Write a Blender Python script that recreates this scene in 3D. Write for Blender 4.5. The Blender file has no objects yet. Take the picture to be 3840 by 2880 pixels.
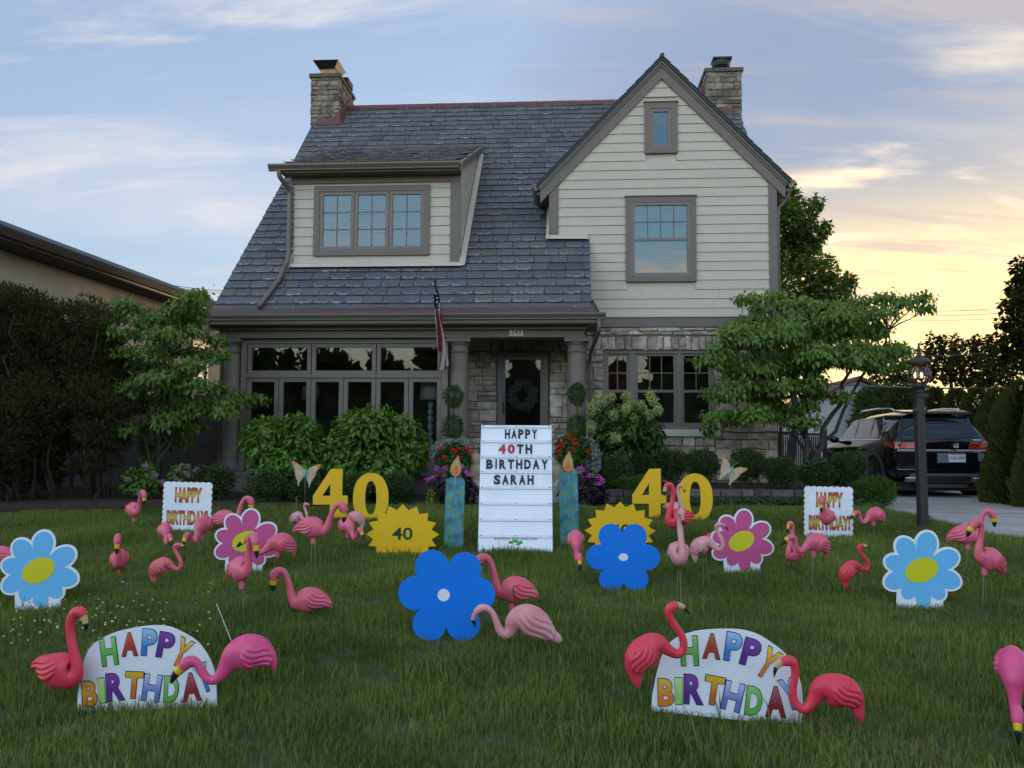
import bpy, bmesh, math, random
import numpy as np
from mathutils import Vector, Matrix
random.seed(7); RNG = np.random.default_rng(11)
R = math.radians
S = bpy.context.scene
COL = S.collection

# ------------------------------------------------------------------ camera
F_PX = 820.0; PITCH = R(3.44); ROLL = R(0.3); EYE = 1.6
cam = bpy.data.cameras.new('camera'); cam.sensor_width = 36.0; cam.lens = 36.0 * F_PX / 1024.0
cam.clip_start = 0.05; cam.clip_end = 3000
camo = bpy.data.objects.new('camera', cam); COL.objects.link(camo)
_f = Vector((0, math.cos(PITCH), math.sin(PITCH))); _u = Vector((0, -math.sin(PITCH), math.cos(PITCH))); _r = Vector((1, 0, 0))
CR = _r * math.cos(ROLL) + _u * math.sin(ROLL); CU = _u * math.cos(ROLL) - _r * math.sin(ROLL)
_m = Matrix((CR, CU, -_f)).transposed().to_4x4(); _m.translation = (0, 0, EYE)
camo.matrix_world = _m
S.camera = camo
S.render.resolution_x = 1024; S.render.resolution_y = 768

# ------------------------------------------------------------------ sky, sun, exposure
SUN_AZ = R(27.5); SUN_EL = R(3.0)          # sun to the right of the house, just above the trees
SKY_STRENGTH = 0.11; SUN_STRENGTH = 0.06; EXPOSURE = 3.7
sun_dir = Vector((math.sin(SUN_AZ) * math.cos(SUN_EL), math.cos(SUN_AZ) * math.cos(SUN_EL), math.sin(SUN_EL)))
world = bpy.data.worlds.new('World'); S.world = world; world.use_nodes = True
wt = world.node_tree; wn = wt.nodes; wl = wt.links; wn.clear()
def N(tree, typ, **kw):
    n = tree.nodes.new(typ)
    for k, v in kw.items():
        if k.startswith('i_'):
            key = k[2:]; key = int(key) if key.isdigit() else key
            n.inputs[key].default_value = v
        else: setattr(n, k, v)
    return n
def WM(op, a=None, b=None, c=None, clamp=False):
    n = wn.new('ShaderNodeMath'); n.operation = op; n.use_clamp = clamp
    for i, v in enumerate((a, b, c)):
        if v is None: continue
        if isinstance(v, (int, float)): n.inputs[i].default_value = v
        else: wl.new(v, n.inputs[i])
    return n.outputs[0]
sky = N(wt, 'ShaderNodeTexSky', sky_type='NISHITA', sun_disc=False, sun_elevation=SUN_EL, sun_rotation=SUN_AZ,
        altitude=250.0, air_density=1.0, dust_density=0.25, ozone_density=2.2)
tc = wn.new('ShaderNodeTexCoord')
sep = wn.new('ShaderNodeSeparateXYZ'); wl.new(tc.outputs['Generated'], sep.inputs[0])
zc = WM('MAXIMUM', sep.outputs[2], 0.0)
den = WM('ADD', zc, 0.16)
px = WM('DIVIDE', sep.outputs[0], den); py = WM('DIVIDE', sep.outputs[1], den)
comb = wn.new('ShaderNodeCombineXYZ'); wl.new(px, comb.inputs[0]); wl.new(py, comb.inputs[1])
def wnoise(scale, rot, stretch, detail, rough, off, dist=0.0):
    mp = wn.new('ShaderNodeMapping'); mp.inputs['Rotation'].default_value = (0, 0, rot); mp.inputs['Scale'].default_value = stretch
    mp.inputs['Location'].default_value = off; wl.new(comb.outputs[0], mp.inputs['Vector'])
    nz = wn.new('ShaderNodeTexNoise'); nz.inputs['Scale'].default_value = scale; nz.inputs['Detail'].default_value = detail
    nz.inputs['Roughness'].default_value = rough; nz.inputs['Distortion'].default_value = dist; wl.new(mp.outputs[0], nz.inputs['Vector'])
    return nz.outputs[0]
def wramp(v, a, b):
    n = wn.new('ShaderNodeMapRange'); n.interpolation_type = 'SMOOTHSTEP'; wl.new(v, n.inputs[0])
    n.inputs[1].default_value = a; n.inputs[2].default_value = b; return n.outputs[0]
wisps = wramp(wnoise(1.7, R(-14), (0.6, 1.6, 1), 9, 0.62, (1.9, 4.3, 0), 0.6), 0.50, 0.72)
veil = wramp(wnoise(0.55, R(12), (0.6, 1.5, 1), 6, 0.55, (7.7, 2.9, 0), 0.3), 0.40, 0.80)
dt = wn.new('ShaderNodeVectorMath'); dt.operation = 'DOT_PRODUCT'; wl.new(tc.outputs['Generated'], dt.inputs[0]); dt.inputs[1].default_value = sun_dir
prox = WM('MAXIMUM', dt.outputs['Value'], 0.0)
def wmix(f, a, b):
    n = wn.new('ShaderNodeMixRGB'); wl.new(f, n.inputs[0])
    for i, v in ((1, a), (2, b)):
        if isinstance(v, tuple): n.inputs[i].default_value = (*v, 1)
        else: wl.new(v, n.inputs[i])
    return n.outputs[0]
sheet_f = WM('MULTIPLY', wramp(dt.outputs['Value'], -0.25, 0.45), 0.88)                     # thin grey-blue cloud sheet on the sunset side
sheet_f = WM('MAXIMUM', sheet_f, WM('MULTIPLY', wramp(prox, 0.40, 0.92), 0.985))
c0 = wmix(sheet_f, sky.outputs[0], (0.232, 0.288, 0.398))
haze_f = WM('MULTIPLY', wramp(zc, 0.23, 0.02), 0.80)                         # dusty peach haze low on the horizon
c1 = wmix(haze_f, c0, (0.50, 0.425, 0.385))
warm_f = WM('MULTIPLY', WM('MULTIPLY', WM('POWER', wramp(prox, 0.85, 1.0), 1.6), 0.97), wramp(zc, 0.34, 0.10))                     # the glow of the sun through the cloud
c2 = wmix(warm_f, c1, (1.30, 0.93, 0.38))
cloud_e = wmix(wramp(dt.outputs['Value'], -0.5, 0.3), (3.0, 2.2, 1.8), (0.66, 0.61, 0.605))      # front-lit clouds opposite the sun, out of view, brightened to warm the facade
cloud_c = wmix(wramp(prox, 0.88, 0.99), cloud_e, (1.25, 0.97, 0.60))
streak = WM('MULTIPLY', wramp(wnoise(2.6, R(6), (0.35, 2.2, 1), 8, 0.6, (5.2, 1.1, 0), 0.4), 0.47, 0.66), WM('MULTIPLY', wramp(prox, 0.72, 0.95), 0.62))
c2 = wmix(streak, c2, (0.50, 0.425, 0.39))                                     # grey-mauve bars of cloud across the glow
c3 = wmix(WM('MULTIPLY', veil, 0.58), c2, cloud_c)
mixo = wmix(WM('MULTIPLY', wisps, 0.72), c3, cloud_c)
bg = wn.new('ShaderNodeBackground'); bg.inputs['Strength'].default_value = SKY_STRENGTH; wl.new(mixo, bg.inputs['Color'])
wo = wn.new('ShaderNodeOutputWorld'); wl.new(bg.outputs[0], wo.inputs['Surface'])
sl = bpy.data.lights.new('sun', 'SUN'); sl.energy = SUN_STRENGTH; sl.angle = R(6); sl.color = (1.0, 0.72, 0.42)
so = bpy.data.objects.new('sun', sl); COL.objects.link(so); so.location = (30, 60, 12)
so.rotation_euler = (-sun_dir).to_track_quat('-Z', 'Y').to_euler()
vs = S.view_settings; vs.view_transform = 'Standard'; vs.look = 'None'; vs.exposure = EXPOSURE; vs.gamma = 1.0; vs.use_curve_mapping = False

# ------------------------------------------------------------------ places: photograph directions turned into points of the site
def ray(x, y):
    return _f + CR * ((x - 1920) / 3.75 / F_PX) + CU * ((1440 - y) / 3.75 / F_PX)
def at(x, y, Y):
    d = ray(x, y); return Vector((0, 0, EYE)) + d * (Y / d.y)
def lawn_z(y): return 0.05 * (min(y, 13.5) - 4.0)
def gp(x, y):
    d = ray(x, y); t = 1.8 / (0.05 * d.y - d.z); p = Vector((0, 0, EYE)) + d * t
    if p.y > 13.5: p = Vector((0, 0, EYE)) + d * ((0.475 - EYE) / d.z)
    return p

# ------------------------------------------------------------------ object helpers
def tag(o, label=None, cat=None, group=None, kind=None):
    if label: o['label'] = label
    if cat: o['category'] = cat
    if group: o['group'] = group
    if kind: o['kind'] = kind
    return o
def empty(name, loc=(0, 0, 0), rz=0.0, label=None, cat=None, group=None, rot=None):
    o = bpy.data.objects.new(name, None); COL.objects.link(o); o.empty_display_size = 0.1
    o.location = loc; o.rotation_euler = rot if rot else (0, 0, rz)
    return tag(o, label, cat, group)
def obj(name, me, parent=None, loc=None, rot=None, scale=None):
    o = bpy.data.objects.new(name, me); COL.objects.link(o)
    if parent: o.parent = parent
    if loc is not None: o.location = loc
    if rot is not None: o.rotation_euler = rot
    if scale is not None: o.scale = scale
    return o
def np_mesh(name, V, Fc, mat=None, smooth=False, uv=None):
    """V (n,3) array, Fc (m,k) array of same-sized faces"""
    V = np.asarray(V, dtype=np.float32); Fc = np.asarray(Fc, dtype=np.int32)
    me = bpy.data.meshes.new(name); k = Fc.shape[1]; m = Fc.shape[0]
    me.vertices.add(len(V)); me.vertices.foreach_set('co', V.ravel())
    me.loops.add(m * k); me.loops.foreach_set('vertex_index', Fc.ravel())
    me.polygons.add(m); me.polygons.foreach_set('loop_start', np.arange(0, m * k, k, dtype=np.int32))
    if smooth: me.polygons.foreach_set('use_smooth', np.ones(m, dtype=bool))
    if uv is not None:
        ul = me.uv_layers.new(name='UVMap'); ul.data.foreach_set('uv', np.asarray(uv, dtype=np.float32).ravel())
    me.update(calc_edges=True)
    if mat: me.materials.append(mat)
    return me
class MB:
    def __init__(s): s.v = []; s.f = []; s.uv = None
    def add(s, V, Fc):
        b = len(s.v); s.v.extend([tuple(p) for p in V]); s.f.extend([tuple(i + b for i in f) for f in Fc]); return s
    def box(s, x0, x1, y0, y1, z0, z1):
        V = [(x0, y0, z0), (x1, y0, z0), (x1, y1, z0), (x0, y1, z0), (x0, y0, z1), (x1, y0, z1), (x1, y1, z1), (x0, y1, z1)]
        return s.add(V, [(0, 3, 2, 1), (4, 5, 6, 7), (0, 1, 5, 4), (1, 2, 6, 5), (2, 3, 7, 6), (3, 0, 4, 7)])
    def hull8(s, V):
        return s.add(V, [(0, 3, 2, 1), (4, 5, 6, 7), (0, 1, 5, 4), (1, 2, 6, 5), (2, 3, 7, 6), (3, 0, 4, 7)])
    def prism(s, P, d, axis='y', o=0.0):
        """polygon P in the plane across 'axis', extruded from o to o+d"""
        def pt(a, b, h): return (a, h, b) if axis == 'y' else ((h, a, b) if axis == 'x' else (a, b, h))
        n = len(P); V = [pt(a, b, o) for a, b in P] + [pt(a, b, o + d) for a, b in P]
        return s.add(V, [tuple(range(n)), tuple(range(2 * n - 1, n - 1, -1))] + [(i, i + n, (i + 1) % n + n, (i + 1) % n) for i in range(n)])
    def tube(s, pts, rad, n=8, cap=True):
        pts = [Vector(p) for p in pts]; m = len(pts)
        if isinstance(rad, (int, float)): rad = [rad] * m
        V = []; prev = None
        for i in range(m):
            t = (pts[min(i + 1, m - 1)] - pts[max(i - 1, 0)]).normalized()
            if prev is None:
                a = Vector((0, 0, 1)) if abs(t.z) < 0.9 else Vector((1, 0, 0)); x = t.cross(a).normalized()
            else: x = (prev - t * prev.dot(t)).normalized()
            prev = x; y = t.cross(x)
            for k in range(n):
                a = 2 * math.pi * k / n; V.append(pts[i] + (x * math.cos(a) + y * math.sin(a)) * rad[i])
        Fc = [(i * n + k, i * n + (k + 1) % n, (i + 1) * n + (k + 1) % n, (i + 1) * n + k) for i in range(m - 1) for k in range(n)]
        if cap: Fc += [tuple(range(n - 1, -1, -1)), tuple(range((m - 1) * n, m * n))]
        return s.add(V, Fc)
    def lathe(s, prof, n=16, c=(0, 0, 0)):
        m = len(prof); V = [(c[0] + r * math.cos(2 * math.pi * k / n), c[1] + r * math.sin(2 * math.pi * k / n), c[2] + z) for r, z in prof for k in range(n)]
        Fc = [(i * n + k, i * n + (k + 1) % n, (i + 1) * n + (k + 1) % n, (i + 1) * n + k) for i in range(m - 1) for k in range(n)]
        Fc += [tuple(range(n - 1, -1, -1)), tuple(range((m - 1) * n, m * n))]
        return s.add(V, Fc)
    def ball(s, c, r, n=10, m=6):
        rx, ry, rz = (r, r, r) if isinstance(r, (int, float)) else r
        prof = [(math.sin(math.pi * i / m), -math.cos(math.pi * i / m)) for i in range(m + 1)]
        prof[0] = (0.02, -1); prof[-1] = (0.02, 1)
        V = [(c[0] + a * rx * math.cos(2 * math.pi * k / n), c[1] + a * ry * math.sin(2 * math.pi * k / n), c[2] + z * rz) for a, z in prof for k in range(n)]
        Fc = [(i * n + k, i * n + (k + 1) % n, (i + 1) * n + (k + 1) % n, (i + 1) * n + k) for i in range(m) for k in range(n)]
        Fc += [tuple(range(n - 1, -1, -1)), tuple(range(m * n, (m + 1) * n))]
        return s.add(V, Fc)
    def mesh(s, name, mat=None, smooth=False, bevel=0.0, fix=False):
        me = bpy.data.meshes.new(name); me.from_pydata(s.v, [], s.f)
        if bevel > 0:
            bm = bmesh.new(); bm.from_mesh(me)
            bmesh.ops.bevel(bm, geom=[e for e in bm.edges], offset=bevel, segments=1, affect='EDGES', clamp_overlap=True); bm.to_mesh(me); bm.free()
        if fix:
            bm = bmesh.new(); bm.from_mesh(me); bmesh.ops.recalc_face_normals(bm, faces=bm.faces[:]); bm.to_mesh(me); bm.free()
        if smooth: me.polygons.foreach_set('use_smooth', [True] * len(me.polygons))
        me.update()
        if mat: me.materials.append(mat)
        return me
    def build(s, name, mat=None, parent=None, smooth=False, bevel=0.0, loc=None, rot=None, fix=False):
        return obj(name, s.mesh(name, mat, smooth, bevel, fix), parent, loc, rot)
def part(name, mat, parent, x0, x1, y0, y1, z0, z1, bevel=0.0):
    return MB().box(x0, x1, y0, y1, z0, z1).build(name, mat, parent, bevel=bevel)
def copy_tree(o, parent=None):
    c = o.copy(); COL.objects.link(c); c.parent = parent
    for ch in list(o.children): copy_tree(ch, c)
    return c

# ------------------------------------------------------------------ materials
MATS = {}
def lk(t, a, b): t.links.new(a, b)
def mat(name, col, rough=0.6, var=0.12, vscale=6.0, bump=0.0, bscale=40.0, metal=0.0, spec=0.4, objvar=0.0, island=0.0, col2=None, c2scale=3.0, c2lo=0.45, c2hi=0.62, coat=0.0, coords='Object', trans=0.0, detail=4.0):
    """procedural principled: base colour, value noise, optional second tone in patches, per-object / per-piece variation, fine bump"""
    if name in MATS: return MATS[name]
    m = bpy.data.materials.new(name); m.use_nodes = True; t = m.node_tree; b = t.nodes['Principled BSDF']
    b.inputs['Roughness'].default_value = rough; b.inputs['Metallic'].default_value = metal
    b.inputs['Specular IOR Level'].default_value = spec; b.inputs['Coat Weight'].default_value = coat; b.inputs['Coat Roughness'].default_value = 0.04
    tcn = t.nodes.new('ShaderNodeTexCoord'); vec = tcn.outputs[coords]
    base = N(t, 'ShaderNodeRGB'); base.outputs[0].default_value = (*col, 1); cur = base.outputs[0]
    if col2:
        nz = N(t, 'ShaderNodeTexNoise', i_Scale=c2scale, i_Detail=6.0, i_Roughness=0.6); lk(t, vec, nz.inputs['Vector'])
        mr = N(t, 'ShaderNodeMapRange'); lk(t, nz.outputs[0], mr.inputs[0]); mr.inputs[1].default_value = c2lo; mr.inputs[2].default_value = c2hi
        mx = N(t, 'ShaderNodeMixRGB'); lk(t, mr.outputs[0], mx.inputs[0]); lk(t, cur, mx.inputs[1]); mx.inputs[2].default_value = (*col2, 1); cur = mx.outputs[0]
    fac = None
    def addf(sock, amt, lo=0.0):
        nonlocal fac
        q = N(t, 'ShaderNodeMath', operation='MULTIPLY_ADD'); lk(t, sock, q.inputs[0]); q.inputs[1].default_value = 2 * amt; q.inputs[2].default_value = 1 - amt
        if fac is None: fac = q.outputs[0]
        else:
            w = N(t, 'ShaderNodeMath', operation='MULTIPLY'); lk(t, fac, w.inputs[0]); lk(t, q.outputs[0], w.inputs[1]); fac = w.outputs[0]
    if var > 0:
        nz = N(t, 'ShaderNodeTexNoise', i_Scale=vscale, i_Detail=detail, i_Roughness=0.6); lk(t, vec, nz.inputs['Vector'])
        mr = N(t, 'ShaderNodeMapRange'); lk(t, nz.outputs[0], mr.inputs[0]); mr.inputs[1].default_value = 0.3; mr.inputs[2].default_value = 0.7
        addf(mr.outputs[0], var)
    if objvar > 0:
        oi = N(t, 'ShaderNodeObjectInfo'); addf(oi.outputs['Random'], objvar)
    if island > 0:
        ge = N(t, 'ShaderNodeNewGeometry'); addf(ge.outputs['Random Per Island'], island)
    if fac is not None:
        mv = N(t, 'ShaderNodeVectorMath', operation='SCALE'); lk(t, cur, mv.inputs[0]); lk(t, fac, mv.inputs['Scale']); cur = mv.outputs[0]
    lk(t, cur, b.inputs['Base Color'])
    if bump > 0:
        nz = N(t, 'ShaderNodeTexNoise', i_Scale=bscale, i_Detail=5.0); lk(t, vec, nz.inputs['Vector'])
        bp = N(t, 'ShaderNodeBump', i_Strength=bump, i_Distance=0.02); lk(t, nz.outputs[0], bp.inputs['Height']); lk(t, bp.outputs[0], b.inputs['Normal'])
    MATS[name] = m; m['col'] = list(col); return m
def leafmat(name, c1, c2, trans=0.35, rough=0.55, hue=0.0, patch=1.5, site=False):
    """leaf: colour per leaf between two tones, with larger light and dark patches, partly translucent"""
    if name in MATS: return MATS[name]
    m = bpy.data.materials.new(name); m.use_nodes = True; t = m.node_tree; t.nodes.clear()
    out = t.nodes.new('ShaderNodeOutputMaterial'); ge = t.nodes.new('ShaderNodeNewGeometry'); tcn = t.nodes.new('ShaderNodeTexCoord')
    nz = N(t, 'ShaderNodeTexNoise', i_Scale=patch, i_Detail=2.0); lk(t, ge.outputs['Position'] if site else tcn.outputs['Object'], nz.inputs['Vector'])
    a = N(t, 'ShaderNodeMath', operation='MULTIPLY_ADD'); lk(t, nz.outputs[0], a.inputs[0]); a.inputs[1].default_value = 3.4 if site else 1.6; a.inputs[2].default_value = -1.15 if site else -0.3
    q = N(t, 'ShaderNodeMath', operation='MULTIPLY_ADD', use_clamp=True); lk(t, ge.outputs['Random Per Island'], q.inputs[0]); q.inputs[1].default_value = 0.55; 
    h = N(t, 'ShaderNodeMath', operation='MULTIPLY'); lk(t, a.outputs[0], h.inputs[0]); h.inputs[1].default_value = 0.5; lk(t, h.outputs[0], q.inputs[2])
    mx = N(t, 'ShaderNodeMixRGB'); lk(t, q.outputs[0], mx.inputs[0]); mx.inputs[1].default_value = (*c1, 1); mx.inputs[2].default_value = (*c2, 1)
    if rough >= .6: d = N(t, 'ShaderNodeBsdfDiffuse'); lk(t, mx.outputs[0], d.inputs['Color'])
    else: d = N(t, 'ShaderNodeBsdfPrincipled', i_Roughness=rough); d.inputs['Specular IOR Level'].default_value = 0.35; lk(t, mx.outputs[0], d.inputs['Base Color'])
    tr = N(t, 'ShaderNodeBsdfTranslucent'); hs = N(t, 'ShaderNodeMixRGB', blend_type='MULTIPLY', i_0=1.0); lk(t, mx.outputs[0], hs.inputs[1]); hs.inputs[2].default_value = (1.35, 1.25, 0.6, 1); lk(t, hs.outputs[0], tr.inputs['Color'])
    ms = N(t, 'ShaderNodeMixShader', i_0=trans); lk(t, d.outputs[0], ms.inputs[1]); lk(t, tr.outputs[0], ms.inputs[2]); lk(t, ms.outputs[0], out.inputs['Surface'])
    MATS[name] = m; return m
def glassmat(name, ior=2.2, tint=(0.75, 0.78, 0.78), wav=0.0):
    if name in MATS: return MATS[name]
    m = bpy.data.materials.new(name); m.use_nodes = True; t = m.node_tree; t.nodes.clear()
    out = t.nodes.new('ShaderNodeOutputMaterial'); fr = N(t, 'ShaderNodeFresnel', i_IOR=ior)
    g = N(t, 'ShaderNodeBsdfGlossy', i_Roughness=0.01); g.inputs['Color'].default_value = (1, 1, 1, 1); tp = N(t, 'ShaderNodeBsdfTransparent'); tp.inputs[0].default_value = (*tint, 1)
    if wav > 0:
        tcn = t.nodes.new('ShaderNodeTexCoord'); nz = N(t, 'ShaderNodeTexNoise', i_Scale=2.6, i_Detail=1.0); lk(t, tcn.outputs['Object'], nz.inputs['Vector'])
        bp = N(t, 'ShaderNodeBump', i_Strength=wav, i_Distance=0.1); lk(t, nz.outputs[0], bp.inputs['Height']); lk(t, bp.outputs[0], g.inputs['Normal'])
    ms = N(t, 'ShaderNodeMixShader'); lk(t, fr.outputs[0], ms.inputs[0]); lk(t, tp.outputs[0], ms.inputs[1]); lk(t, g.outputs[0], ms.inputs[2]); lk(t, ms.outputs[0], out.inputs['Surface'])
    MATS[name] = m; return m
TRIM = mat('taupe_paint', (0.152, 0.122, 0.096), 0.55, 0.06, 3.0, bump=0.04, bscale=90)
TRIMD = mat('taupe_paint_gutter', (0.138, 0.112, 0.082), 0.35, 0.06, 3.0)
CREAM = mat('cream_siding_paint', (0.49, 0.42, 0.325), 0.55, 0.05, 5.0, bump=0.06, bscale=60, objvar=0.025)
SILLM = mat('cream_stone_sill', (0.52, 0.48, 0.38), 0.7, 0.10, 8.0, bump=0.1)
MORTAR = mat('mortar', (0.16, 0.118, 0.082), 0.9, 0.18, 20.0, bump=0.3, bscale=120)
STONE = mat('limestone', (0.42, 0.345, 0.27), 0.85, 0.28, 9.0, bump=0.7, bscale=24, objvar=0.34, island=0.0, col2=(0.28, 0.215, 0.165), c2scale=5.0)
STONED = mat('chimney_limestone', (0.26, 0.21, 0.15), 0.9, 0.35, 8.0, bump=0.8, bscale=22, objvar=0.3, col2=(0.09, 0.08, 0.065), c2scale=4.0)
REDMET = mat('red_painted_flashing', (0.13, 0.036, 0.030), 0.5, 0.2, 9.0)
BLACK = mat('black_paint', (0.012, 0.012, 0.013), 0.45, 0.1, 20.0)
GLASS = glassmat('window_glass', 1.6, (0.8, 0.82, 0.82), wav=0.02)
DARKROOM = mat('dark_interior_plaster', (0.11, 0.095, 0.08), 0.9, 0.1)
BLIND = mat('white_blind', (0.20, 0.21, 0.21), 0.6, 0.05)
STEEL = mat('galvanised_steel_wire', (0.42, 0.42, 0.42), 0.35, 0.1, 30, metal=1.0)
WHITEB = mat('white_board', (0.80, 0.80, 0.82), 0.45, 0.03, 4.0, col2=(0.72, 0.71, 0.71), c2scale=3.0, c2lo=0.5, c2hi=0.75)
# ------------------------------------------------------------------ ground, lawn, beds, driveway
SOIL = mat('lawn_soil', (0.05, 0.062, 0.024), 0.95, 0.3, 3.0, bump=0.4, bscale=60, coords='Object')
CONC = mat('driveway_concrete', (0.36, 0.33, 0.30), 0.85, 0.10, 1.6, bump=0.12, bscale=70, col2=(0.27, 0.25, 0.225), c2scale=0.9, c2lo=0.42, c2hi=0.7)
MULCH = mat('bark_mulch', (0.045, 0.026, 0.018), 0.95, 0.45, 30.0, bump=1.0, bscale=70)
def sheet(name, xs, ys, zf, m, parent=None):
    nx, ny = len(xs), len(ys)
    V = [(x, y, zf(x, y)) for y in ys for x in xs]
    Fc = [(j * nx + i, j * nx + i + 1, (j + 1) * nx + i + 1, (j + 1) * nx + i) for j in range(ny - 1) for i in range(nx - 1)]
    return obj(name, np_mesh(name, V, Fc, m, True), parent)
def terr(x, y):
    if y < -2: return -0.30 - 0.0
    return lawn_z(y) if y > -2 else 0
gx = [-900, -300, -100, -40, -25, -15, -10, -6, -3, 0, 3, 5.4, 5.75, 10, 15, 25, 40, 100, 300, 900]
gy = [-600, -200, -60, -30, -15, -8, -4, -2, 0, 2, 4, 6, 8, 10, 12, 13.5, 15, 18, 25, 40, 80, 200, 500, 1500]
g = sheet('ground', gx, gy, lambda x, y: (terr(x, y) if x < 5.6 else min(terr(x, y), 0.35)) - 0.02, SOIL); tag(g, kind='structure')

# edge of the driveway: from the street on the right up past the house corner
DRVZ = 0.36
DRV = [(6.75, 8.2), (6.45, 9.4), (6.20, 10.4), (6.02, 11.4), (5.90, 12.3), (5.70, 13.0), (5.60, 14.0), (5.75, 18.0), (6.3, 24.0), (6.6, 34.0)]
def drv_x(y):
    for (xa, ya), (xb, yb) in zip(DRV, DRV[1:]):
        if ya <= y <= yb: return xa + (xb - xa) * (y - ya) / (yb - ya)
    return DRV[0][0] + (DRV[0][1] - y) * 0.3 if y < DRV[0][1] else DRV[-1][0]
V = []; ys = [-6, -2, 0, 2, 4, 5, 6, 7, 8.2, 9.4, 10.4, 11.4, 12.3, 13.0, 13.5, 14, 16, 18, 21, 24, 29, 34]
for y in ys:
    zd = min(terr(0, y), DRVZ) + 0.012; V += [(drv_x(y), y, zd), (drv_x(y) + 2.6, y, zd), (15.5, y, zd)]
Fc = []
for j in range(len(ys) - 1):
    for i in range(2): Fc.append((j * 3 + i, j * 3 + i + 1, j * 3 + i + 4, j * 3 + i + 3))
drive = obj('driveway', np_mesh('driveway', V, Fc, CONC)); tag(drive, kind='structure')
jm = mat('joint_filler', (0.10, 0.09, 0.08), 0.9, 0.2, 10)
m_ = MB()
for y in (9.9, 13.1, 16.6, 20.2): m_.box(drv_x(y) + 0.05, 13.0, y, y + 0.025, min(terr(0, y), DRVZ) + 0.008, min(terr(0, y), DRVZ) + 0.0165)
m_.build('expansion_joint', jm, drive)
# lawn sheet (where the grass grows) and the beds
def lawn_left(y): return -9.5
LY = [2.2, 3, 4, 5, 6, 7, 8, 9, 10, 11, 12, 12.6, 13.0]
V = []; 
for y in LY:
    x1 = drv_x(y) - 0.02; x0 = -9.5
    for k in range(9):
        x = x0 + (x1 - x0) * k / 8; ye = min(y, float(np.interp(x, [-9.5, -7.8, -5.0, -2.2, 1.6, 6], [11.5, 11.9, 12.5, 12.85, 13.0, 13.0]))); V.append((x, ye, terr(0, ye) + 0.004))
Fc = [(j * 9 + i, j * 9 + i + 1, (j + 1) * 9 + i + 1, (j + 1) * 9 + i) for j in range(len(LY) - 1) for i in range(8)]
lawn = obj('lawn', np_mesh('lawn', V, Fc, SOIL)); tag(lawn, kind='structure')
# mulch beds
def bed(name, P, z):
    me = MB(); me.prism(P, 0.05, 'z', z - 0.05); o = me.build(name, MULCH); tag(o, kind='structure'); return o
bed('mulch_bed', [(-11, 11.4), (-9.5, 11.45), (-7.8, 11.85), (-5.0, 12.45), (-2.9, 12.75), (-2.3, 13.0), (-2.2, 15.4), (-11, 17.2)], 0.49)

# grass: clumps of blades instanced over the lawn sheet
GRASS = leafmat('grass_blade', (0.055, 0.090, 0.019), (0.205, 0.262, 0.064), 0.25, 0.6, patch=0.8, site=True)
GRASSD = leafmat('grass_blade_dry', (0.14, 0.135, 0.06), (0.22, 0.19, 0.10), 0.25, 0.6)
def clump(seed, nb, rad, h0, h1, w, m, lean=0.5):
    r = np.random.default_rng(seed); V = []; Fc = []
    for i in range(nb):
        a = r.uniform(0, 2 * math.pi); d = rad * math.sqrt(r.uniform()); x, y = d * math.cos(a), d * math.sin(a)
        h = r.uniform(h0, h1); th = r.uniform(0, 2 * math.pi); ln = r.uniform(0.15, 1.0) * lean * h
        dx, dy = math.cos(th) * ln, math.sin(th) * ln; ww = w * r.uniform(0.7, 1.2) * 0.5; sx, sy = -math.sin(th + r.normal(0, .5)) * ww, math.cos(th) * ww
        b = len(V)
        V += [(x - sx, y - sy, -0.01), (x + sx, y + sy, -0.01), (x + dx * .35 + sx * .8, y + dy * .35 + sy * .8, h * .6), (x + dx * .35 - sx * .8, y + dy * .35 - sy * .8, h * .6), (x + dx, y + dy, h * (1 - 0.25 * ln / h))]
        Fc += [(b, b + 1, b + 2), (b, b + 2, b + 3), (b + 3, b + 2, b + 4)]
    o = bpy.data.objects.new('grass_clump', np_mesh('grass_clump', V, Fc, m)); return o
gcol = bpy.data.collections.new('grass_clumps')
for k in range(7): gcol.objects.link(clump(100 + k, 95, 0.15, 0.030, 0.072, 0.0052, GRASS, 0.75))
gcol.objects.link(clump(300, 60, 0.13, 0.05, 0.12, 0.0058, GRASS, 0.9))
gcol.objects.link(clump(310, 26, 0.13, 0.05, 0.09, 0.0048, GRASSD, 0.9))
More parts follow.
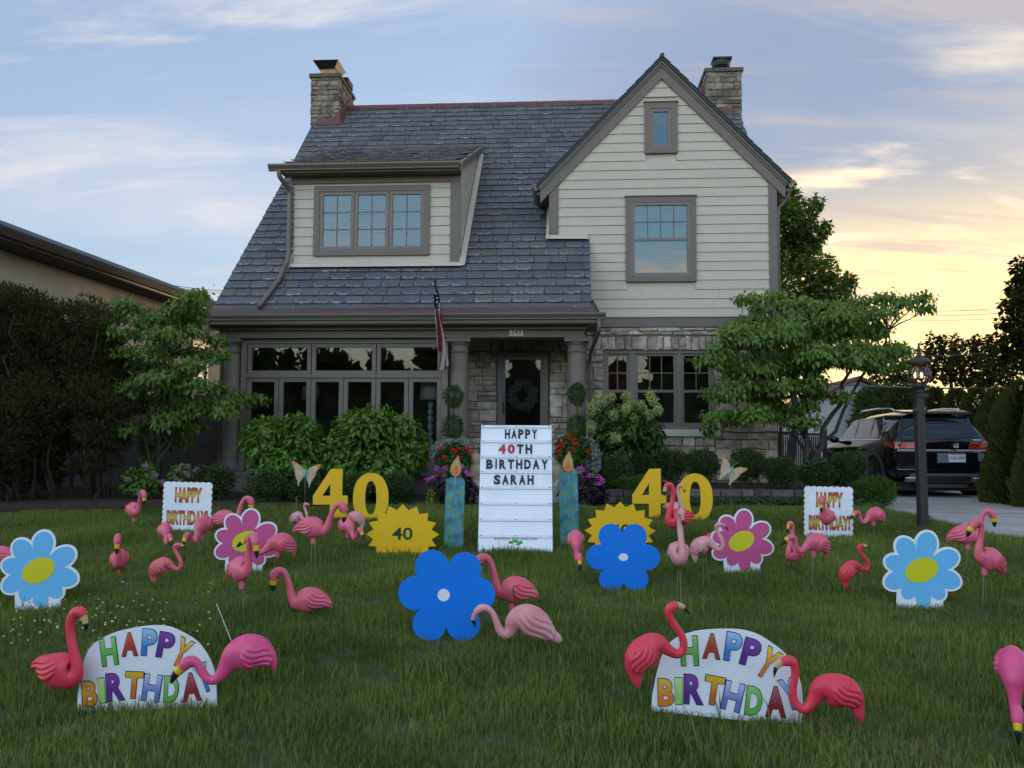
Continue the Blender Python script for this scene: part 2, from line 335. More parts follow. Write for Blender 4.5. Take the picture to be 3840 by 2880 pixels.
def scatter(name, base, coll, density, smin, smax, seed):
    o = obj(name, base.data.copy()); 
    ng = bpy.data.node_groups.new(name, 'GeometryNodeTree')
    ng.interface.new_socket('Geometry', in_out='INPUT', socket_type='NodeSocketGeometry'); ng.interface.new_socket('Geometry', in_out='OUTPUT', socket_type='NodeSocketGeometry')
    gi = ng.nodes.new('NodeGroupInput'); go = ng.nodes.new('NodeGroupOutput')
    dp = ng.nodes.new('GeometryNodeDistributePointsOnFaces'); dp.inputs['Density'].default_value = density; dp.inputs['Seed'].default_value = seed
    ci = ng.nodes.new('GeometryNodeCollectionInfo'); ci.inputs['Collection'].default_value = coll; ci.inputs['Separate Children'].default_value = True; ci.inputs['Reset Children'].default_value = True
    ip = ng.nodes.new('GeometryNodeInstanceOnPoints'); ip.inputs['Pick Instance'].default_value = True
    rv = ng.nodes.new('FunctionNodeRandomValue'); rv.data_type = 'FLOAT_VECTOR'; rv.inputs[0].default_value = (-0.08, -0.08, 0); rv.inputs[1].default_value = (0.08, 0.08, 6.283)
    rs = ng.nodes.new('FunctionNodeRandomValue'); rs.data_type = 'FLOAT'; rs.inputs[2].default_value = smin; rs.inputs[3].default_value = smax; rs.inputs['Seed'].default_value = 5
    L = ng.links.new
    ps = ng.nodes.new('GeometryNodeInputPosition'); tn = ng.nodes.new('ShaderNodeTexNoise'); tn.inputs['Scale'].default_value = 1.3; tn.inputs['Detail'].default_value = 3.0; L(ps.outputs[0], tn.inputs['Vector'])
    mrg = ng.nodes.new('ShaderNodeMapRange'); L(tn.outputs[0], mrg.inputs[0]); mrg.inputs[1].default_value = 0.32; mrg.inputs[2].default_value = 0.68; mrg.inputs[3].default_value = 0.62; mrg.inputs[4].default_value = 1.30
    mul = ng.nodes.new('ShaderNodeMath'); mul.operation = 'MULTIPLY'; L(rs.outputs[1], mul.inputs[0]); L(mrg.outputs[0], mul.inputs[1])
    L(gi.outputs[0], dp.inputs['Mesh']); L(dp.outputs['Points'], ip.inputs['Points']); L(ci.outputs[0], ip.inputs['Instance'])
    L(rv.outputs[0], ip.inputs['Rotation']); L(mul.outputs[0], ip.inputs['Scale']); L(ip.outputs[0], go.inputs[0])
    md = o.modifiers.new('scatter', 'NODES'); md.node_group = ng
    return o
gr = scatter('grass', lawn, gcol, 95.0, 0.75, 1.25, 3); tag(gr, 'dark green lawn grass covering the front yard', 'grass', kind='stuff')
# a few taller, paler tufts and the white clover heads at the left
TUFT = leafmat('tall_grass_blade', (0.10, 0.16, 0.035), (0.17, 0.24, 0.055), 0.3, 0.5)
V = []; Fc = []; r_ = np.random.default_rng(5)
spots = [(1105, 2560, .16, 7), (1270, 2560, .18, 4), (2730, 2800, .24, 6), (2640, 2860, .26, 5), (2760, 2700, .2, 5), (2395, 2640, .16, 5), (1100, 2000, .22, 9), (1180, 2110, .2, 8), (1160, 2190, .16, 8), (1480, 2080, .2, 8), (1560, 2075, .18, 8),
         (1840, 2080, .13, 10), (1990, 2088, .13, 10), (1930, 2085, .10, 8), (1780, 1960, .2, 7), (1500, 1870, .16, 9), (1180, 1880, .18, 8), (1280, 1890, .14, 8), (2640, 1960, .13, 7), (3340, 2170, .14, 8), (2960, 2190, .14, 8), (3420, 2160, .16, 8), (1710, 2060, .15, 10), (2110, 2060, .15, 8), (60, 2270, .14, 12), (200, 2275, .14, 12), (960, 2145, .14, 10), (2700, 2140, .13, 10), (2840, 2140, .13, 10), (1500, 2076, .17, 12), (1620, 2400, .13, 10), (1760, 2400, .13, 10), (2300, 2200, .13, 10), (2400, 2210, .13, 10)]
for (sx, sy, h, nb) in spots:
    p = gp(sx, sy)
    for i in range(nb):
        x = p.x + r_.normal(0, .09); y = p.y + r_.normal(-.02, .06); z = lawn_z(y); hh = h * r_.uniform(.6, 1.1); th = r_.uniform(0, 6.28); ln = r_.uniform(.1, .7) * hh
        dx, dy = math.cos(th) * ln, math.sin(th) * ln; ww = .0035; b = len(V)
        V += [(x - ww, y, z), (x + ww, y, z), (x + dx * .3 + ww, y + dy * .3, z + hh * .6), (x + dx * .3 - ww, y + dy * .3, z + hh * .6), (x + dx, y + dy, z + hh * .93)]
        Fc += [(b, b + 1, b + 2), (b, b + 2, b + 3), (b + 3, b + 2, b + 4)]
tag(obj('tall_grass', np_mesh('tall_grass', V, Fc, TUFT)), 'taller pale grass blades the mower missed, scattered over the lawn', 'grass', kind='stuff')
CLV = mat('clover_bloom', (0.42, 0.37, 0.27), 0.8, 0.2, 60, island=0.3)
mb = MB(); st = MB()
for i in range(88):
    sx = r_.uniform(0, 800) ; sy = 2180 + r_.beta(2, 2) * 330
    if r_.uniform() < 0.25: sx = r_.uniform(20, 640); sy = r_.uniform(2290, 2420)
    p = gp(sx, sy); h = r_.uniform(.06, .095); rr = r_.uniform(.007, .0115)
    mb.ball((p.x, p.y, p.z + h), (rr, rr, rr * .85), 6, 4)
tag(mb.build('clover_flowers', CLV), 'small white clover blooms dotted through the grass at left', 'clover', kind='stuff')
# ------------------------------------------------------------------ the house (local axes: u along the facade, v into the depth, z up)
S.cycles.max_bounces = 7; S.cycles.diffuse_bounces = 3; S.cycles.glossy_bounces = 4; S.cycles.transparent_max_bounces = 10; S.cycles.transmission_bounces = 4
TH = R(4.0); HO = Vector((0, 16.2, 0))
house = empty('house', HO, -TH, 'cream and stone cottage with slate roof, steep gable and dormer', 'house')
def hw(u, v, z): return HO + Vector((math.cos(TH) * u + math.sin(TH) * v, -math.sin(TH) * u + math.cos(TH) * v, z))
RM = 1.03                                     # rise of the main roof per metre of depth
def roof_z(v): return 5.44 + RM * v
rs = np.random.default_rng(21)

# ---- stone walls: mortar backing, each stone a block of its own
def stone_mesh(u0, u1, z0, z1, v, d, horiz='u'):
    j = lambda s: rs.normal(0, s)
    def ring(g, dep, s):
        P = [(u0 + g, z0 + g), (u1 - g, z0 + g), (u1 - g, z1 - g), (u0 + g, z1 - g)]
        return [(a + j(s), dep + j(s * .7), b + j(s)) for a, b in P]
    c = ((u0 + u1) / 2, (z0 + z1) / 2)
    k = min(.02, (u1 - u0) * .16, (z1 - z0) * .16)
    V = ring(0, v + .01, .0) + ring(0, v - d * .5, .008) + ring(k, v - d, .009)
    V += [(c[0] + j(.02), v - d - rs.uniform(.0, .012), c[1] + j(.015))]
    Fc = []
    for r in range(2):
        for i in range(4): Fc.append((r * 4 + i, r * 4 + (i + 1) % 4, r * 4 + 4 + (i + 1) % 4, r * 4 + 4 + i))
    Fc += [(8 + i, 8 + (i + 1) % 4, 12) for i in range(4)]
    if horiz == 'v': V = [(b, a, z) for a, b, z in [(p[0], p[1], p[2]) for p in V]]
    return V, Fc
def stone_at(parent, m, u0, u1, z0, z1, v, d=.03, horiz='u', flip=1):
    V, Fc = stone_mesh(u0, u1, z0, z1, v * 1.0, d, 'u')
    if horiz == 'v':                            # wall running into the depth: swap axes, outward = +-u
        V = [(v + (p[1] - v) * -flip, p[0], p[2]) for p in V]
        if flip > 0: Fc = [tuple(reversed(f)) for f in Fc]
    me = bpy.data.meshes.new('stone'); me.from_pydata(V, [], Fc); me.update(); me.materials.append(m)
    return obj('stone', me, parent)
def ashlar(parent, m, u0, u1, z0, z1, v, hmin=.12, hmax=.27, wmin=.2, wmax=.62, gap=.014, d=.032, horiz='u', flip=1):
    z = z0
    while z < z1 - .03:
        h = rs.uniform(hmin, hmax)
        if z + h > z1 - hmin * .7: h = z1 - z
        u = u0
        while u < u1 - .02:
            w = rs.uniform(wmin, wmax) * (1.0 if h < .2 else .85)
            if u + w > u1 - wmin * .7: w = u1 - u
            g = gap * rs.uniform(.7, 1.3) / 2
            if h > .17 and w < .5 and rs.uniform() < .38:
                c = z + h * rs.uniform(.38, .62)
                stone_at(parent, m, u + g, u + w - g, z + g, c - g, v, d, horiz, flip); stone_at(parent, m, u + g, u + w - g, c + g, z + h - g, v, d, horiz, flip)
            elif h > .15 and w > .42 and rs.uniform() < .38:
                c = u + w * rs.uniform(.3, .7)
                stone_at(parent, m, u + g, c - g, z + g, z + h - g, v, d * rs.uniform(.8, 1.2), horiz, flip); stone_at(parent, m, c + g, u + w - g, z + g, z + h - g, v, d, horiz, flip)
            else: stone_at(parent, m, u + g, u + w - g, z + g, z + h - g, v, d * rs.uniform(.75, 1.25), horiz, flip)
            u += w
        z += h
# right-hand stone wall under the gable, with the opening of the triple window
W0, W1, WZ0, WZ1 = 1.80, 3.95, 1.72, 3.235
sw = MB()
sw.box(1.20, W0, 0, .25, .40, 3.70).box(W1, 5.15, 0, .25, .40, 3.70).box(W0, W1, 0, .25, .40, WZ0).box(W0, W1, 0, .25, WZ1, 3.70).box(4.90, 5.149, .25, 8.5, .40, 3.70)
swo = sw.build('stone_wall', MORTAR, house)
ashlar(swo, STONE, 1.46, W0 - .01, .55, 3.24, 0, wmin=.14, wmax=.33)
ashlar(swo, STONE, W1 + .01, 5.13, .45, 3.24, 0)
ashlar(swo, STONE, W0, W1, .45, 1.555, 0)
u = 1.60                                        # soldier course over the window
while u < 4.12:
    w = rs.uniform(.10, .19); stone_at(swo, STONE, u + .006, u + w - .006, 3.25, 3.50 + rs.uniform(-.02, .02), 0, .035); u += w
ashlar(swo, STONE, 1.46, 1.60, 3.25, 3.52, 0, wmin=.1, wmax=.2); ashlar(swo, STONE, u + .01, 5.13, 3.25, 3.52, 0, hmin=.1, hmax=.14)
ashlar(swo, STONE, 1.46, 5.13, 3.53, 3.69, 0, hmin=.07, hmax=.09, wmin=.25, wmax=.6)
# porch back wall round the door
pw = MB(); pw.box(-1.2, -.30, .3, .5, .80, 3.60).box(.70, 1.46, .3, .5, .80, 3.60).box(-.30, .70, .3, .5, 3.23, 3.60).box(1.20, 1.46, .25, .3, .80, 3.60)
pwo = pw.build('porch_wall', MORTAR, house)
ashlar(pwo, STONE, -1.0, -.33, .88, 3.25, .3, wmin=.14, wmax=.42, hmin=.1); ashlar(pwo, STONE, .74, 1.44, .88, 3.25, .3, wmin=.14, wmax=.42, hmin=.1)
u = -.45
while u < .86: w = rs.uniform(.1, .18); stone_at(pwo, STONE, u + .006, u + w - .006, 3.26, 3.50, .3, .03); u += w
ashlar(pwo, STONE, -1.0, -.46, 3.26, 3.5, .3); ashlar(pwo, STONE, u + .01, 1.44, 3.26, 3.5, .3)

# ---- gable wall with lap siding
GP, GZ, GS = 2.96, 8.68, 1.03                 # apex of the siding
def gtop(z): return (GZ - z) / GS
gw = MB(); gw.prism([(.75, 3.70), (5.15, 3.70), (5.15, 6.75), (GP, 8.98), (.75, 6.75)], .22, 'y', .012)
gw.box(4.93, 5.147, .232, 8.5, 3.71, 6.6).box(.752, .97, .232, 1.3, 5.0, 6.6)
gwo = gw.build('gable_wall', CREAM, house)
EXPO = .1845
def lap(parent, u0a, u1a, u0b, u1b, z, v, h=EXPO, name='siding_board'):
    """one board: bottom edge u0a..u1a, top edge u0b..u1b"""
    t0, t1 = .026, .006; zt = z + h + .012
    m = MB().hull8([(u0a, v - t0, z), (u1a, v - t0, z), (u1a, v + .012, z), (u0a, v + .012, z), (u0b, v - t1, zt), (u1b, v - t1, zt), (u1b, v + .012, zt), (u0b, v + .012, zt)])
    return m.build(name, CREAM, parent)
wins = [(2.24, 3.615, 4.59, 6.285), (2.62, 3.267, 7.16, 8.185)]
z = 3.885
while z < GZ - .05:
    lo0 = max(.88, GP - gtop(z)); hi0 = min(5.05, GP + gtop(z)); lo1 = max(.88, GP - gtop(z + EXPO)); hi1 = min(5.05, GP + max(gtop(z + EXPO), .0))
    if z + EXPO > GZ: lo1 = hi1 = GP
    if z < 5.44: lo0 = lo1 = 1.42
    segs = [(lo0, hi0, lo1, hi1)]
    for (a, b, c, d) in wins:
        if z + EXPO > c + .03 and z < d - .03:
            segs = [(lo0, a + .02, lo1, a + .02), (b - .02, hi0, b - .02, hi1)]
    for sg in segs:
        if rs.uniform() < .45 and sg[1] - sg[0] > 1.5:      # a butt joint along the board
            c = rs.uniform(sg[0] + .5, sg[1] - .5); lap(gwo, sg[0], c - .002, sg[2], c - .002, z, 0); lap(gwo, c + .002, sg[1], c + .002, sg[3], z, 0)
        else: lap(gwo, *sg, z, 0)
    z += EXPO
part('band_board', TRIM, house, 1.44, 5.19, -.045, .01, 3.697, 3.875); part('band_cap', TRIM, house, 1.44, 5.20, -.062, .01, 3.877, 3.892)
part('corner_board', TRIM, house, 5.02, 5.18, -.040, .01, 3.894, 6.56); part('corner_board', TRIM, house, 5.151, 5.178, .012, .16, 3.894, 6.5)
part('corner_board', TRIM, house, .728, .912, -.040, .01, 5.56, 6.62); part('corner_board', TRIM, house, .725, .749, .012, .95, 5.46, 6.5)
m = MB().hull8([(.66, -.10, 5.455), (1.50, -.10, 5.445), (1.50, -.028, 5.47), (.66, -.028, 5.48), (.66, -.06, 5.535), (1.50, -.06, 5.525), (1.50, -.028, 5.545), (.66, -.028, 5.555)])
m.build('step_flashing', CREAM, house)
MB().hull8([(.66, -.10, 5.47), (.725, -.10, 5.47), (.725, 1.0, 6.5), (.66, 1.0, 6.5), (.70, -.10, 5.62), (.724, -.10, 5.62), (.724, 1.0, 6.62), (.70, 1.0, 6.62)]).build('side_flashing', CREAM, house)
# rakes: frieze board, crown moulding, slate edge
def rake(name, off0, off1, v0, v1, uL, uR, m):
    """band following both gable slopes, between heights off0..off1 above the siding edge"""
    for sgn in (-1, 1):
        ue = uL if sgn < 0 else uR; du = abs(ue - GP)
        zb = lambda d, o: GZ + o - GS * d
        q = [(GP, zb(0, off0)), (ue, zb(du, off0)), (ue, zb(du, off1)), (GP, zb(0, off1))]
        if sgn < 0: q = q[::-1]
        V = [(a, v0, b) for a, b in q] + [(a, v1, b) for a, b in q]
        MB().add(V, [(3, 2, 1, 0), (4, 5, 6, 7), (0, 1, 5, 4), (1, 2, 6, 5), (2, 3, 7, 6), (3, 0, 4, 7)]).build(name, m, house)
rake('rake_board', -.005, .235, -.060, .01, .55, 5.34, TRIM)
rake('rake_moulding', .236, .285, -.085, .01, .53, 5.36, TRIMD); rake('rake_moulding', .286, .345, -.115, .01, .515, 5.375, TRIMD)
SLATE_EDGE = mat('slate_edge', (0.045, 0.048, 0.055), 0.7, 0.25, 12, bump=.3)
for sgn in (-1, 1):                             # gable roof slabs running back into the main roof
    ue = .47 if sgn < 0 else 5.43; zE = 9.03 - GS * abs(ue - GP); d0 = -.15
    vb = lambda zz: (zz - 5.44) / RM + .3
    V = [(GP, d0, 9.03), (ue, d0, zE), (ue, vb(zE), zE), (GP, vb(9.03), 9.03), (GP, d0, 9.095), (ue, d0, zE + .065), (ue, vb(zE), zE + .065), (GP, vb(9.03), 9.095)]
    MB().hull8(V if sgn > 0 else [V[i] for i in (1, 0, 3, 2, 5, 4, 7, 6)]).build('gable_roof', SLATE_EDGE, house)
    for k in range(14):                         # slate ends along the verge
        a = k / 14; b = (k + .96) / 14; ua_ = GP + (ue - GP) * a; ub_ = GP + (ue - GP) * b
        za = 9.097 - GS * abs(ua_ - GP); zb_ = 9.097 - GS * abs(ub_ - GP); t = .010
        V = [(ua_, -.17, za), (ub_, -.17, zb_), (ub_, .15, zb_), (ua_, .15, za), (ua_, -.17, za + .008), (ub_, -.17, zb_ + .026), (ub_, .15, zb_ + .026), (ua_, .15, za + .008)]
        MB().hull8(V if sgn > 0 else [V[i] for i in (1, 0, 3, 2, 5, 4, 7, 6)]).build('verge_slate', SLATE_EDGE, house)
MB().tube([(GP, -.18, 9.10), (GP, 3.6, 9.10)], .045, 6).build('gable_ridge_cap', SLATE_EDGE, house)

# ---- gutters (K profile) and downspouts
def gutter(name, u0, u1, v, z, parent=house, along='u'):
    P = [(0, 0), (-.055, .0), (-.062, .012), (-.062, .025), (-.085, .055), (-.110, .085), (-.112, .118), (-.100, .118), (-.096, .095), (-.010, .095), (0, .118)]
    m = MB()
    if along == 'u':
        n = len(P); V = [(u0 - (p[0] * -.0), v + p[0], z + p[1]) for p in P] + [(u1, v + p[0], z + p[1]) for p in P]
        m.add(V, [tuple(range(n)), tuple(range(2 * n - 1, n - 1, -1))] + [(i, i + n, (i + 1) % n + n, (i + 1) % n) for i in range(n)])
    return m.build(name, TRIMD, parent)
def downspout(pts, r=.038, parent=house): return MB().tube(pts, r, 6).build('downspout', TRIMD, parent, smooth=True)
def curved(P, n=4):
    """round the corners of a polyline a little"""
    P = [Vector(p) for p in P]; out = [P[0]]
    for i in range(1, len(P) - 1):
        a = P[i] + (P[i - 1] - P[i]).normalized() * min(.07, (P[i - 1] - P[i]).length * .45); b = P[i] + (P[i + 1] - P[i]).normalized() * min(.07, (P[i + 1] - P[i]).length * .45)
        for k in range(n + 1):
            t = k / n; out.append(a * (1 - t) ** 2 + P[i] * 2 * t * (1 - t) + b * t * t)
    out.append(P[-1]); return out
gutter('porch_gutter', -5.68, 1.78, -1.56, 3.635)
downspout(curved([(1.66, -1.60, 3.64), (1.66, -1.60, 3.44), (1.53, -.40, 3.12), (1.53, -.09, 3.0), (1.53, -.09, .75)]), .040)
downspout(curved([(-5.52, -1.60, 3.64), (-5.52, -1.56, 3.35), (-5.56, -.80, 3.05), (-5.56, -.80, 1.0), (-5.70, -.95, .75)]), .040)
# gable side gutters (seen end on) with their outlet
for (uu, sg) in ((.50, -1), (5.39, 1)):
    P = [(0, 0), (.05 * sg, 0), (.075 * sg, .04), (.115 * sg, .08), (.12 * sg, .135), (0, .135)]
    if sg < 0: P = P[::-1]
    MB().prism([(uu + a, 6.42 + b) for a, b in P], 1.1 if sg < 0 else 6.0, 'y', -.12).build('gable_gutter', TRIMD, house)
    MB().hull8([(uu - .02 if sg < 0 else 5.18, -.02, 6.36), (.73 if sg < 0 else uu + .02, -.02, 6.36), (.73 if sg < 0 else uu + .02, 1.0, 6.36), (uu - .02 if sg < 0 else 5.18, 1.0, 6.36),
                (uu - .02 if sg < 0 else 5.18, -.02, 6.42), (.73 if sg < 0 else uu + .02, -.02, 6.42), (.73 if sg < 0 else uu + .02, 1.0, 6.42), (uu - .02 if sg < 0 else 5.18, 1.0, 6.42)]).build('soffit', TRIM, house)
downspout(curved([(5.46, .15, 6.42), (5.42, .15, 6.26), (5.23, .12, 6.05), (5.23, .12, .55)]), .038)

# ---- windows
def frame_ring(m, u0, u1, z0, z1, w, v0, v1):
    m.box(u0, u1, v0, v1, z1 - w, z1); m.box(u0, u1, v0, v1, z0, z0 + w); m.box(u0, u0 + w, v0, v1, z0 + w, z1 - w); m.box(u1 - w, u1, v0, v1, z0 + w, z1 - w); return m
SASH = mat('sash_paint', (0.17, 0.132, 0.104), 0.45, 0.05)
MUNT = mat('muntin_paint', (0.12, 0.10, 0.08), 0.45, 0.05)
def window(u0, u1, z0, z1, v, fw=.06, dep=.05, cols=1, rows=1, mz=None, blind=False, m=SASH, rail=None, label=None):
    """framed window: pane, muntins, meeting rail and blind are pieces of it"""
    o = frame_ring(MB(), u0, u1, z0, z1, fw, v - dep, v).build('window', m, house)
    if label: o['label'] = label
    a0, a1, b0, b1 = u0 + fw, u1 - fw, z0 + fw, z1 - fw
    if rail:
        part('meeting_rail', m, o, a0, a1, v - dep * .75, v - dep * .1, rail - .025, rail + .025)
        part('pane', GLASS, o, a0, a1, v - dep * .40, v - dep * .30, rail + .025, b1); part('pane', GLASS, o, a0, a1, v - dep * .30, v - dep * .2, b0, rail - .025)
        ml, mh = rail + .025, b1
    else:
        part('pane', GLASS, o, a0, a1, v - dep * .4, v - dep * .3, b0, b1); ml, mh = b0, b1
    for c in range(1, cols):
        x = a0 + (a1 - a0) * c / cols; part('muntin', MUNT, o, x - .010, x + .010, v - dep * .55, v - dep * .41, ml, mh)
    for r_i in range(1, rows):
        y = ml + (mh - ml) * r_i / rows; part('muntin', MUNT, o, a0, a1, v - dep * .54, v - dep * .42, y - .010, y + .010)
    if blind:
        bl = MB(); zz = b0 + .01
        while zz < b1 - .02:
            bl.hull8([(a0 + .005, v - .004, zz), (a1 - .005, v - .004, zz), (a1 - .005, v + .012, zz + .012), (a0 + .005, v + .012, zz + .012), (a0 + .005, v - .004, zz + .004), (a1 - .005, v - .004, zz + .004), (a1 - .005, v + .012, zz + .036), (a0 + .005, v + .012, zz + .036)]); zz += .046
        bl.build('blind', BLIND, o)
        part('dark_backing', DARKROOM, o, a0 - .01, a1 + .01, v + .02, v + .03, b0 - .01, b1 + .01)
    return o
def casing(u0, u1, z0, z1, w, v0, v1, wt=None):
    return frame_ring(MB(), u0, u1, z0, z1, w, v0, v1).build('window_casing', TRIM, house)
casing(2.24, 3.615, 4.59, 6.285, .11, -.062, .01); part('drip_cap', TRIM, house, 2.22, 3.635, -.085, .01, 6.287, 6.305)
window(2.35, 3.505, 4.70, 6.175, -.002, .065, .05, cols=4, rows=2, rail=5.43, blind=True, label='gable double-hung window with closed blind')
casing(2.62, 3.267, 7.16, 8.185, .12, -.062, .01); part('drip_cap', TRIM, house, 2.60, 3.287, -.085, .01, 8.187, 8.205)
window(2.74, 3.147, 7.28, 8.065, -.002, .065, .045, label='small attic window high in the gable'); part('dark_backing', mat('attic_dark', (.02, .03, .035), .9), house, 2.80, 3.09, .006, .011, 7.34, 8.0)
# triple window in the stone wall
frame_ring(MB(), W0, W1, WZ0, WZ1, .055, .02, .16).build('window_frame', SASH, house)
for (a, b) in ((2.305, 2.43), (3.22, 3.325)): part('mullion', SASH, house, a, b, .03, .16, WZ0 + .055, WZ1 - .055)
part('window_subsill', SASH, house, W0 - .02, W1 + .02, -.03, .02, WZ0 - .03, WZ0 + .05)
for (a, b, c) in ((1.857, 2.303, 2), (2.432, 3.218, 3), (3.327, 3.893, 2)): window(a, b, 1.778, 3.178, .12, .045, .06, cols=c, rows=2, rail=2.44, m=SASH, label='double-hung sash of the triple window in the stone wall')
part('window_sill', SILLM, house, 1.64, 4.045, -.09, .03, 1.557, 1.69, .006)
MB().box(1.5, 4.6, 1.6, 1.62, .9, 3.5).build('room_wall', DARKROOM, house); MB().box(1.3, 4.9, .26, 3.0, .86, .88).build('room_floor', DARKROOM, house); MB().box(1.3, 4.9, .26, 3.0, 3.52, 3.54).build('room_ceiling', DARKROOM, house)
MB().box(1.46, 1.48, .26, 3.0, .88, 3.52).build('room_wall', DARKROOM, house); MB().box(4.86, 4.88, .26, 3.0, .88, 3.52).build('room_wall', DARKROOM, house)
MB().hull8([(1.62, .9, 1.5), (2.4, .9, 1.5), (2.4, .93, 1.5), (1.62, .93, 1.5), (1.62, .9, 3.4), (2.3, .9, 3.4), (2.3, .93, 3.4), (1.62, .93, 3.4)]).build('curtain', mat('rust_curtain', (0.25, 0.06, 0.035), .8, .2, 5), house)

# ---- sunroom: plinth, mullions, transoms and tall casements
VS = -1.02
part('plinth', TRIM, house, -5.50, -1.02, -1.20, -.95, .47, .80); part('plinth_cap', TRIM, house, -5.54, -1.0, -1.24, -.95, .802, .86)
part('window_apron', TRIM, house, -5.02, -1.14, -1.07, -.98, .862, 1.24); part('window_sill', TRIM, house, -5.0, -1.16, -1.13, -.98, 1.242, 1.285)
part('window_head', TRIM, house, -5.05, -1.12, -1.10, -.98, 3.272, 3.356)
for a, b in ((-5.06, -4.955), (-1.235, -1.12)): part('corner_pilaster', TRIM, house, a, b, -1.10, -.98, .862, 3.27)
part('transom_rail', TRIM, house, -4.953, -1.237, -1.10, -.98, 2.625, 2.685)
for k in range(3):
    a = -4.952 + k * 1.2385; window(a + .008, a + 1.228, 2.687, 3.268, -1.0, .072, .07, m=TRIM, label='wide transom window of the sunroom')
for k in range(6):
    a = -4.952 + k * .6192; window(a + .006, a + .613, 1.287, 2.623, -1.0, .078, .07, m=TRIM, label='tall casement window of the sunroom')
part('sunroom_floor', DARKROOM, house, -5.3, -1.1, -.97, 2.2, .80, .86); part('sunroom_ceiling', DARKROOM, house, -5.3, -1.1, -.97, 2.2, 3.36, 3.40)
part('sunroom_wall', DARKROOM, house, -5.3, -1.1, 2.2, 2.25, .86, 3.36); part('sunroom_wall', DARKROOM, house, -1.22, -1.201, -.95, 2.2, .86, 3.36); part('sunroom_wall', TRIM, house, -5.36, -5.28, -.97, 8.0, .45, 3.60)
# ---- entablature, soffit, columns, porch floor, steps
part('entablature', TRIM, house, -5.46, 1.415, -1.20, -.80, 3.362, 3.565); part('entablature_lip', TRIM, house, -5.47, 1.425, -1.225, -1.201, 3.362, 3.385)
part('soffit', TRIM, house, -5.62, 1.70, -1.55, -.3, 3.567, 3.60); part('fascia', TRIM, house, -5.62, 1.72, -1.575, -1.551, 3.585, 3.76); part('bed_moulding', TRIMD, house, -5.62, 1.45, -1.30, -1.201, 3.50, 3.566)
part('eave_return', TRIM, house, 1.68, 1.72, -1.55, -.01, 3.567, 3.76)
part('porch_ceiling', mat('porch_ceiling_paint', (.10, .09, .075), .7, .1), house, -1.1, 1.42, -.79, .3, 3.50, 3.53); part('porch_side_wall', TRIM, house, 1.42, 1.455, -.79, -.005, 3.36, 3.56)
CONC2 = mat('porch_concrete', (.26, .235, .21), .85, .2, 8, bump=.15)
part('porch_floor', CONC2, house, -1.14, 1.62, -1.45, .3, .72, .86); part('porch_base', CONC2, house, -1.10, 1.58, -1.40, .3, .40, .719)
part('step', CONC2, house, -.75, 1.05, -1.80, -1.401, .40, .70); part('step', CONC2, house, -.75, 1.05, -2.15, -1.801, .40, .55)
for uc in (-5.265, -.915, 1.265):
    r0 = .182
    prof = [(.235, .866), (.235, .92), (.225, .925), (.225, .955), (.205, .97), (.192, 1.0), (r0, 1.04), (r0, 1.6), (r0 * .965, 2.4), (r0 * .91, 3.06), (r0 * .90, 3.10), (r0 * 1.0, 3.105), (r0 * 1.0, 3.125), (r0 * .90, 3.13), (r0 * .90, 3.22), (r0 * .98, 3.235), (r0 * 1.10, 3.26), (r0 * 1.14, 3.285)]
    c = MB().lathe(prof, 28, (uc, -.99, 0)).build('column', TRIM, house, smooth=True)
    part('column_plinth', TRIM, c, uc - .24, uc + .24, -1.23, -.75, .80, .865); part('capital', TRIM, c, uc - .225, uc + .225, -1.215, -.765, 3.287, 3.3605)
# number plaque
PLQ = mat('plaque_enamel', (.55, .50, .40), .4, .08); NUM = mat('numeral_enamel', (.05, .035, .07), .4, .1)
plq = part('number_plaque', PLQ, house, .03, .285, -1.216, -1.2015, 3.388, 3.522, .003)
def text_mesh(txt, W, H, bold=0.0, depth=.002, name='lettering', m=None, res=3, spacing=1.0):
    cu = bpy.data.curves.new('t', 'FONT'); cu.body = txt; cu.size = 1.0; cu.offset = bold; cu.resolution_u = res; cu.extrude = 0.0; cu.fill_mode = 'FRONT'; cu.space_character = spacing
    ob = bpy.data.objects.new('t', cu); COL.objects.link(ob)
    dg = bpy.context.evaluated_depsgraph_get(); me = bpy.data.meshes.new_from_object(ob.evaluated_get(dg)); bpy.data.objects.remove(ob); bpy.data.curves.remove(cu)
    n = len(me.vertices); co = np.empty(n * 3, dtype=np.float32); me.vertices.foreach_get('co', co); co = co.reshape(-1, 3)
    lo = co.min(0); hi = co.max(0); co = (co - (lo + hi) / 2); co[:, 0] *= W / max(hi[0] - lo[0], 1e-6); co[:, 1] *= H / max(hi[1] - lo[1], 1e-6)
    co = np.stack([co[:, 0], np.zeros(n), co[:, 1]], 1).astype(np.float32)     # stands upright, facing -y
    bm = bmesh.new(); bm.from_mesh(me)
    for v, c in zip(bm.verts, co): v.co = c
    if depth > 0:
        ex = bmesh.ops.extrude_face_region(bm, geom=bm.faces[:]); vs_ = [e for e in ex['geom'] if isinstance(e, bmesh.types.BMVert)]
        for v in vs_: v.co.y -= depth
    bmesh.ops.recalc_face_normals(bm, faces=bm.faces[:]); bm.to_mesh(me); bm.free(); me.polygons.foreach_set('use_smooth', [False] * len(me.polygons)); me.materials.clear(); me.name = name
    if m: me.materials.append(m)
    return me
for i, ch in enumerate('341'): obj('numeral', text_mesh(ch, .052 if ch != '1' else .026, .098, .010, .003, 'numeral', NUM), plq, (.088 + i * .070, -1.2165, 3.455))
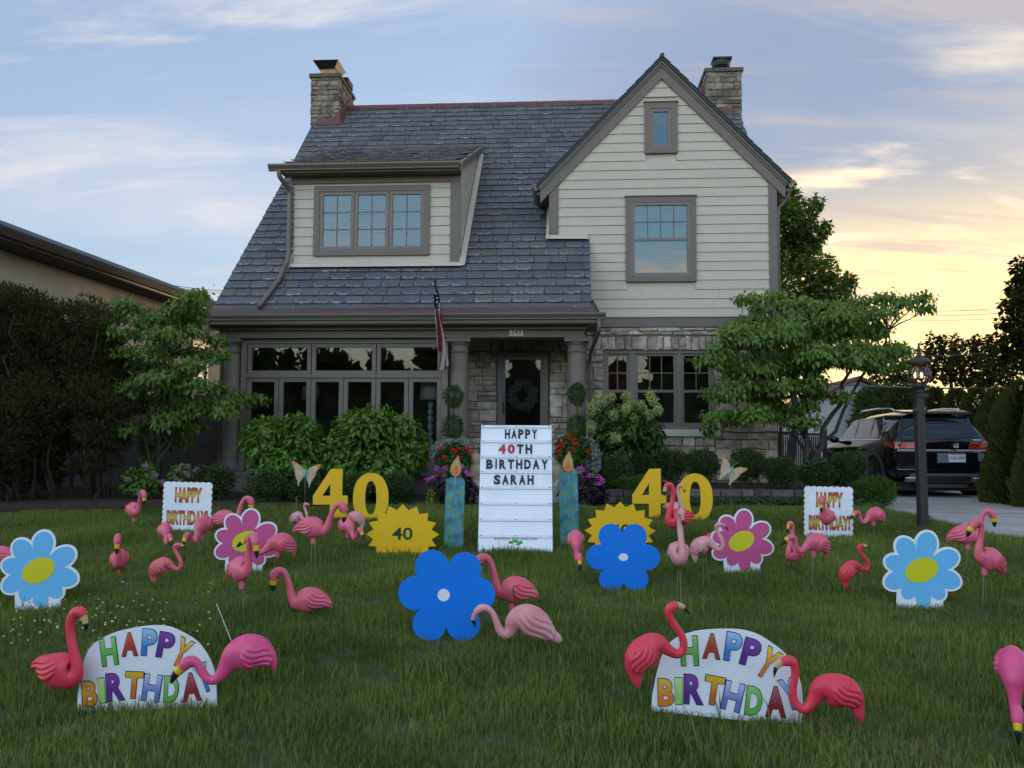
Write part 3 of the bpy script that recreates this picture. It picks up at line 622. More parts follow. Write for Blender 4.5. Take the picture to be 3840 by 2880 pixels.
# door with storm door, handle
DOORM = mat('storm_door_paint', (.13, .115, .10), .5, .06)
dr = frame_ring(MB(), -.30, .70, .86, 3.235, .085, .22, .36).build('door', DOORM, house)
frame_ring(MB(), -.213, .613, .90, 3.14, .06, .255, .30).build('storm_door_frame', DOORM, dr)
part('glass', glassmat('storm_glass', 1.6, (.55, .55, .55)), dr, -.153, .553, .270, .278, .96, 3.08); part('door_leaf', mat('brown_door_wood', (.055, .036, .024), .5, .25, 5), dr, -.2, .6, .34, .38, .87, 3.13)
for a, b in ((-.17, -.09), (.49, .57)): part('door_stile', mat('brown_door_stile', (.12, .075, .035), .5, .2, 5), dr, a, b, .325, .339, .9, 3.1)
part('door_sticker', WHITEB, dr, -.10, -.02, .262, .2655, 2.90, 3.02)
hd = part('handle', BLACK, dr, -.200, -.170, .225, .254, 1.98, 2.22, .006); MB().tube([(-.185, .225, 2.13), (-.185, .18, 2.13), (-.11, .18, 2.12)], .009, 6).build('lever', BLACK, hd)

# ---- main roof
part('roof_core', SLATE_EDGE, house, 0, 0.01, 0, .01, 5.0, 5.01).hide_render = False
bpy.data.objects.remove([o for o in house.children if o.name.startswith('roof_core')][0])
rf = MB()
def roof_slab(u0, u1, v0, v1, t=.06):
    rf.hull8([(u0, v0, roof_z(v0) - t), (u1, v0, roof_z(v0) - t), (u1, v1, roof_z(v1) - t), (u0, v1, roof_z(v1) - t), (u0, v0, roof_z(v0) - .012), (u1, v0, roof_z(v0) - .012), (u1, v1, roof_z(v1) - .012), (u0, v1, roof_z(v1) - .012)])
roof_slab(-5.42, 1.52, -1.58, .3); roof_slab(-5.40, .74, .3, 4.5); roof_slab(.74, 5.3, 1.1, 4.5)
rf.hull8([(-5.4, 4.5, 10.0), (5.3, 4.5, 10.0), (5.3, 10.6, 3.7), (-5.4, 10.6, 3.7), (-5.4, 4.5, 10.06), (5.3, 4.5, 10.06), (5.3, 10.6, 3.76), (-5.4, 10.6, 3.76)])
roof = rf.build('main_roof', SLATE_EDGE, house)
def slatemat():
    m = bpy.data.materials.new('slate'); m.use_nodes = True; t = m.node_tree; b = t.nodes['Principled BSDF']; b.inputs['Roughness'].default_value = .62; b.inputs['Specular IOR Level'].default_value = .35
    ge = t.nodes.new('ShaderNodeNewGeometry'); oi = t.nodes.new('ShaderNodeObjectInfo'); uv = t.nodes.new('ShaderNodeUVMap'); tcn = t.nodes.new('ShaderNodeTexCoord')
    sm = N(t, 'ShaderNodeMath', operation='ADD'); lk(t, ge.outputs['Random Per Island'], sm.inputs[0]); lk(t, oi.outputs['Random'], sm.inputs[1]); frc = N(t, 'ShaderNodeMath', operation='FRACT'); lk(t, sm.outputs[0], frc.inputs[0])
    cr = t.nodes.new('ShaderNodeValToRGB'); e = cr.color_ramp; e.interpolation = 'LINEAR'
    for p, c in ((0, (0.0684, 0.0721, 0.0800)), (.35, (0.0921, 0.0955, 0.1056)), (.62, (0.0772, 0.0782, 0.0840)), (.80, (0.1070, 0.1042, 0.1040)), (.90, (0.1000, 0.0848, 0.0781)), (.95, (0.1142, 0.1000, 0.0865)), (1, (0.0579, 0.0591, 0.0624))):
        el = e.elements.new(p) if p not in (0, 1) else e.elements[0 if p == 0 else -1]; el.color = (*c, 1)
    lk(t, frc.outputs[0], cr.inputs[0])
    sx = t.nodes.new('ShaderNodeSeparateXYZ'); lk(t, uv.outputs[0], sx.inputs[0])
    cm = t.nodes.new('ShaderNodeCombineXYZ'); lk(t, sx.outputs[0], cm.inputs[0]); lk(t, sx.outputs[1], cm.inputs[1]); w = N(t, 'ShaderNodeMath', operation='MULTIPLY'); lk(t, frc.outputs[0], w.inputs[0]); w.inputs[1].default_value = 37.0; lk(t, w.outputs[0], cm.inputs[2])
    nz = N(t, 'ShaderNodeTexNoise', i_Scale=3.2, i_Detail=6.0, i_Roughness=.65); lk(t, cm.outputs[0], nz.inputs['Vector'])
    # pale mineral bloom in a bowed band along the lower edge and sides
    ax = N(t, 'ShaderNodeMath', operation='MULTIPLY_ADD'); lk(t, sx.outputs[0], ax.inputs[0]); ax.inputs[1].default_value = 2; ax.inputs[2].default_value = -1
    x4 = N(t, 'ShaderNodeMath', operation='POWER'); ab = N(t, 'ShaderNodeMath', operation='ABSOLUTE'); lk(t, ax.outputs[0], ab.inputs[0]); lk(t, ab.outputs[0], x4.inputs[0]); x4.inputs[1].default_value = 5
    yb = N(t, 'ShaderNodeMath', operation='MULTIPLY_ADD'); lk(t, x4.outputs[0], yb.inputs[0]); yb.inputs[1].default_value = .55; yb.inputs[2].default_value = .15
    dd = N(t, 'ShaderNodeMath', operation='SUBTRACT'); lk(t, sx.outputs[1], dd.inputs[0]); lk(t, yb.outputs[0], dd.inputs[1])
    n2 = N(t, 'ShaderNodeMath', operation='MULTIPLY_ADD'); lk(t, nz.outputs[0], n2.inputs[0]); n2.inputs[1].default_value = 1.1; n2.inputs[2].default_value = -.55
    d3 = N(t, 'ShaderNodeMath', operation='ADD'); lk(t, dd.outputs[0], d3.inputs[0]); lk(t, n2.outputs[0], d3.inputs[1]); d4 = N(t, 'ShaderNodeMath', operation='ABSOLUTE'); lk(t, d3.outputs[0], d4.inputs[0])
    mr = N(t, 'ShaderNodeMapRange', interpolation_type='SMOOTHSTEP'); lk(t, d4.outputs[0], mr.inputs[0]); mr.inputs[1].default_value = .17; mr.inputs[2].default_value = .0
    n3 = N(t, 'ShaderNodeMapRange'); lk(t, nz.outputs[0], n3.inputs[0]); n3.inputs[1].default_value = .38; n3.inputs[2].default_value = .62
    ml = N(t, 'ShaderNodeMath', operation='MULTIPLY'); lk(t, mr.outputs[0], ml.inputs[0]); lk(t, n3.outputs[0], ml.inputs[1])
    sw_ = N(t, 'ShaderNodeMath', operation='MULTIPLY'); fr7 = N(t, 'ShaderNodeMath', operation='MULTIPLY'); lk(t, frc.outputs[0], fr7.inputs[0]); fr7.inputs[1].default_value = 7.31; fr8 = N(t, 'ShaderNodeMath', operation='FRACT'); lk(t, fr7.outputs[0], fr8.inputs[0]); lk(t, ml.outputs[0], sw_.inputs[0]); lk(t, fr8.outputs[0], sw_.inputs[1])
    mx = N(t, 'ShaderNodeMixRGB'); lk(t, sw_.outputs[0], mx.inputs[0]); lk(t, cr.outputs[0], mx.inputs[1]); mx.inputs[2].default_value = (.33, .33, .36, 1)
    nv = N(t, 'ShaderNodeMath', operation='MULTIPLY_ADD'); lk(t, nz.outputs[0], nv.inputs[0]); nv.inputs[1].default_value = .8; nv.inputs[2].default_value = .6
    sc = N(t, 'ShaderNodeVectorMath', operation='SCALE'); lk(t, mx.outputs[0], sc.inputs[0]); lk(t, nv.outputs[0], sc.inputs['Scale']); lk(t, sc.outputs[0], b.inputs['Base Color'])
    bp = N(t, 'ShaderNodeBump', i_Strength=.35, i_Distance=.01); lk(t, nz.outputs[0], bp.inputs['Height']); lk(t, bp.outputs[0], b.inputs['Normal'])
    return m
SLATE = slatemat()
SLX = math.sqrt(1 + RM * RM); ROW = .254
def slate_verts(w, L=.34, t0=.022):
    h = w / 2; j = lambda: rs.normal(0, .004)
    c = .02 * rs.uniform(0, 1) * (rs.uniform() < .25)
    V = [(-h + j(), 0 + j(), t0), (h + j(), 0 + c + j(), t0), (h, L, .002), (-h, L, .002), (-h, 0, t0 - .012), (h, 0, t0 - .012)]
    return V, [(0, 1, 2, 3), (4, 5, 1, 0), (5, 2, 1, 1)[:3], (4, 0, 3)], [(0, 0), (1, 0), (1, L / ROW), (0, L / ROW)]
def slate_me(w):
    V, Fc, U = slate_verts(w); me = bpy.data.meshes.new('slate'); me.from_pydata(V, [], Fc); ul = me.uv_layers.new(name='UVMap')
    uvs = {0: U[0], 1: U[1], 2: U[2], 3: U[3], 4: (0, 0), 5: (1, 0)}
    for lp in me.loops: ul.data[lp.index].uv = uvs[lp.vertex_index]
    me.update(); me.materials.append(SLATE); return me
smes = [(w, slate_me(w - .013)) for w in (.27, .29, .31, .33, .35, .37) for _ in range(2)]
pitch = math.atan(RM); slots = []
nrow = int(8.85 / ROW) + 1
for r_i in range(nrow):
    v = -1.62 + r_i * ROW / SLX; u = -5.44 + (r_i % 2) * -.12 + rs.uniform(-.05, 0) + .012 * r_i * .25
    umax = 1.53 if v < .02 else 5.32
    while u < umax:
        w, me = smes[rs.integers(len(smes))]; lo_ = max(u, -5.46 + .004 * r_i); hi_ = min(u + w, umax); w0 = w; u += w
        if hi_ - lo_ < .06: continue
        w = hi_ - lo_; uc = (lo_ + hi_) / 2; zc_ = roof_z(v)
        if -4.25 < uc < -1.03 and -.55 < v < 2.78: continue           # under the dormer
        if v > .02 and uc > .70:
            if roof_z(v + .2) < 9.1 - GS * abs(uc - GP) - .05: continue   # behind the gable roof
        slots.append((r_i, uc, v, me, w, w / w0))
def near_key(s): return hw(s[1], s[2], roof_z(s[2])).length
slots.sort(key=near_key)
rest_V = []; rest_F = []; rest_U = []
for i, (r_i, uc, v, me, w, sx_) in enumerate(slots):
    tilt = pitch - .035 + rs.normal(0, .006)
    if i < 300:
        o = obj('slate', me, roof, (uc, v, roof_z(v) + .006), (tilt, rs.normal(0, .006), rs.normal(0, .008)), (sx_, 1, 1))
    else:
        V, Fc, U = slate_verts(w - .013); ct, st_ = math.cos(tilt), math.sin(tilt); b = len(rest_V)
        rest_V += [(uc + x, v + y * ct - z * st_, roof_z(v) + .006 + y * st_ + z * ct) for x, y, z in V]
        rest_F += [(b, b + 1, b + 2, b + 3), (b + 4, b + 5, b + 1, b)]
        rest_U += U + [(0, 0), (1, 0), (1, 0), (0, 0)]
o = obj('upper_slates', np_mesh('upper_slates', rest_V, rest_F, SLATE, uv=rest_U), roof); tag(o, kind='stuff')
MB().hull8([(-5.30, 4.40, 10.03), (4.6, 4.40, 10.0), (4.6, 4.62, 10.0), (-5.30, 4.62, 10.03), (-5.30, 4.44, 10.13), (4.6, 4.44, 10.10), (4.6, 4.58, 10.10), (-5.30, 4.58, 10.13)]).build('ridge_flashing', REDMET, house)
MB().hull8([(-5.62, -1.66, 3.755), (1.62, -1.66, 3.755), (1.62, -1.5, 3.80), (-5.5, -1.5, 3.80), (-5.60, -1.64, 3.80), (1.60, -1.64, 3.80), (1.56, -1.45, 3.94), (-5.46, -1.45, 3.94)]).build('eave_flashing', mat('dark_red_copper', (.075, .04, .038), .5, .2, 8), house)
MB().hull8([(1.50, -1.6, 3.72), (1.68, -1.62, 3.72), (1.56, -1.2, 3.9), (1.50, -1.2, 3.9), (1.50, -1.6, 3.80), (1.66, -1.61, 3.78), (1.56, -1.3, 4.03), (1.50, -1.3, 4.03)]).build('kick_flashing', BLACK, house)

# ---- dormer
DV = -.6
dm = MB(); dm.box(-4.27, -1.0, DV, DV + .2, 4.84, 6.62)
for (a, b) in ((-4.27, -4.19), (-1.08, -1.0)):
    dm.prism([(DV + .2, 4.86), (2.9, 8.35), (DV + .2, 6.72)], b - a, 'x', a)
dormer = dm.build('dormer', CREAM, house)
zz = 4.87
while zz < 6.46:
    for (a, b) in ((-4.262, -3.80), (-1.60, -1.16)) if zz < 6.30 and zz + EXPO > 5.06 else ((-4.262, -1.16),):
        lap(dormer, a, b, a, b, zz, DV - .002, min(EXPO, 6.46 - zz))
    zz += .186
for k in range(18):                            # side boards parallel to the dormer roof
    z0_ = 6.55 - k * .155; v1_ = (z0_ - 5.30) / (RM - .43) ; v0_ = DV + .01
    v1_ = (z0_ + .43 * (0 - DV) - 5.47) / (RM - .43)
    v1_ = min(v1_, 2.8)
    if v1_ < v0_ + .08: break
    zt = z0_ + .43 * (v1_ - DV)
    MB().hull8([(-.998, v0_, z0_), (-.976, v0_, z0_), (-.976, v1_, zt), (-.998, v1_, zt), (-.998, v0_, z0_ + .15), (-.992, v0_, z0_ + .15), (-.992, v1_, zt + .15), (-.998, v1_, zt + .15)]).build('siding_board', CREAM, dormer)
part('corner_board', TRIM, dormer, -1.17, -.974, DV - .045, DV + .008, 4.86, 6.60); part('frieze', TRIM, dormer, -4.33, -.974, DV - .05, DV + .005, 6.47, 6.62)
MB().hull8([(-4.34, DV - .13, 4.80), (-.93, DV - .13, 4.80), (-.93, DV - .03, 4.84), (-4.30, DV - .03, 4.84), (-4.30, DV - .10, 4.87), (-.97, DV - .10, 4.87), (-.97, DV - .03, 4.90), (-4.28, DV - .03, 4.90)]).build('apron_flashing', CREAM, dormer)
MB().hull8([(-.97, DV - .11, 4.80), (-.87, DV - .11, 4.82), (-.87, 2.55, 8.09), (-.97, 2.55, 8.09), (-.97, DV - .09, 4.93), (-.95, DV - .09, 4.93), (-.95, 2.55, 8.20), (-.97, 2.55, 8.20)]).build('side_flashing', CREAM, dormer)
MB().hull8([(-4.36, DV - .11, 4.80), (-4.28, DV - .11, 4.80), (-4.28, 2.5, 8.04), (-4.36, 2.5, 8.04), (-4.30, DV - .09, 4.93), (-4.28, DV - .09, 4.93), (-4.28, 2.5, 8.14), (-4.30, 2.5, 8.14)]).build('side_flashing', CREAM, dormer)
casing(-3.86, -1.57, 5.035, 6.412, .115, DV - .065, DV + .005)
for k in range(3):
    a = -3.745 + k * .6883; window(a + .004, a + .684, 5.15, 6.297, DV - .006, .066, .045, cols=2, rows=3, blind=True, label='six-pane casement window of the dormer')
part('dark_backing', DARKROOM, dormer, -3.74, -1.69, DV - .003, DV - .001, 5.16, 6.29)
# shed roof of the dormer
e0, z0_, e1, z1_ = DV - .34, 6.74, 2.86, 8.40; sl_ = (z1_ - z0_) / (e1 - e0)
dr_ = MB().hull8([(-4.52, e0, z0_ - .07), (-.93, e0, z0_ - .07), (-.93, e1, z1_ - .07), (-4.40, e1, z1_ - .07), (-4.52, e0, z0_), (-.93, e0, z0_), (-.93, e1, z1_), (-4.40, e1, z1_)]).build('shed_roof', SLATE_EDGE, dormer)
V_ = []; F_ = []; U_ = []
nr = 17; a2 = math.atan(sl_) - .04
for r_i in range(nr):
    v = e0 - .02 + r_i * (e1 - e0) / nr; u = -4.56 + .1 * (r_i % 2)
    while u < -.95:
        w = rs.uniform(.16, .28); b = len(V_); uc = u + w / 2; u += w
        if uc + w / 2 > -.90: break
        Vv, _f2, U = slate_verts(w - .010, .26, .034); ct, st_ = math.cos(a2), math.sin(a2); zb = z0_ + (v - e0) * sl_ + .004 + rs.uniform(0, .006)
        V_ += [(uc + x, v + y * ct - z * st_, zb + y * st_ + z * ct) for x, y, z in Vv]; F_ += [(b, b + 1, b + 2, b + 3), (b + 4, b + 5, b + 1, b)]; U_ += U + [(0, 0), (1, 0), (1, 0), (0, 0)]
tag(obj('dormer_slates', np_mesh('dormer_slates', V_, F_, mat('weathered_dormer_slate', (.135, .120, .112), .75, .3, 6, island=.4, bump=.3), uv=U_), dr_ and dormer), kind='stuff')
MB().hull8([(-.97, e0, z0_ - .13), (-.90, e0, z0_ - .13), (-.90, e1, z1_ - .13), (-.97, e1, z1_ - .13), (-.97, e0, z0_ + .02), (-.90, e0, z0_ + .02), (-.90, e1, z1_ + .02), (-.97, e1, z1_ + .02)]).build('rake_board', TRIM, dormer)
MB().box(-4.45, -.96, e0 + .01, DV - .01, 6.60, 6.665).build('soffit', TRIM, dormer)
gutter('dormer_gutter', -4.66, -.955, e0 + .005, 6.63, dormer)
downspout(curved([(-4.45, e0 - .05, 6.64), (-4.45, e0 - .04, 6.52), (-4.33, DV - .09, 6.32), (-4.33, DV - .09, 4.98), (-4.40, -1.0, 4.50), (-4.55, -1.60, 3.89)]), .046, dormer)

# ---- chimneys
CAPST = mat('chimney_cap_stone', (.10, .085, .07), .85, .25, 8, bump=.3); FLUE = mat('clay_flue', (.42, .26, .13), .8, .2, 6)
def chimney(u0, u1, v0, v1, zb, zt, flip):
    c = part('chimney', MORTAR, house, u0, u1, v0, v1, zb, zt)
    ashlar(c, STONED, u0 - .02, u1 + .02, zb, zt, v0, hmin=.10, hmax=.2, wmin=.14, wmax=.38, d=.03)
    if flip > 0: ashlar(c, STONED, v0 - .01, v1, zb + .9, zt, u1, hmin=.1, hmax=.2, wmin=.14, wmax=.38, horiz='v', flip=1)
    else: ashlar(c, STONED, v0 - .01, v1, zb + .9, zt, u0, hmin=.1, hmax=.2, wmin=.14, wmax=.38, horiz='v', flip=-1)
    part('chimney_cap', CAPST, c, u0 - .06, u1 + .06, v0 - .06, v1 + .06, zt, zt + .10, .008)
    return c
cL = chimney(-5.43, -4.74, 3.85, 5.25, 8.6, 10.62, 1)
part('flue', FLUE, cL, -5.24, -4.86, 3.95, 4.4, 10.72, 10.90)
MB().hull8([(-5.27, 3.9, 10.90), (-4.85, 3.9, 10.90), (-4.85, 4.45, 10.90), (-5.27, 4.45, 10.90), (-5.40, 3.78, 11.06), (-4.74, 3.78, 11.06), (-4.74, 4.55, 11.06), (-5.40, 4.55, 11.06)]).build('flue_cap', BLACK, cL)
part('flue_cap', BLACK, cL, -4.96, -4.70, 4.6, 5.1, 10.80, 10.96)
cR = chimney(4.52, 5.35, 3.95, 5.25, 8.4, 10.55, -1)
part('flue', FLUE, cR, 4.80, 5.10, 4.2, 4.6, 10.65, 10.72); MB().lathe([(.15, 0), (.15, .10), (.19, .14), (.22, .18), (.24, .30), (.18, .33)], 8, (4.95, 4.4, 10.70)).build('flue_cap', BLACK, cR); part('flue_lid', BLACK, cR, 4.73, 5.20, 4.2, 4.6, 11.03, 11.07)
# red flashing at the feet of both chimneys
MB().hull8([(-5.24, 3.76, 9.36), (-4.66, 3.76, 9.36), (-4.66, 3.80, 9.36), (-5.24, 3.80, 9.36), (-5.16, 3.76, 9.47), (-4.66, 3.76, 9.62), (-4.66, 3.80, 9.62), (-5.16, 3.80, 9.47)]).build('chimney_flashing', REDMET, cL)
MB().hull8([(-4.71, 3.78, 9.33), (-4.60, 3.78, 9.33), (-4.60, 4.9, 10.2), (-4.71, 4.9, 10.2), (-4.71, 3.78, 9.66), (-4.68, 3.78, 9.66), (-4.68, 4.9, 10.52), (-4.71, 4.9, 10.52)]).build('chimney_flashing', REDMET, cL)
MB().hull8([(4.40, 3.86, 9.43), (5.15, 3.86, 9.43), (5.15, 3.90, 9.43), (4.40, 3.90, 9.43), (4.40, 3.86, 9.60), (5.15, 3.86, 9.58), (5.15, 3.90, 9.58), (4.40, 3.90, 9.60)]).build('chimney_flashing', REDMET, cR)
MB().hull8([(4.40, 3.86, 9.4), (4.50, 3.86, 9.4), (4.50, 4.5, 10.1), (4.40, 4.5, 10.1), (4.44, 3.86, 9.85), (4.50, 3.86, 9.85), (4.50, 4.5, 10.45), (4.44, 4.5, 10.45)]).build('chimney_flashing', REDMET, cR)
# body of the house behind
part('rear_wall', CREAM, house, -5.3, 5.1, 10.2, 10.4, .4, 4.0); MB().prism([(-.9, .45), (10.4, .45), (10.4, 3.7), (4.5, 9.9), (-.9, 4.2)], .05, 'x', -5.34).build('side_wall', CREAM, house); MB().prism([(2.0, 6.5), (9.0, 5.0), (4.5, 9.9)], .05, 'x', 5.05).build('side_wall', CREAM, house)
# ------------------------------------------------------------------ vegetation
rv_ = np.random.default_rng(77)
def leaf_np(P, D, Nn, L, W, fold=.18):
    """P bases, D unit tip directions, Nn rough normals, L lengths, W widths -> 5 verts, 4 tris per leaf"""
    n = len(P); D = D / np.linalg.norm(D, axis=1, keepdims=True); B = np.cross(D, Nn); B /= (np.linalg.norm(B, axis=1, keepdims=True) + 1e-9); Nn = np.cross(B, D)
    L = np.broadcast_to(np.asarray(L, float), (n,))[:, None]; W = np.broadcast_to(np.asarray(W, float), (n,))[:, None]
    mid = P + D * L * .45 - Nn * L * fold * .4; lft = P + D * L * .42 + B * W * .5 + Nn * L * fold * .25; rgt = P + D * L * .42 - B * W * .5 + Nn * L * fold * .25; tip = P + D * L - Nn * L * fold
    V = np.stack([P, lft, mid, rgt, tip], 1).reshape(-1, 3); b = (np.arange(n) * 5)[:, None]
    Fc = np.concatenate([b + np.array([[0, 2, 1]]), b + np.array([[1, 2, 4]]), b + np.array([[0, 3, 2]]), b + np.array([[3, 4, 2]])], 1).reshape(-1, 3)
    return V, Fc
def rdir(n):
    v = rv_.normal(size=(n, 3)); return v / np.linalg.norm(v, axis=1, keepdims=True)
def shell_pts(n, c, r, inner=.55, zmin=-1.0, lump=.12):
    """points through the outer part of a lumpy ellipsoid"""
    d = rdir(int(n * 1.6)); d = d[d[:, 2] > zmin][:n]; n = len(d)
    k = np.cbrt(rv_.uniform(inner ** 3, 1, n)); lum = 1 + lump * (np.sin(d[:, 0] * 5 + c[0] * 7) * np.cos(d[:, 1] * 4 + c[1] * 3) + np.sin(d[:, 2] * 6 + c[2] * 5) * .6) + rv_.normal(0, .05, n)
    return np.asarray(c) + d * (k * lum)[:, None] * np.asarray(r), d
def crown(name, clusters, m, parent, L, W, droop=.2, out=1.0, lean=None, jit=.6, inner=.3, per=None):
    """leaf crown from clusters (centre, radii, n)"""
    VV = []; FF = []; b = 0
    for (c, r, n) in clusters:
        P, d = shell_pts(n, c, r, inner); n = len(P)
        D = d * out + rdir(n) * jit + np.array([0, 0, -droop]); Nn = np.array([0, 0, 1.0]) + rdir(n) * .5 + d * .4
        V, Fc = leaf_np(P, D, Nn, L * rv_.uniform(.65, 1.2, n), W * rv_.uniform(.7, 1.15, n)); VV.append(V); FF.append(Fc + b); b += len(V)
    V = np.concatenate(VV); Fc = np.concatenate(FF)
    return obj(name, np_mesh(name, V, Fc, m), parent)
BARK = mat('grey_brown_bark', (.055, .042, .032), .9, .35, 14, bump=.8, bscale=40)
BARKD = mat('dark_bark', (.030, .022, .018), .9, .3, 14, bump=.6, bscale=40)
def wob(a, b, n=6, s=.06):
    a, b = Vector(a), Vector(b); L = (b - a).length; P = []
    for i in range(n + 1):
        t = i / n; p = a.lerp(b, t)
        if 0 < i < n: p += Vector((rv_.normal(), rv_.normal(), rv_.normal() * .5)) * s * L * .25
        P.append(p)
    return P
def limb(m, a, b, r0, r1, n=6, s=.06, k=7):
    P = wob(a, b, n, s); m.tube(P, [r0 + (r1 - r0) * i / n for i in range(n + 1)], k); return P

# ---- dogwoods: layered trees, branch sprays taken tier by tier
DOG = leafmat('dogwood_leaf', (0.0543, 0.1168, 0.0174), (0.1779, 0.2700, 0.0432), .38, .5, patch=1.1)
def dogwood(name, base_px, Y, spots, off, sc, stems, label, L=.11, W=.062, dens=1.0, depth=.9, fork_px=None):
    bp = at(*base_px, Y); bp.z = max(bp.z, .47)
    t = empty(name, bp, 0, label, 'tree'); cl = []; br = MB()
    hubs = []
    for (px_, py_, r0) in stems:
        e = at(px_, py_, Y) - bp; P = limb(br, (rv_.normal() * .03, rv_.normal() * .03, -.05), e, r0, r0 * .45, 7, .12, 8); hubs.append(P)
    tr = br.build('trunk', BARK, t, smooth=True)
    bb = MB()
    for (cx, cy, rx, ry) in spots:
        px_, py_ = off[0] + (cx + rv_.normal(0, .22) * rx) / sc, off[1] + (cy + rv_.normal(0, .25) * ry) / sc; dy = rv_.uniform(-depth, depth) * .8
        c = at(px_, py_, Y + dy) - bp; k = (Y + dy) / 3075.0 / sc
        ra = (rx * k * 1.05, max(rx * k * 1.0, .18), ry * k * rv_.uniform(.5, .9)); n = int(dens * 165 * (rx / 60) * max(ry / 28, .75) + 18); cl.append((tuple(c), ra, int(n * 1.0)))
        h = min((p for P in hubs for p in P[2:]), key=lambda p: (p - Vector(c)).length + max(0, p.z - c.z) * 1.5)
        mid = h.lerp(Vector(c), .6) + Vector((0, 0, -.05)); bb.tube([h, h.lerp(mid, .5) + Vector((0, 0, .02)), mid, Vector(c)], [.016, .013, .009, .004], 5)
        for q in range(2):
            e = Vector(c) + Vector((rv_.uniform(-1, 1) * ra[0], rv_.uniform(-1, 1) * ra[1], rv_.uniform(-.3, .3) * ra[2])); bb.tube([mid, mid.lerp(e, .5), e], [.006, .004, .002], 4)
    tag(bb.build('branches', BARK, t, smooth=True), kind='stuff')
    VV = []; FF = []; b = 0
    for (c, r, n) in cl:
        d = rdir(n); P = np.asarray(c) + d * np.asarray(r) * np.cbrt(rv_.uniform(.05, 1, n))[:, None] + np.stack([np.zeros(n)] * 3, 1)
        P += rv_.normal(0, .05, P.shape); P[:, 2] -= .18 * r[0] * (d[:, 0] ** 2 + d[:, 1] ** 2)
        D = np.stack([d[:, 0] * .7, d[:, 1] * .7, -.75 + rv_.normal(0, .35, n)], 1) + rdir(n) * .45; Nn = np.stack([d[:, 0] * .8, d[:, 1] * .8 - .1, np.full(n, .9)], 1) + rdir(n) * .35
        V, Fc = leaf_np(P, D, Nn, L * rv_.uniform(.6, 1.2, n), W * rv_.uniform(.7, 1.2, n), .22); VV.append(V); FF.append(Fc + b); b += len(V)
    obj('crown', np_mesh('crown', np.concatenate(VV), np.concatenate(FF), DOG), t)
    return t
RD = [(290,305,55,25),(360,370,50,40),(450,310,60,30),(560,350,90,40),(700,350,80,30),(820,370,90,30),(950,350,70,30),(1060,330,60,25),(1180,345,60,25),(1280,310,45,25),(1310,370,40,20),
 (380,460,110,45),(520,430,120,50),(660,420,130,40),(800,430,130,45),(930,410,100,35),(1060,390,90,25),(250,500,100,40),(330,560,130,45),(520,540,140,60),(700,520,150,60),(870,500,130,50),(1000,500,60,40),(1060,510,40,25),
 (180,590,70,35),(330,640,140,50),(520,620,160,50),(700,620,150,50),(880,600,130,60),(1000,620,80,60),(1100,580,60,25),(1190,610,55,30),(1120,650,40,20),(80,660,80,25),(170,700,60,20),(380,720,160,45),(560,700,150,50),(740,680,120,40),(900,670,120,60),(1030,690,60,40),(1180,690,50,15),
 (330,800,130,40),(500,820,100,40),(130,860,90,35),(240,850,100,30),(420,870,120,30),(600,800,70,40),(700,790,60,40),(660,690,90,30),(120,980,60,40),(230,970,100,40),(350,960,100,40),(470,950,80,40),(560,1000,50,30),(650,940,50,30),(700,860,50,30),(830,870,40,30),(100,1060,30,20),(640,1010,50,25)]
dogwood('dogwood_tree', (3030, 1760), 14.5, RD, (2600, 900), 1.508, [(2975, 1330, .055), (3020, 1260, .05), (3190, 1390, .06), (3330, 1240, .04), (2900, 1420, .035)], 'spreading layered dogwood tree with several stems by the driveway corner of the house')
LD = [(1000,520,40,20),(930,540,50,25),(620,570,60,25),(690,600,40,25),(870,590,70,30),(960,600,60,40),(600,640,60,30),(800,650,70,30),(900,660,80,40),(980,660,40,20),(700,660,40,25),(560,710,40,15),(650,720,60,30),(850,720,90,30),(960,700,40,30),(1060,750,40,20),
 (520,785,50,20),(600,800,70,30),(730,800,80,30),(860,790,90,30),(950,810,60,30),(1040,810,60,35),(1110,835,35,18),(650,860,80,35),(780,870,100,35),(920,880,80,30),(640,930,70,30),(760,930,110,30),(900,930,90,30),(700,990,110,35),(850,990,110,35),(980,970,80,25),(1060,990,50,20),(600,960,60,20),(570,1040,50,20),(660,1060,90,30),(800,1070,120,30),(950,1070,90,30),(1080,1060,80,25),(1180,1020,60,30),(1270,1040,45,20),(1100,1100,50,25),
 (900,1130,90,30),(800,1150,70,30),(980,1170,60,25),(640,1190,60,25),(720,1190,60,25),(860,1210,70,30),(740,1250,60,30),(830,1270,50,25),(920,1240,40,20),(770,1310,50,20)]
dogwood('dogwood_tree', (586, 1775), 14.2, LD, (0, 700), 1.327, [(600, 1200, .045), (640, 1330, .035), (540, 1400, .03), (720, 1420, .03)], 'slender young dogwood tree in front of the board fence at left', dens=.85)

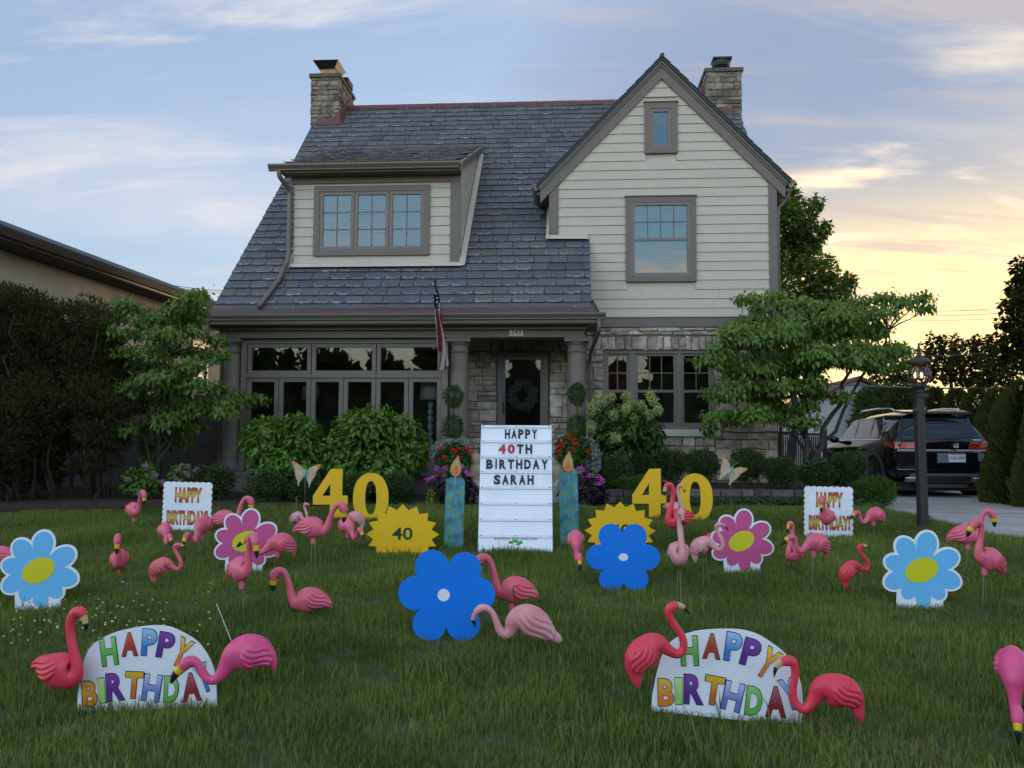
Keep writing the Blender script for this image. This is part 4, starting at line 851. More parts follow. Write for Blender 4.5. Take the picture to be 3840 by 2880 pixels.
# ---- big yews at the left edge
YEW = leafmat('yew_needles', (0.0249, 0.0296, 0.0135), (0.0696, 0.0669, 0.0269), .12, .7, patch=2.0)
def needle_shrub(name, bp, clusters, m, label, cat, n_per=900, L=.06, W=.014, stems=6, group=None, up=.5, sr=.03, jit=.55):
    t = empty(name, bp, 0, label, cat, group); VV = []; FF = []; b = 0
    if stems:
        s = MB()
        for (c, r, k) in clusters[:stems]: limb(s, (rv_.normal() * .1, rv_.normal() * .1, -.02), c, sr, sr * .3, 6, .2, 6)
        s.build('stems', BARKD, t, smooth=True)
    for (c, r, k) in clusters:
        n = int(n_per * k); P, d = shell_pts(n, c, r, .45, lump=.16); n = len(P)
        D = d * .6 + np.array([0, 0, up]) + rdir(n) * jit; V, Fc = leaf_np(P, D, rdir(n), L * rv_.uniform(.5, 1.3, n), W * rv_.uniform(.7, 1.3, n), .05); VV.append(V); FF.append(Fc + b); b += len(V)
    obj('foliage', np_mesh('foliage', np.concatenate(VV), np.concatenate(FF), m), t); return t
def px_clusters(L, Y, bp, dep, off=(0, 0), sc=1.0, spread=.5):
    out = []
    for (cx, cy, rx, ry) in L:
        y = Y + rv_.uniform(-spread, spread); c = at(off[0] + cx / sc, off[1] + cy / sc, y) - Vector(bp); k = y / 3075.0 / sc
        out.append((tuple(c), (rx * k, dep, ry * k), max(.25, rx * ry / 5000.0)))
    return out
o6 = (0, 700)
YW = [[(30, 760, 110, 160), (90, 565, 22, 62), (20, 545, 24, 62), (40, 960, 130, 200), (30, 1200, 140, 190), (60, 1420, 110, 120), (0, 560, 40, 60), (-40, 900, 90, 300), (100, 1080, 110, 130), (60, 600, 35, 60), (130, 590, 30, 60)],
      [(180, 775, 90, 125), (200, 900, 120, 170), (210, 1100, 120, 170), (210, 1290, 110, 120), (140, 705, 55, 70), (230, 710, 55, 70), (200, 600, 20, 62), (160, 565, 20, 58), (250, 620, 20, 55), (230, 1430, 70, 80), (120, 1400, 70, 90)],
      [(310, 775, 70, 105), (400, 775, 60, 95), (480, 760, 50, 85), (340, 655, 18, 52), (430, 640, 18, 55), (500, 655, 20, 65), (510, 780, 60, 90), (330, 880, 100, 130), (430, 900, 100, 140), (340, 1060, 100, 120), (450, 1060, 90, 110), (560, 1110, 90, 60), (630, 1100, 50, 40), (400, 1220, 80, 90), (500, 1220, 70, 60), (560, 1280, 50, 40), (520, 1370, 40, 50), (440, 1390, 50, 50), (290, 640, 25, 60), (400, 630, 22, 50), (470, 600, 22, 50), (530, 880, 80, 100)]]
YB = [((40, 1800), 13.0, 'broad dark yew at the far left edge of the garden'), ((180, 1790), 13.4, 'middle one of three dark yews along the left boundary'), ((370, 1790), 13.7, 'tufted dark yew beside the young dogwood, bare stems below')]
for L_, (bpx, Y, lab) in zip(YW, YB):
    bp = at(*bpx, Y); bp.z = .47
    needle_shrub('yew_shrub', bp, px_clusters(L_, Y, bp, .62, o6, 1.327, .35), YEW, lab, 'shrub', 1450, .085, .024, 7, 'dark yews along the left boundary', sr=.035)

# ---- clipped boxwood mounds
BOXW = leafmat('boxwood_leaf', (0.0198, 0.0396, 0.0108), (0.0648, 0.1008, 0.0252), .2, .5, patch=3.5)
BOXL = leafmat('juniper_sprig', (0.0390, 0.0780, 0.0182), (0.0780, 0.1365, 0.0286), .2, .6, patch=3.0)
def mound(px_, py_, rx, ry, Y, zb, label, m=BOXW, L=.05, W=.016, n=4200, name='boxwood_shrub', group='clipped boxwoods', cat='shrub', up=.35):
    c = at(px_, py_, Y); k = Y / 3075.0; bp = Vector((c.x, Y, zb)); R_ = (rx * k, rx * k * .95, ry * k)
    cl = [((0, 0, c.z - zb), (R_[0] * .92, R_[1] * .92, R_[2] * .92), 1.0)]
    for i in range(9):
        a = rv_.uniform(0, 6.28); e = rv_.uniform(-.2, .9); cl.append(((math.cos(a) * R_[0] * .55, math.sin(a) * R_[1] * .55, c.z - zb + R_[2] * .55 * e), (R_[0] * .48, R_[1] * .48, R_[2] * .46), .16))
    return needle_shrub(name, bp, cl, m, label, cat, n, L, W, 1, group, up, .02, .7)
BZ = .68
mound(794, 1825, 82, 82, 13.5, .475, 'dark clipped boxwood at the foot of the left porch column')
mound(1004, 1838, 78, 78, 13.3, .475, 'dark clipped boxwood below the left end of the hydrangea bushes')
mound(1150, 1842, 66, 68, 13.3, .475, 'dark clipped boxwood behind the left butterfly stake')
mound(1478, 1838, 66, 66, 13.4, .475, 'dark clipped boxwood right of the left yellow 40')
mound(1330, 1840, 66, 64, 13.4, .475, 'dark clipped boxwood hidden behind the left yellow 40')
mound(2308, 1768, 66, 62, 14.0, BZ, 'boxwood beside the grey trailing plant right of the porch')
mound(2395, 1748, 60, 56, 14.4, BZ, 'boxwood under the flowering panicle hydrangea')
mound(2515, 1748, 62, 56, 14.5, BZ, 'boxwood behind the right yellow figure 4')
mound(2630, 1750, 64, 62, 14.3, BZ, 'boxwood left of the right butterfly, above the yellow 0')
mound(2806, 1752, 66, 66, 14.3, BZ, 'boxwood behind the right butterfly stake')
mound(2930, 1776, 66, 62, 14.0, BZ, 'boxwood at the corner of the stone house wall')
mound(3068, 1784, 64, 62, 13.9, BZ, 'boxwood under the spreading dogwood, left of the parked car')
mound(3178, 1760, 68, 64, 14.0, BZ, 'boxwood in front of the parked car front wheel')
mound(3270, 1856, 80, 72, 13.55, .50, 'large rounded boxwood at the end of the low stone wall by the driveway', BOXL, .05, .014)
mound(2384, 1822, 78, 36, 13.75, BZ, 'low bright green juniper spilling over the low stone wall', BOXL, .06, .012, 3000, 'juniper_shrub', None)
# ---- hydrangeas in front of the sunroom
HYD = leafmat('hydrangea_leaf', (0.0517, 0.1223, 0.0156), (0.1478, 0.2708, 0.0343), .3, .5, patch=1.6)
def leafy(name, px_, py_, rx, ry, Y, zb, label, m, L, W, n, group=None, lumps=14, tops=None, cat='shrub', droop=.55):
    c = at(px_, py_, Y); k = Y / 3075.0; bp = Vector((c.x, Y, zb)); hz = c.z - zb; t = empty(name, bp, 0, label, cat, group); s = MB(); cl = []
    R_ = (rx * k, min(rx * k * .8, .75), ry * k)
    for i in range(lumps):
        a = i * 2.4; e = rv_.uniform(-.75, .85); q = math.sqrt(max(0, 1 - e * e)) * .7
        cc = (math.cos(a) * R_[0] * q, math.sin(a) * R_[1] * q, hz + R_[2] * e * .75); cl.append((cc, (R_[0] * .42, R_[1] * .45, R_[2] * .36), int(n / (lumps + 2))))
        limb(s, (rv_.normal() * .06, rv_.normal() * .06, 0), cc, .012, .004, 4, .1, 5)
    cl.append(((0, 0, hz), (R_[0] * .85, R_[1] * .85, R_[2] * .85), int(n * .25)))
    s.build('stems', BARK, t, smooth=True)
    crown('foliage', cl, m, t, L, W, droop, .8, jit=.55, inner=.35); return t
leafy('hydrangea_bush', 1058, 1705, 156, 158, 14.15, .475, 'dense green hydrangea bush below the left sunroom windows', HYD, .115, .072, 4600, 'hydrangea bushes by the sunroom')
leafy('hydrangea_bush', 1410, 1685, 182, 178, 14.1, .475, 'taller green hydrangea bush below the right sunroom windows', HYD, .115, .072, 5600, 'hydrangea bushes by the sunroom')
PAN = leafmat('lime_panicle', (0.22, 0.30, 0.07), (0.42, 0.46, 0.20), .3, .7, patch=6)
ph = leafy('panicle_hydrangea', 2350, 1622, 128, 128, 14.55, BZ, 'panicle hydrangea with lime green flower heads under the stone wall window', leafmat('panicle_leaf', (0.0269, 0.0706, 0.0118), (0.0756, 0.1512, 0.0235), .3, .5, patch=2), .115, .068, 3600)
blooms = [(1025,550),(1090,540),(1185,530),(1200,580),(1110,640),(1270,585),(1230,665),(1325,525),(1345,560),(1320,640),(1370,615),(1120,775),(978,600),(975,708),(1180,610)]
def floret_head(name, c, r, m, parent, n=130, sz=.022):
    P, d = shell_pts(n, c, r, .6); n = len(P); D = rdir(n); V, Fc = leaf_np(P, D, d, sz, sz * .9, .1); return obj(name, np_mesh(name, V, Fc, m), parent)
for (bx, by) in blooms:
    c = at(1600 + bx / 1.58, 1150 + by / 1.58, 14.0 + rv_.uniform(-.15, .2)) - ph.location; floret_head('flower_head', tuple(c), (.095, .09, .105), PAN, ph, 190, .034)
# mophead hydrangeas by the fence
MOP = leafmat('pink_mophead', (0.26, 0.12, 0.20), (0.42, 0.24, 0.36), .25, .7, patch=8)
for (x, y, rx, ry, fl, lab) in ((529, 1800, 75, 58, ((482, 1796), (580, 1784), (518, 1848), (548, 1752), (610, 1808)), 'low mophead hydrangea with a few pink blooms under the young dogwood'),
                            (690, 1790, 52, 46, ((703, 1749), (668, 1760), (715, 1785), (660, 1795), (675, 1806), (738, 1764), (700, 1776)), 'small mophead hydrangea covered in mauve blooms by the board fence')):
    hb = leafy('mophead_hydrangea', x, y, rx, ry, 13.6, .475, lab, HYD, .09, .06, 700, None, 8)
    for (bx, by) in fl:
        c = at(bx, by, 13.25) - hb.location; floret_head('flower_head', tuple(c), (.055, .055, .048), MOP, hb, 60, .024)
# ground cover along the low wall, ivy-like
IVY = leafmat('ground_cover_leaf', (0.0180, 0.0390, 0.0105), (0.0525, 0.0930, 0.0210), .25, .5, patch=2)
n = 5200; xs_ = rv_.uniform(1.75, 6.0, n); ys_ = rv_.uniform(12.95, 13.55, n); keep = xs_ < np.interp(ys_, [12.9, 13.3, 13.6], [5.6, 6.0, 5.9])
P = np.stack([xs_, ys_, np.array([lawn_z(y) for y in ys_]) + rv_.beta(1.3, 2, n) * .13], 1)[keep]; n = len(P)
V, Fc = leaf_np(P, np.stack([rv_.normal(size=n), rv_.normal(size=n) - .3, rv_.normal(0, .3, n)], 1), np.stack([rv_.normal(0, .4, n), rv_.normal(0, .4, n) - .3, np.ones(n)], 1), .055, .05, .1)
tag(obj('ground_cover', np_mesh('ground_cover', V, Fc, IVY)), 'dark ivy-like ground cover at the foot of the low stone wall', 'ground cover', kind='stuff')
bed('raised_bed', [(1.75, 13.62), (5.55, 13.62), (5.6, 14.4), (5.9, 16.6), (4.8, 16.6), (1.75, 16.2)], BZ)
# low retaining wall of stacked blocks
lw = empty('retaining_wall', (1.6, 13.55, .475), 0, 'low dark retaining wall of rough stone blocks edging the raised bed', 'wall')
LWS = mat('dark_wall_stone', (.095, .078, .068), .9, .35, 10, bump=.9, bscale=25, objvar=.3)
MB().box(0, 4.0, .06, .16, -.1, .2).build('backing', MORTAR, lw)
for row in range(2):
    u = rv_.uniform(-.1, 0)
    while u < 3.95:
        w = rv_.uniform(.20, .42); h = .12; z0 = row * h - .02; j = lambda: rv_.normal(0, .008)
        MB().hull8([(u + .008 + j(), j() * .6, z0 + .004), (u + w - .008 + j(), j() * .6, z0 + .004), (u + w - .008, .1, z0 + .004), (u + .008, .1, z0 + .004), (u + .008 + j(), .008 + j() * .6, z0 + h - .006 + j() * .5), (u + w - .008 + j(), .008 + j() * .6, z0 + h - .006 + j() * .5), (u + w - .008, .1, z0 + h - .006), (u + .008, .1, z0 + h - .006)]).build('block', LWS, lw, bevel=.008); u += w
# ---- porch planters
URN = mat('sandstone_urn', (.36, .27, .17), .85, .2, 9, bump=.3); POTM = mat('terracotta_pot', (.22, .075, .04), .8, .15, 8); POTW = mat('white_glazed_pot', (.6, .6, .58), .4, .05)
GER = leafmat('geranium_leaf', (0.0260, 0.0676, 0.0130), (0.0715, 0.1430, 0.0286), .25, .6, patch=5); REDF = leafmat('red_geranium_bloom', (0.50, 0.012, 0.010), (0.72, 0.035, 0.018), .2, .7, patch=9)
TOP = leafmat('topiary_leaf', (0.0260, 0.0585, 0.0156), (0.0780, 0.1300, 0.0312), .2, .5, patch=6); SILV = leafmat('silver_dusty_leaf', (0.22, 0.24, 0.22), (0.36, 0.37, 0.34), .2, .8, patch=8)
PURP = leafmat('purple_sweet_potato_leaf', (0.0150, 0.0090, 0.0135), (0.0450, 0.0210, 0.0360), .15, .5, patch=5); MAG = leafmat('magenta_petunia', (0.42, 0.07, 0.36), (0.60, 0.16, 0.52), .25, .7, patch=8); LIME = leafmat('lime_sweet_potato_leaf', (0.13, 0.17, 0.025), (0.20, 0.25, 0.045), .3, .6, patch=5)
side = ('left', 'right')
for sd, (tx, b1, b2, r1, r2, Yt) in zip(side, ((1701, 1485, 1601, (39, 42), (40, 46), 14.35), (2164, 1477, 1600, (34, 42), (37, 47), 14.35))):
    c1 = at(tx, b1, Yt); c2 = at(tx + (3 if sd == 'right' else -1), b2, Yt); k = Yt / 3075; bp = Vector((c1.x, Yt, .86))
    t = empty('topiary', bp, 0, 'double-ball clipped topiary %s the front door steps, %s the white letter board' % (('left of', 'left of') if sd == 'left' else ('right of', 'right of')), 'topiary', 'double-ball topiaries by the door')
    MB().tube([(0, 0, .1), (.01, 0, .7), (0, 0, c1.z - .86)], .013, 6).build('trunk', BARK, t)
    MB().lathe([(.10, 0), (.12, .02), (.09, .06), (.15, .30), (.17, .34), (.15, .36)], 14).build('pot', POTW, t, smooth=True)
    for c, rr in ((c1, r1), (c2, r2)):
        z = c.z - .86; crown('leaf_ball', [((0, 0, z), (rr[0] * k, rr[0] * k, rr[1] * k), 1500), ((0, 0, z), (rr[0] * k * .8, rr[0] * k * .8, rr[1] * k * .8), 500)], TOP, t, .035, .022, .1, .8, jit=.8, inner=.7)
    # geraniums in a pot
    gx_, gy_ = (1704, 1716) if sd == 'left' else (2150, 1690); cg = at(gx_, gy_, 13.75); bp = Vector((cg.x, 13.75, .70)); hz = cg.z - .70
    g = empty('geranium_planter', bp, 0, 'planter of red geraniums %s of the white letter board' % sd, 'planter', 'geranium planters at the porch steps')
    MB().lathe([(.12, -.2), (.14, -.02), (.19, .16), (.205, .20), (.18, .21)], 16).build('pot', POTM, g, smooth=True); kk = 13.75 / 3075
    crown('foliage', [((0, 0, hz), (65 * kk, .26, (48 if sd == 'left' else 62) * kk), 1100)], GER, g, .06, .058, .2, .9, jit=.6, inner=.5)
    fl = ((1655, 1680), (1720, 1684), (1752, 1680), (1765, 1698), (1668, 1714), (1720, 1718), (1700, 1688)) if sd == 'left' else ((2138, 1634), (2154, 1648), (2160, 1664), (2109, 1665), (2096, 1692), (2148, 1686), (2209, 1692), (2134, 1714), (2100, 1668))
    for (fx, fy) in fl:
        c = at(fx, fy, 13.45) - bp; floret_head('flower_head', tuple(c), (.045, .045, .032), REDF, g, 60, .022)
    # silver trailing plant
    if sd == 'left': sp = [((1660, 1672), (45, 14)), ((1745, 1664), (45, 16)), ((1630, 1700), (14, 28)), ((1690, 1660), (40, 10))]
    else: sp = [((2200, 1665), (34, 24)), ((2222, 1700), (30, 34)), ((2232, 1745), (20, 34)), ((2222, 1780), (12, 16))]
    bs = at(*sp[0][0], 13.9); bs.z = .70; s = empty('silver_trailing_plant', bs, 0, 'silvery grey trailing foliage spilling %s' % ('over the pot behind the left geraniums' if sd == 'left' else 'down beside the right geraniums'), 'plant')
    crown('foliage', [(tuple(at(*p, 13.85) - bs), (r_[0] * kk, .12, r_[1] * kk), int(40 + r_[0] * r_[1] * .5)) for p, r_ in sp], SILV, s, .05, .026, .1, .6, jit=.9, inner=.2)
    # dark sweet potato vine and petunias below
    vx, vy = (1708, 1838) if sd == 'left' else (2190, 1838); cv = at(vx, vy, 13.3); bp = Vector((cv.x, 13.3, .475)); 
    v_ = empty('purple_leaf_planter', bp, 0, 'mound of blackish purple leaves with magenta petunias %s' % ('left of the letter board' if sd == 'left' else 'by the low wall'), 'planter', 'purple leaved planters at the steps')
    k2 = 13.3 / 3075; crown('foliage', [((0, 0, cv.z - .475), (80 * k2, .3, 66 * k2), 1000), ((.05, 0, cv.z - .475 - .12), (66 * k2, .28, 50 * k2), 600)], PURP, v_, .095, .07, .7, .8, jit=.5, inner=.35)
    for (fx, fy) in (((1640, 1757), (1625, 1790), (1605, 1798), (1724, 1745), (1752, 1775), (1762, 1784), (1672, 1756), (1730, 1750)) if sd == 'left' else ((2176, 1755), (2212, 1784), (2243, 1788), (2258, 1798), (2242, 1815), (2180, 1762), (2258, 1808))):
        c = at(fx, fy, 13.0) - bp; floret_head('flower_head', tuple(c), (.05, .04, .03), MAG, v_, 34, .03)
    if sd == 'left': crown('lime_foliage', [(tuple(at(1620, 1880, 13.1) - bp), (20 * k2, .1, 45 * k2), 240)], LIME, v_, .06, .045, .5, .7, jit=.5, inner=.2)
# stone finial urn beside the steps
for (fx, lab) in ((1782, 'sandstone finial urn left of the porch steps'), (2096, 'sandstone finial urn partly hidden at the right of the letter board')):
    f = at(fx, 1790, 13.9); f.z = .70; u_ = empty('stone_urn', f, 0, lab, 'urn', 'stone urns at the porch steps')
    MB().lathe([(.12, 0), (.12, .05), (.07, .09), (.06, .14), (.10, .20), (.125, .28), (.12, .34), (.08, .37), (.11, .40), (.115, .45), (.09, .52), (.04, .56), (.01, .57)], 14).build('body', URN, u_, smooth=True); part('pedestal', CONC2, u_, -.15, .15, -.15, .15, -.25, -.002)
# ------------------------------------------------------------------ yard signs
def board(name, P, m, parent=None, t=.010, y=0.0, holes=None):
    """flat board: outline P in x-z, front face at y, thickness t behind it"""
    bm = bmesh.new(); loops = [P] + (holes or []); es = []
    for Lp in loops:
        vs_ = [bm.verts.new((a, y, b)) for a, b in Lp]
        es += [bm.edges.new((vs_[i], vs_[(i + 1) % len(vs_)])) for i in range(len(vs_))]
    bmesh.ops.triangle_fill(bm, use_beauty=True, use_dissolve=False, edges=es)
    ex = bmesh.ops.extrude_face_region(bm, geom=bm.faces[:])
    for e in ex['geom']:
        if isinstance(e, bmesh.types.BMVert): e.co.y += t
    bmesh.ops.recalc_face_normals(bm, faces=bm.faces[:]); me = bpy.data.meshes.new(name); bm.to_mesh(me); bm.free(); me.materials.append(m)
    return obj(name, me, parent)
def polar(shapes, n=360, grow=0.0):
    """outline r(theta) = farthest of several ellipses / rectangles seen from the centre"""
    P = []
    for i in range(n):
        a = 2 * math.pi * i / n; dx, dz = math.cos(a), math.sin(a); best = 0.01
        for s in shapes:
            if s[0] == 'e':
                _, cx, cz, ra, rb, rot = s; ra += grow; rb += grow; c, q = math.cos(rot), math.sin(rot)
                ox, oz = (-cx * c - cz * q) / ra, (cx * q - cz * c) / rb; ux, uz = (dx * c + dz * q) / ra, (-dx * q + dz * c) / rb
                A = ux * ux + uz * uz; B = ox * ux + oz * uz; Cc = ox * ox + oz * oz - 1; D = B * B - A * Cc
                if D > 0: best = max(best, (-B + math.sqrt(D)) / A)
            else:
                _, x0, x1, z0, z1 = s; x0 -= grow; x1 += grow
                ts = []
                if dx: ts += [x0 / dx, x1 / dx]
                if dz: ts += [z0 / dz, z1 / dz]
                for t in ts:
                    if t > 0 and x0 - 1e-6 <= dx * t <= x1 + 1e-6 and z0 - 1e-6 <= dz * t <= z1 + 1e-6: best = max(best, t)
        P.append((dx * best, dz * best))
    return P
def wire_stake(parent, x, z0, z1, y=.008): return MB().tube([(x, y, z0), (x, y, z1)], .004, 5).build('wire_stake', STEEL, parent)
YEL = mat('yellow_print', (.80, .46, .008), .45, .04, 2.0); CYAN = mat('sky_blue_print', (.15, .47, .76), .45, .03); PINKP = mat('magenta_print', (.56, .09, .235), .45, .03); BLUE = mat('royal_blue_print', (.003, .18, .70), .45, .03)
LEMON = mat('lemon_print', (.64, .56, .015), .45, .03); GREENK = mat('dark_green_print', (.012, .055, .030), .45, .05); INK = mat('black_ink', (.014, .014, .02), .5, .05); REDK = mat('red_ink', (.42, .02, .03), .45, .05); GRNL = mat('green_logo_ink', (.05, .13, .04), .5, .05)
PETAL = [(80, .27, .138, .112), (125, .255, .128, .106), (168, .235, .128, .094), (208, .26, .132, .098), (244, .235, .112, .086), (276, .27, .122, .086), (308, .25, .112, .086), (343, .26, .148, .104), (28, .265, .142, .108)]
def daisy(base, Y, W, label, m, grp, roll=0.0, yaw=0.0):
    """nine-petal daisy print on a white cut-out board with a white skirt"""
    p = base; t = empty('daisy_sign', p, 0, label, 'yard sign', grp, rot=(0, R(roll), R(yaw))); sc = W / .72; H = .385 * sc
    sh = [('e', 0, 0, .20, .185, 0)] + [('e', d * math.cos(R(a)), d * math.sin(R(a)) * .95, ra * .9, rb * .88, R(a)) for a, d, ra, rb in PETAL]
    def S_(P): return [(x * sc, max(z * sc + H, -.03)) for x, z in P]
    board('board', S_(polar(sh + [('r', -.20, .20, -.42, -.1)], 300, .022)), WHITEB, t, .010, 0)
    board('petals', S_(polar(sh, 300)), m, t, .0025, -.0028)
    c = [(.165 * sc * math.cos(a) * math.cos(.45) - .115 * sc * math.sin(a) * math.sin(.45) + .005, .165 * sc * math.cos(a) * math.sin(.45) + .115 * sc * math.sin(a) * math.cos(.45) + H) for a in np.linspace(0, 2 * math.pi, 48, endpoint=False)]
    board('centre', c, LEMON, t, .0022, -.0052); wire_stake(t, -.08, -.05, .25, .016); wire_stake(t, .08, -.05, .25, .016); return t
def gpx(x, y): p = gp(x, y); return p
daisy(gpx(142, 2288), 0, .600, 'light blue daisy sign at the far left, white clover in front', CYAN, 'light blue daisy signs', -2, 2)
daisy(gpx(3449, 2285), 0, .610, 'light blue daisy sign at the right in front of the lamp post', CYAN, 'light blue daisy signs', 3, -4)
daisy(gpx(912, 2150), 0, .588, 'magenta daisy sign at left behind two pink flamingos', PINKP, 'magenta daisy signs', 2, 3)
daisy(gpx(2784, 2148), 0, .588, 'magenta daisy sign at right beside the pale pink flamingos', PINKP, 'magenta daisy signs', -2, -2)
def blueflower(p, W, label, yaw=0, oval=1.0, rot0=0.0):
    t = empty('blue_flower_sign', p, 0, label, 'yard sign', 'royal blue flower signs', rot=(0, 0, R(yaw))); k = W / .66
    pts = [(-.083, .190), (.142, .175), (.238, .003), (.137, -.195), (-.095, -.195), (-.195, .013)]
    if rot0: pts = [(-.115, .19), (.105, .19), (.225, .0), (.115, -.20), (-.11, -.20), (-.23, .0)]
    sh = [('e', 0, 0, .15, .15, 0)] + [('e', x, z, .116, .116, 0) for x, z in pts]
    H = .325 * k
    board('board', [(x * k, max(z * k + H, -.04)) for x, z in polar(sh, 300)], BLUE, t, .010)
    a_, b_ = (.042, .042) if not rot0 else (.044, .035)
    board('centre', [(a_ * k * math.cos(a), b_ * k * math.sin(a) + H) for a in np.linspace(0, 6.283, 32, endpoint=False)], WHITEB, t, .002, -.0023); wire_stake(t, -.07, -.05, .2, .015); wire_stake(t, .07, -.05, .2, .015); return t
blueflower(gpx(1662, 2412), .690, 'royal blue flower sign nearest the camera, two flamingos at its right')
blueflower(gpx(2338, 2222), .640, 'royal blue flower sign in front of the right yellow starburst', 0, 1, 1)
def sunburst(p, W, label, half=False):
    t = empty('starburst_sign', p, 0, label, 'yard sign', 'yellow starburst 40 signs'); k = W / .80; H = .235 * k; P = []
    for i in range(21):
        a = R(-22 + i * 224 / 20.0); ro = .40 if i % 2 == 0 else .325
        P.append((ro * math.cos(a) * k, (ro * .83 * math.sin(a)) * k + H))
    P = [(.28 * k, -.03)] + [(.285 * k, H - .13 * k)] + P + [(-.285 * k, H - .13 * k), (-.28 * k, -.03)]
    board('board', P, YEL, t, .010); obj('lettering', text_mesh('40', .225 * k, .135 * k, .018, .0015, 'lettering', GREENK), t, (0.0, -.0005, H + .01 * k)); wire_stake(t, -.1, -.05, .2, .015); wire_stake(t, .1, -.05, .2, .015); return t
sunburst(gpx(1508, 2086), .80, 'yellow starburst sign reading 40 left of the letter board')
sunburst(gpx(2326, 2070), .80, 'yellow starburst sign reading 40 behind the blue flower at right')
# big yellow figures
P4 = [(935, 330), (1168, 325), (1168, 850), (1278, 850), (1278, 1022), (1163, 1025), (1163, 1305), (927, 1305), (927, 1028), (595, 1032), (590, 860)]; H4 = [(930, 620), (778, 858), (930, 858)]
def fig4(p, label, k=.000710):
    t = empty('figure_four_sign', p, 0, label, 'yard sign', 'big yellow figures'); f = lambda L: [((x - 1045) * k, (1330 - z) * k) for x, z in L]
    board('board', f(P4), YEL, t, .012, 0, [f(H4)]); wire_stake(t, -.02, -.05, .3, .016); return t
def fig0(p, label, k=.000710):
    t = empty('figure_zero_sign', p, 0, label, 'yard sign', 'big yellow figures'); n = 64
    def se(rx, rz, e): return [(math.copysign(abs(math.cos(a)) ** e, math.cos(a)) * rx * k, math.copysign(abs(math.sin(a)) ** e, math.sin(a)) * rz * k + 485 * k - .02) for a in np.linspace(0, 2 * math.pi, n, endpoint=False)]
    board('board', se(347, 485, .92), YEL, t, .012, 0, [se(110, 325, .88)]); wire_stake(t, -.1, -.05, .3, .016); wire_stake(t, .1, -.05, .3, .016); return t
fig4(gpx(1258, 1950), 'big yellow figure 4 at left, beside the left butterfly'); fig0(gpx(1389, 1955), 'big yellow figure 0 at left, behind the left starburst')
fig4(gpx(2456, 1945), 'big yellow figure 4 at right, behind the right starburst'); fig0(gpx(2608, 1955), 'big yellow figure 0 at right, behind the tall coral flamingo')
# letter board: leaning A-frame with eight rails
sb = gpx(1932, 2076); LEAN = math.atan2(.50, 1.42); LH = 1.52; LWID = .835
lb = empty('letter_board', sb, 0, 'tall white A-frame letter board wishing Sarah a happy 40th birthday', 'sign', rot=(-LEAN, 0, R(-1)))
part('panel', WHITEB, lb, -LWID / 2, LWID / 2, 0, .012, -.06, LH)
RAIL = mat('rail_plastic', (.70, .70, .71), .4, .08, 10, col2=(.42, .37, .33), c2scale=5, c2lo=.56, c2hi=.72); RUST = mat('rusty_screw', (.09, .04, .02), .8, .3, 30)
row = LH / 8.15
for i in range(8):
    z = LH - .012 - i * row; rl = part('rail', RAIL, lb, -LWID / 2 + .001, LWID / 2 - .001, -.010, -.0005, z - .020, z + .008)
    part('rail_lip', RAIL, rl, -LWID / 2 + .002, LWID / 2 - .002, -.013, -.0102, z - .024, z - .016)
    for x in (-LWID / 2 + .03, 0.0, LWID / 2 - .03): MB().lathe([(.0065, 0), (.0065, .004)], 8).build('screw', RUST, rl, loc=(x, -.0105, z - .004), rot=(R(90), 0, 0))
BACKING = mat('letter_card_clear', (.70, .70, .73), .2, .02)
def row_text(txt, i, a, b, cols=None, h=.118):
    """letters of one row between fractions a..b of the board width"""
    wds = {'I': .42, '1': .5, 'H': 1.0, 'T': 1.0}; ws = [wds.get(c, 1.06) for c in txt]; tot = sum(ws) + .30 * (len(txt) - 1); W = (b - a) * LWID; k = W / tot; x = -LWID / 2 + a * LWID; zc_ = LH - .022 - i * row - row / 2 + .004
    for j, (c, w) in enumerate(zip(txt, ws)):
        wl_ = w * k; o = obj('letter', text_mesh(c, wl_ * (1.02 if c != 'I' else .62), h, .055, .0015, 'letter', (cols[j] if cols else INK)), lb, (x + wl_ / 2, -.0042, zc_))
        part('letter_card', BACKING, o, -wl_ * .56, wl_ * .56, .0008, .0022, -h * .62, h * .60); x += wl_ + .30 * k
row_text('HAPPY', 0, .34, .795); row_text('40TH', 1, .255, .725, [REDK, REDK, INK, INK]); row_text('BIRTHDAY', 2, .085, .945); row_text('SARAH', 3, .195, .745)
obj('web_address', text_mesh('BuckeyeYardCards.com', .485, .050, .004, .001, 'web_address', GRNL, 2), lb, (.005, -.0008, .165))
for dx, dz, s in ((-.05, .02, 1), (.0, .035, 1.1), (.055, .02, 1), (.03, .0, .8)):
    board('logo_leaf', [(dx + .03 * s * math.cos(a), (.105 + dz) + .018 * s * math.sin(a)) for a in np.linspace(0, 6.283, 12, endpoint=False)], mat('logo_green', (.04, .30, .05), .5, .05), lb, .0008, -.001 - .0002 * dx)
bk = MB().hull8([(-LWID / 2, .60, -.12), (LWID / 2, .60, -.12), (LWID / 2, .612, -.12), (-LWID / 2, .612, -.12), (-LWID / 2, .012, LH - .02), (LWID / 2, .012, LH - .02), (LWID / 2, .024, LH - .02), (-LWID / 2, .024, LH - .02)])
bo = bk.build('back_panel', WHITEB, lb)
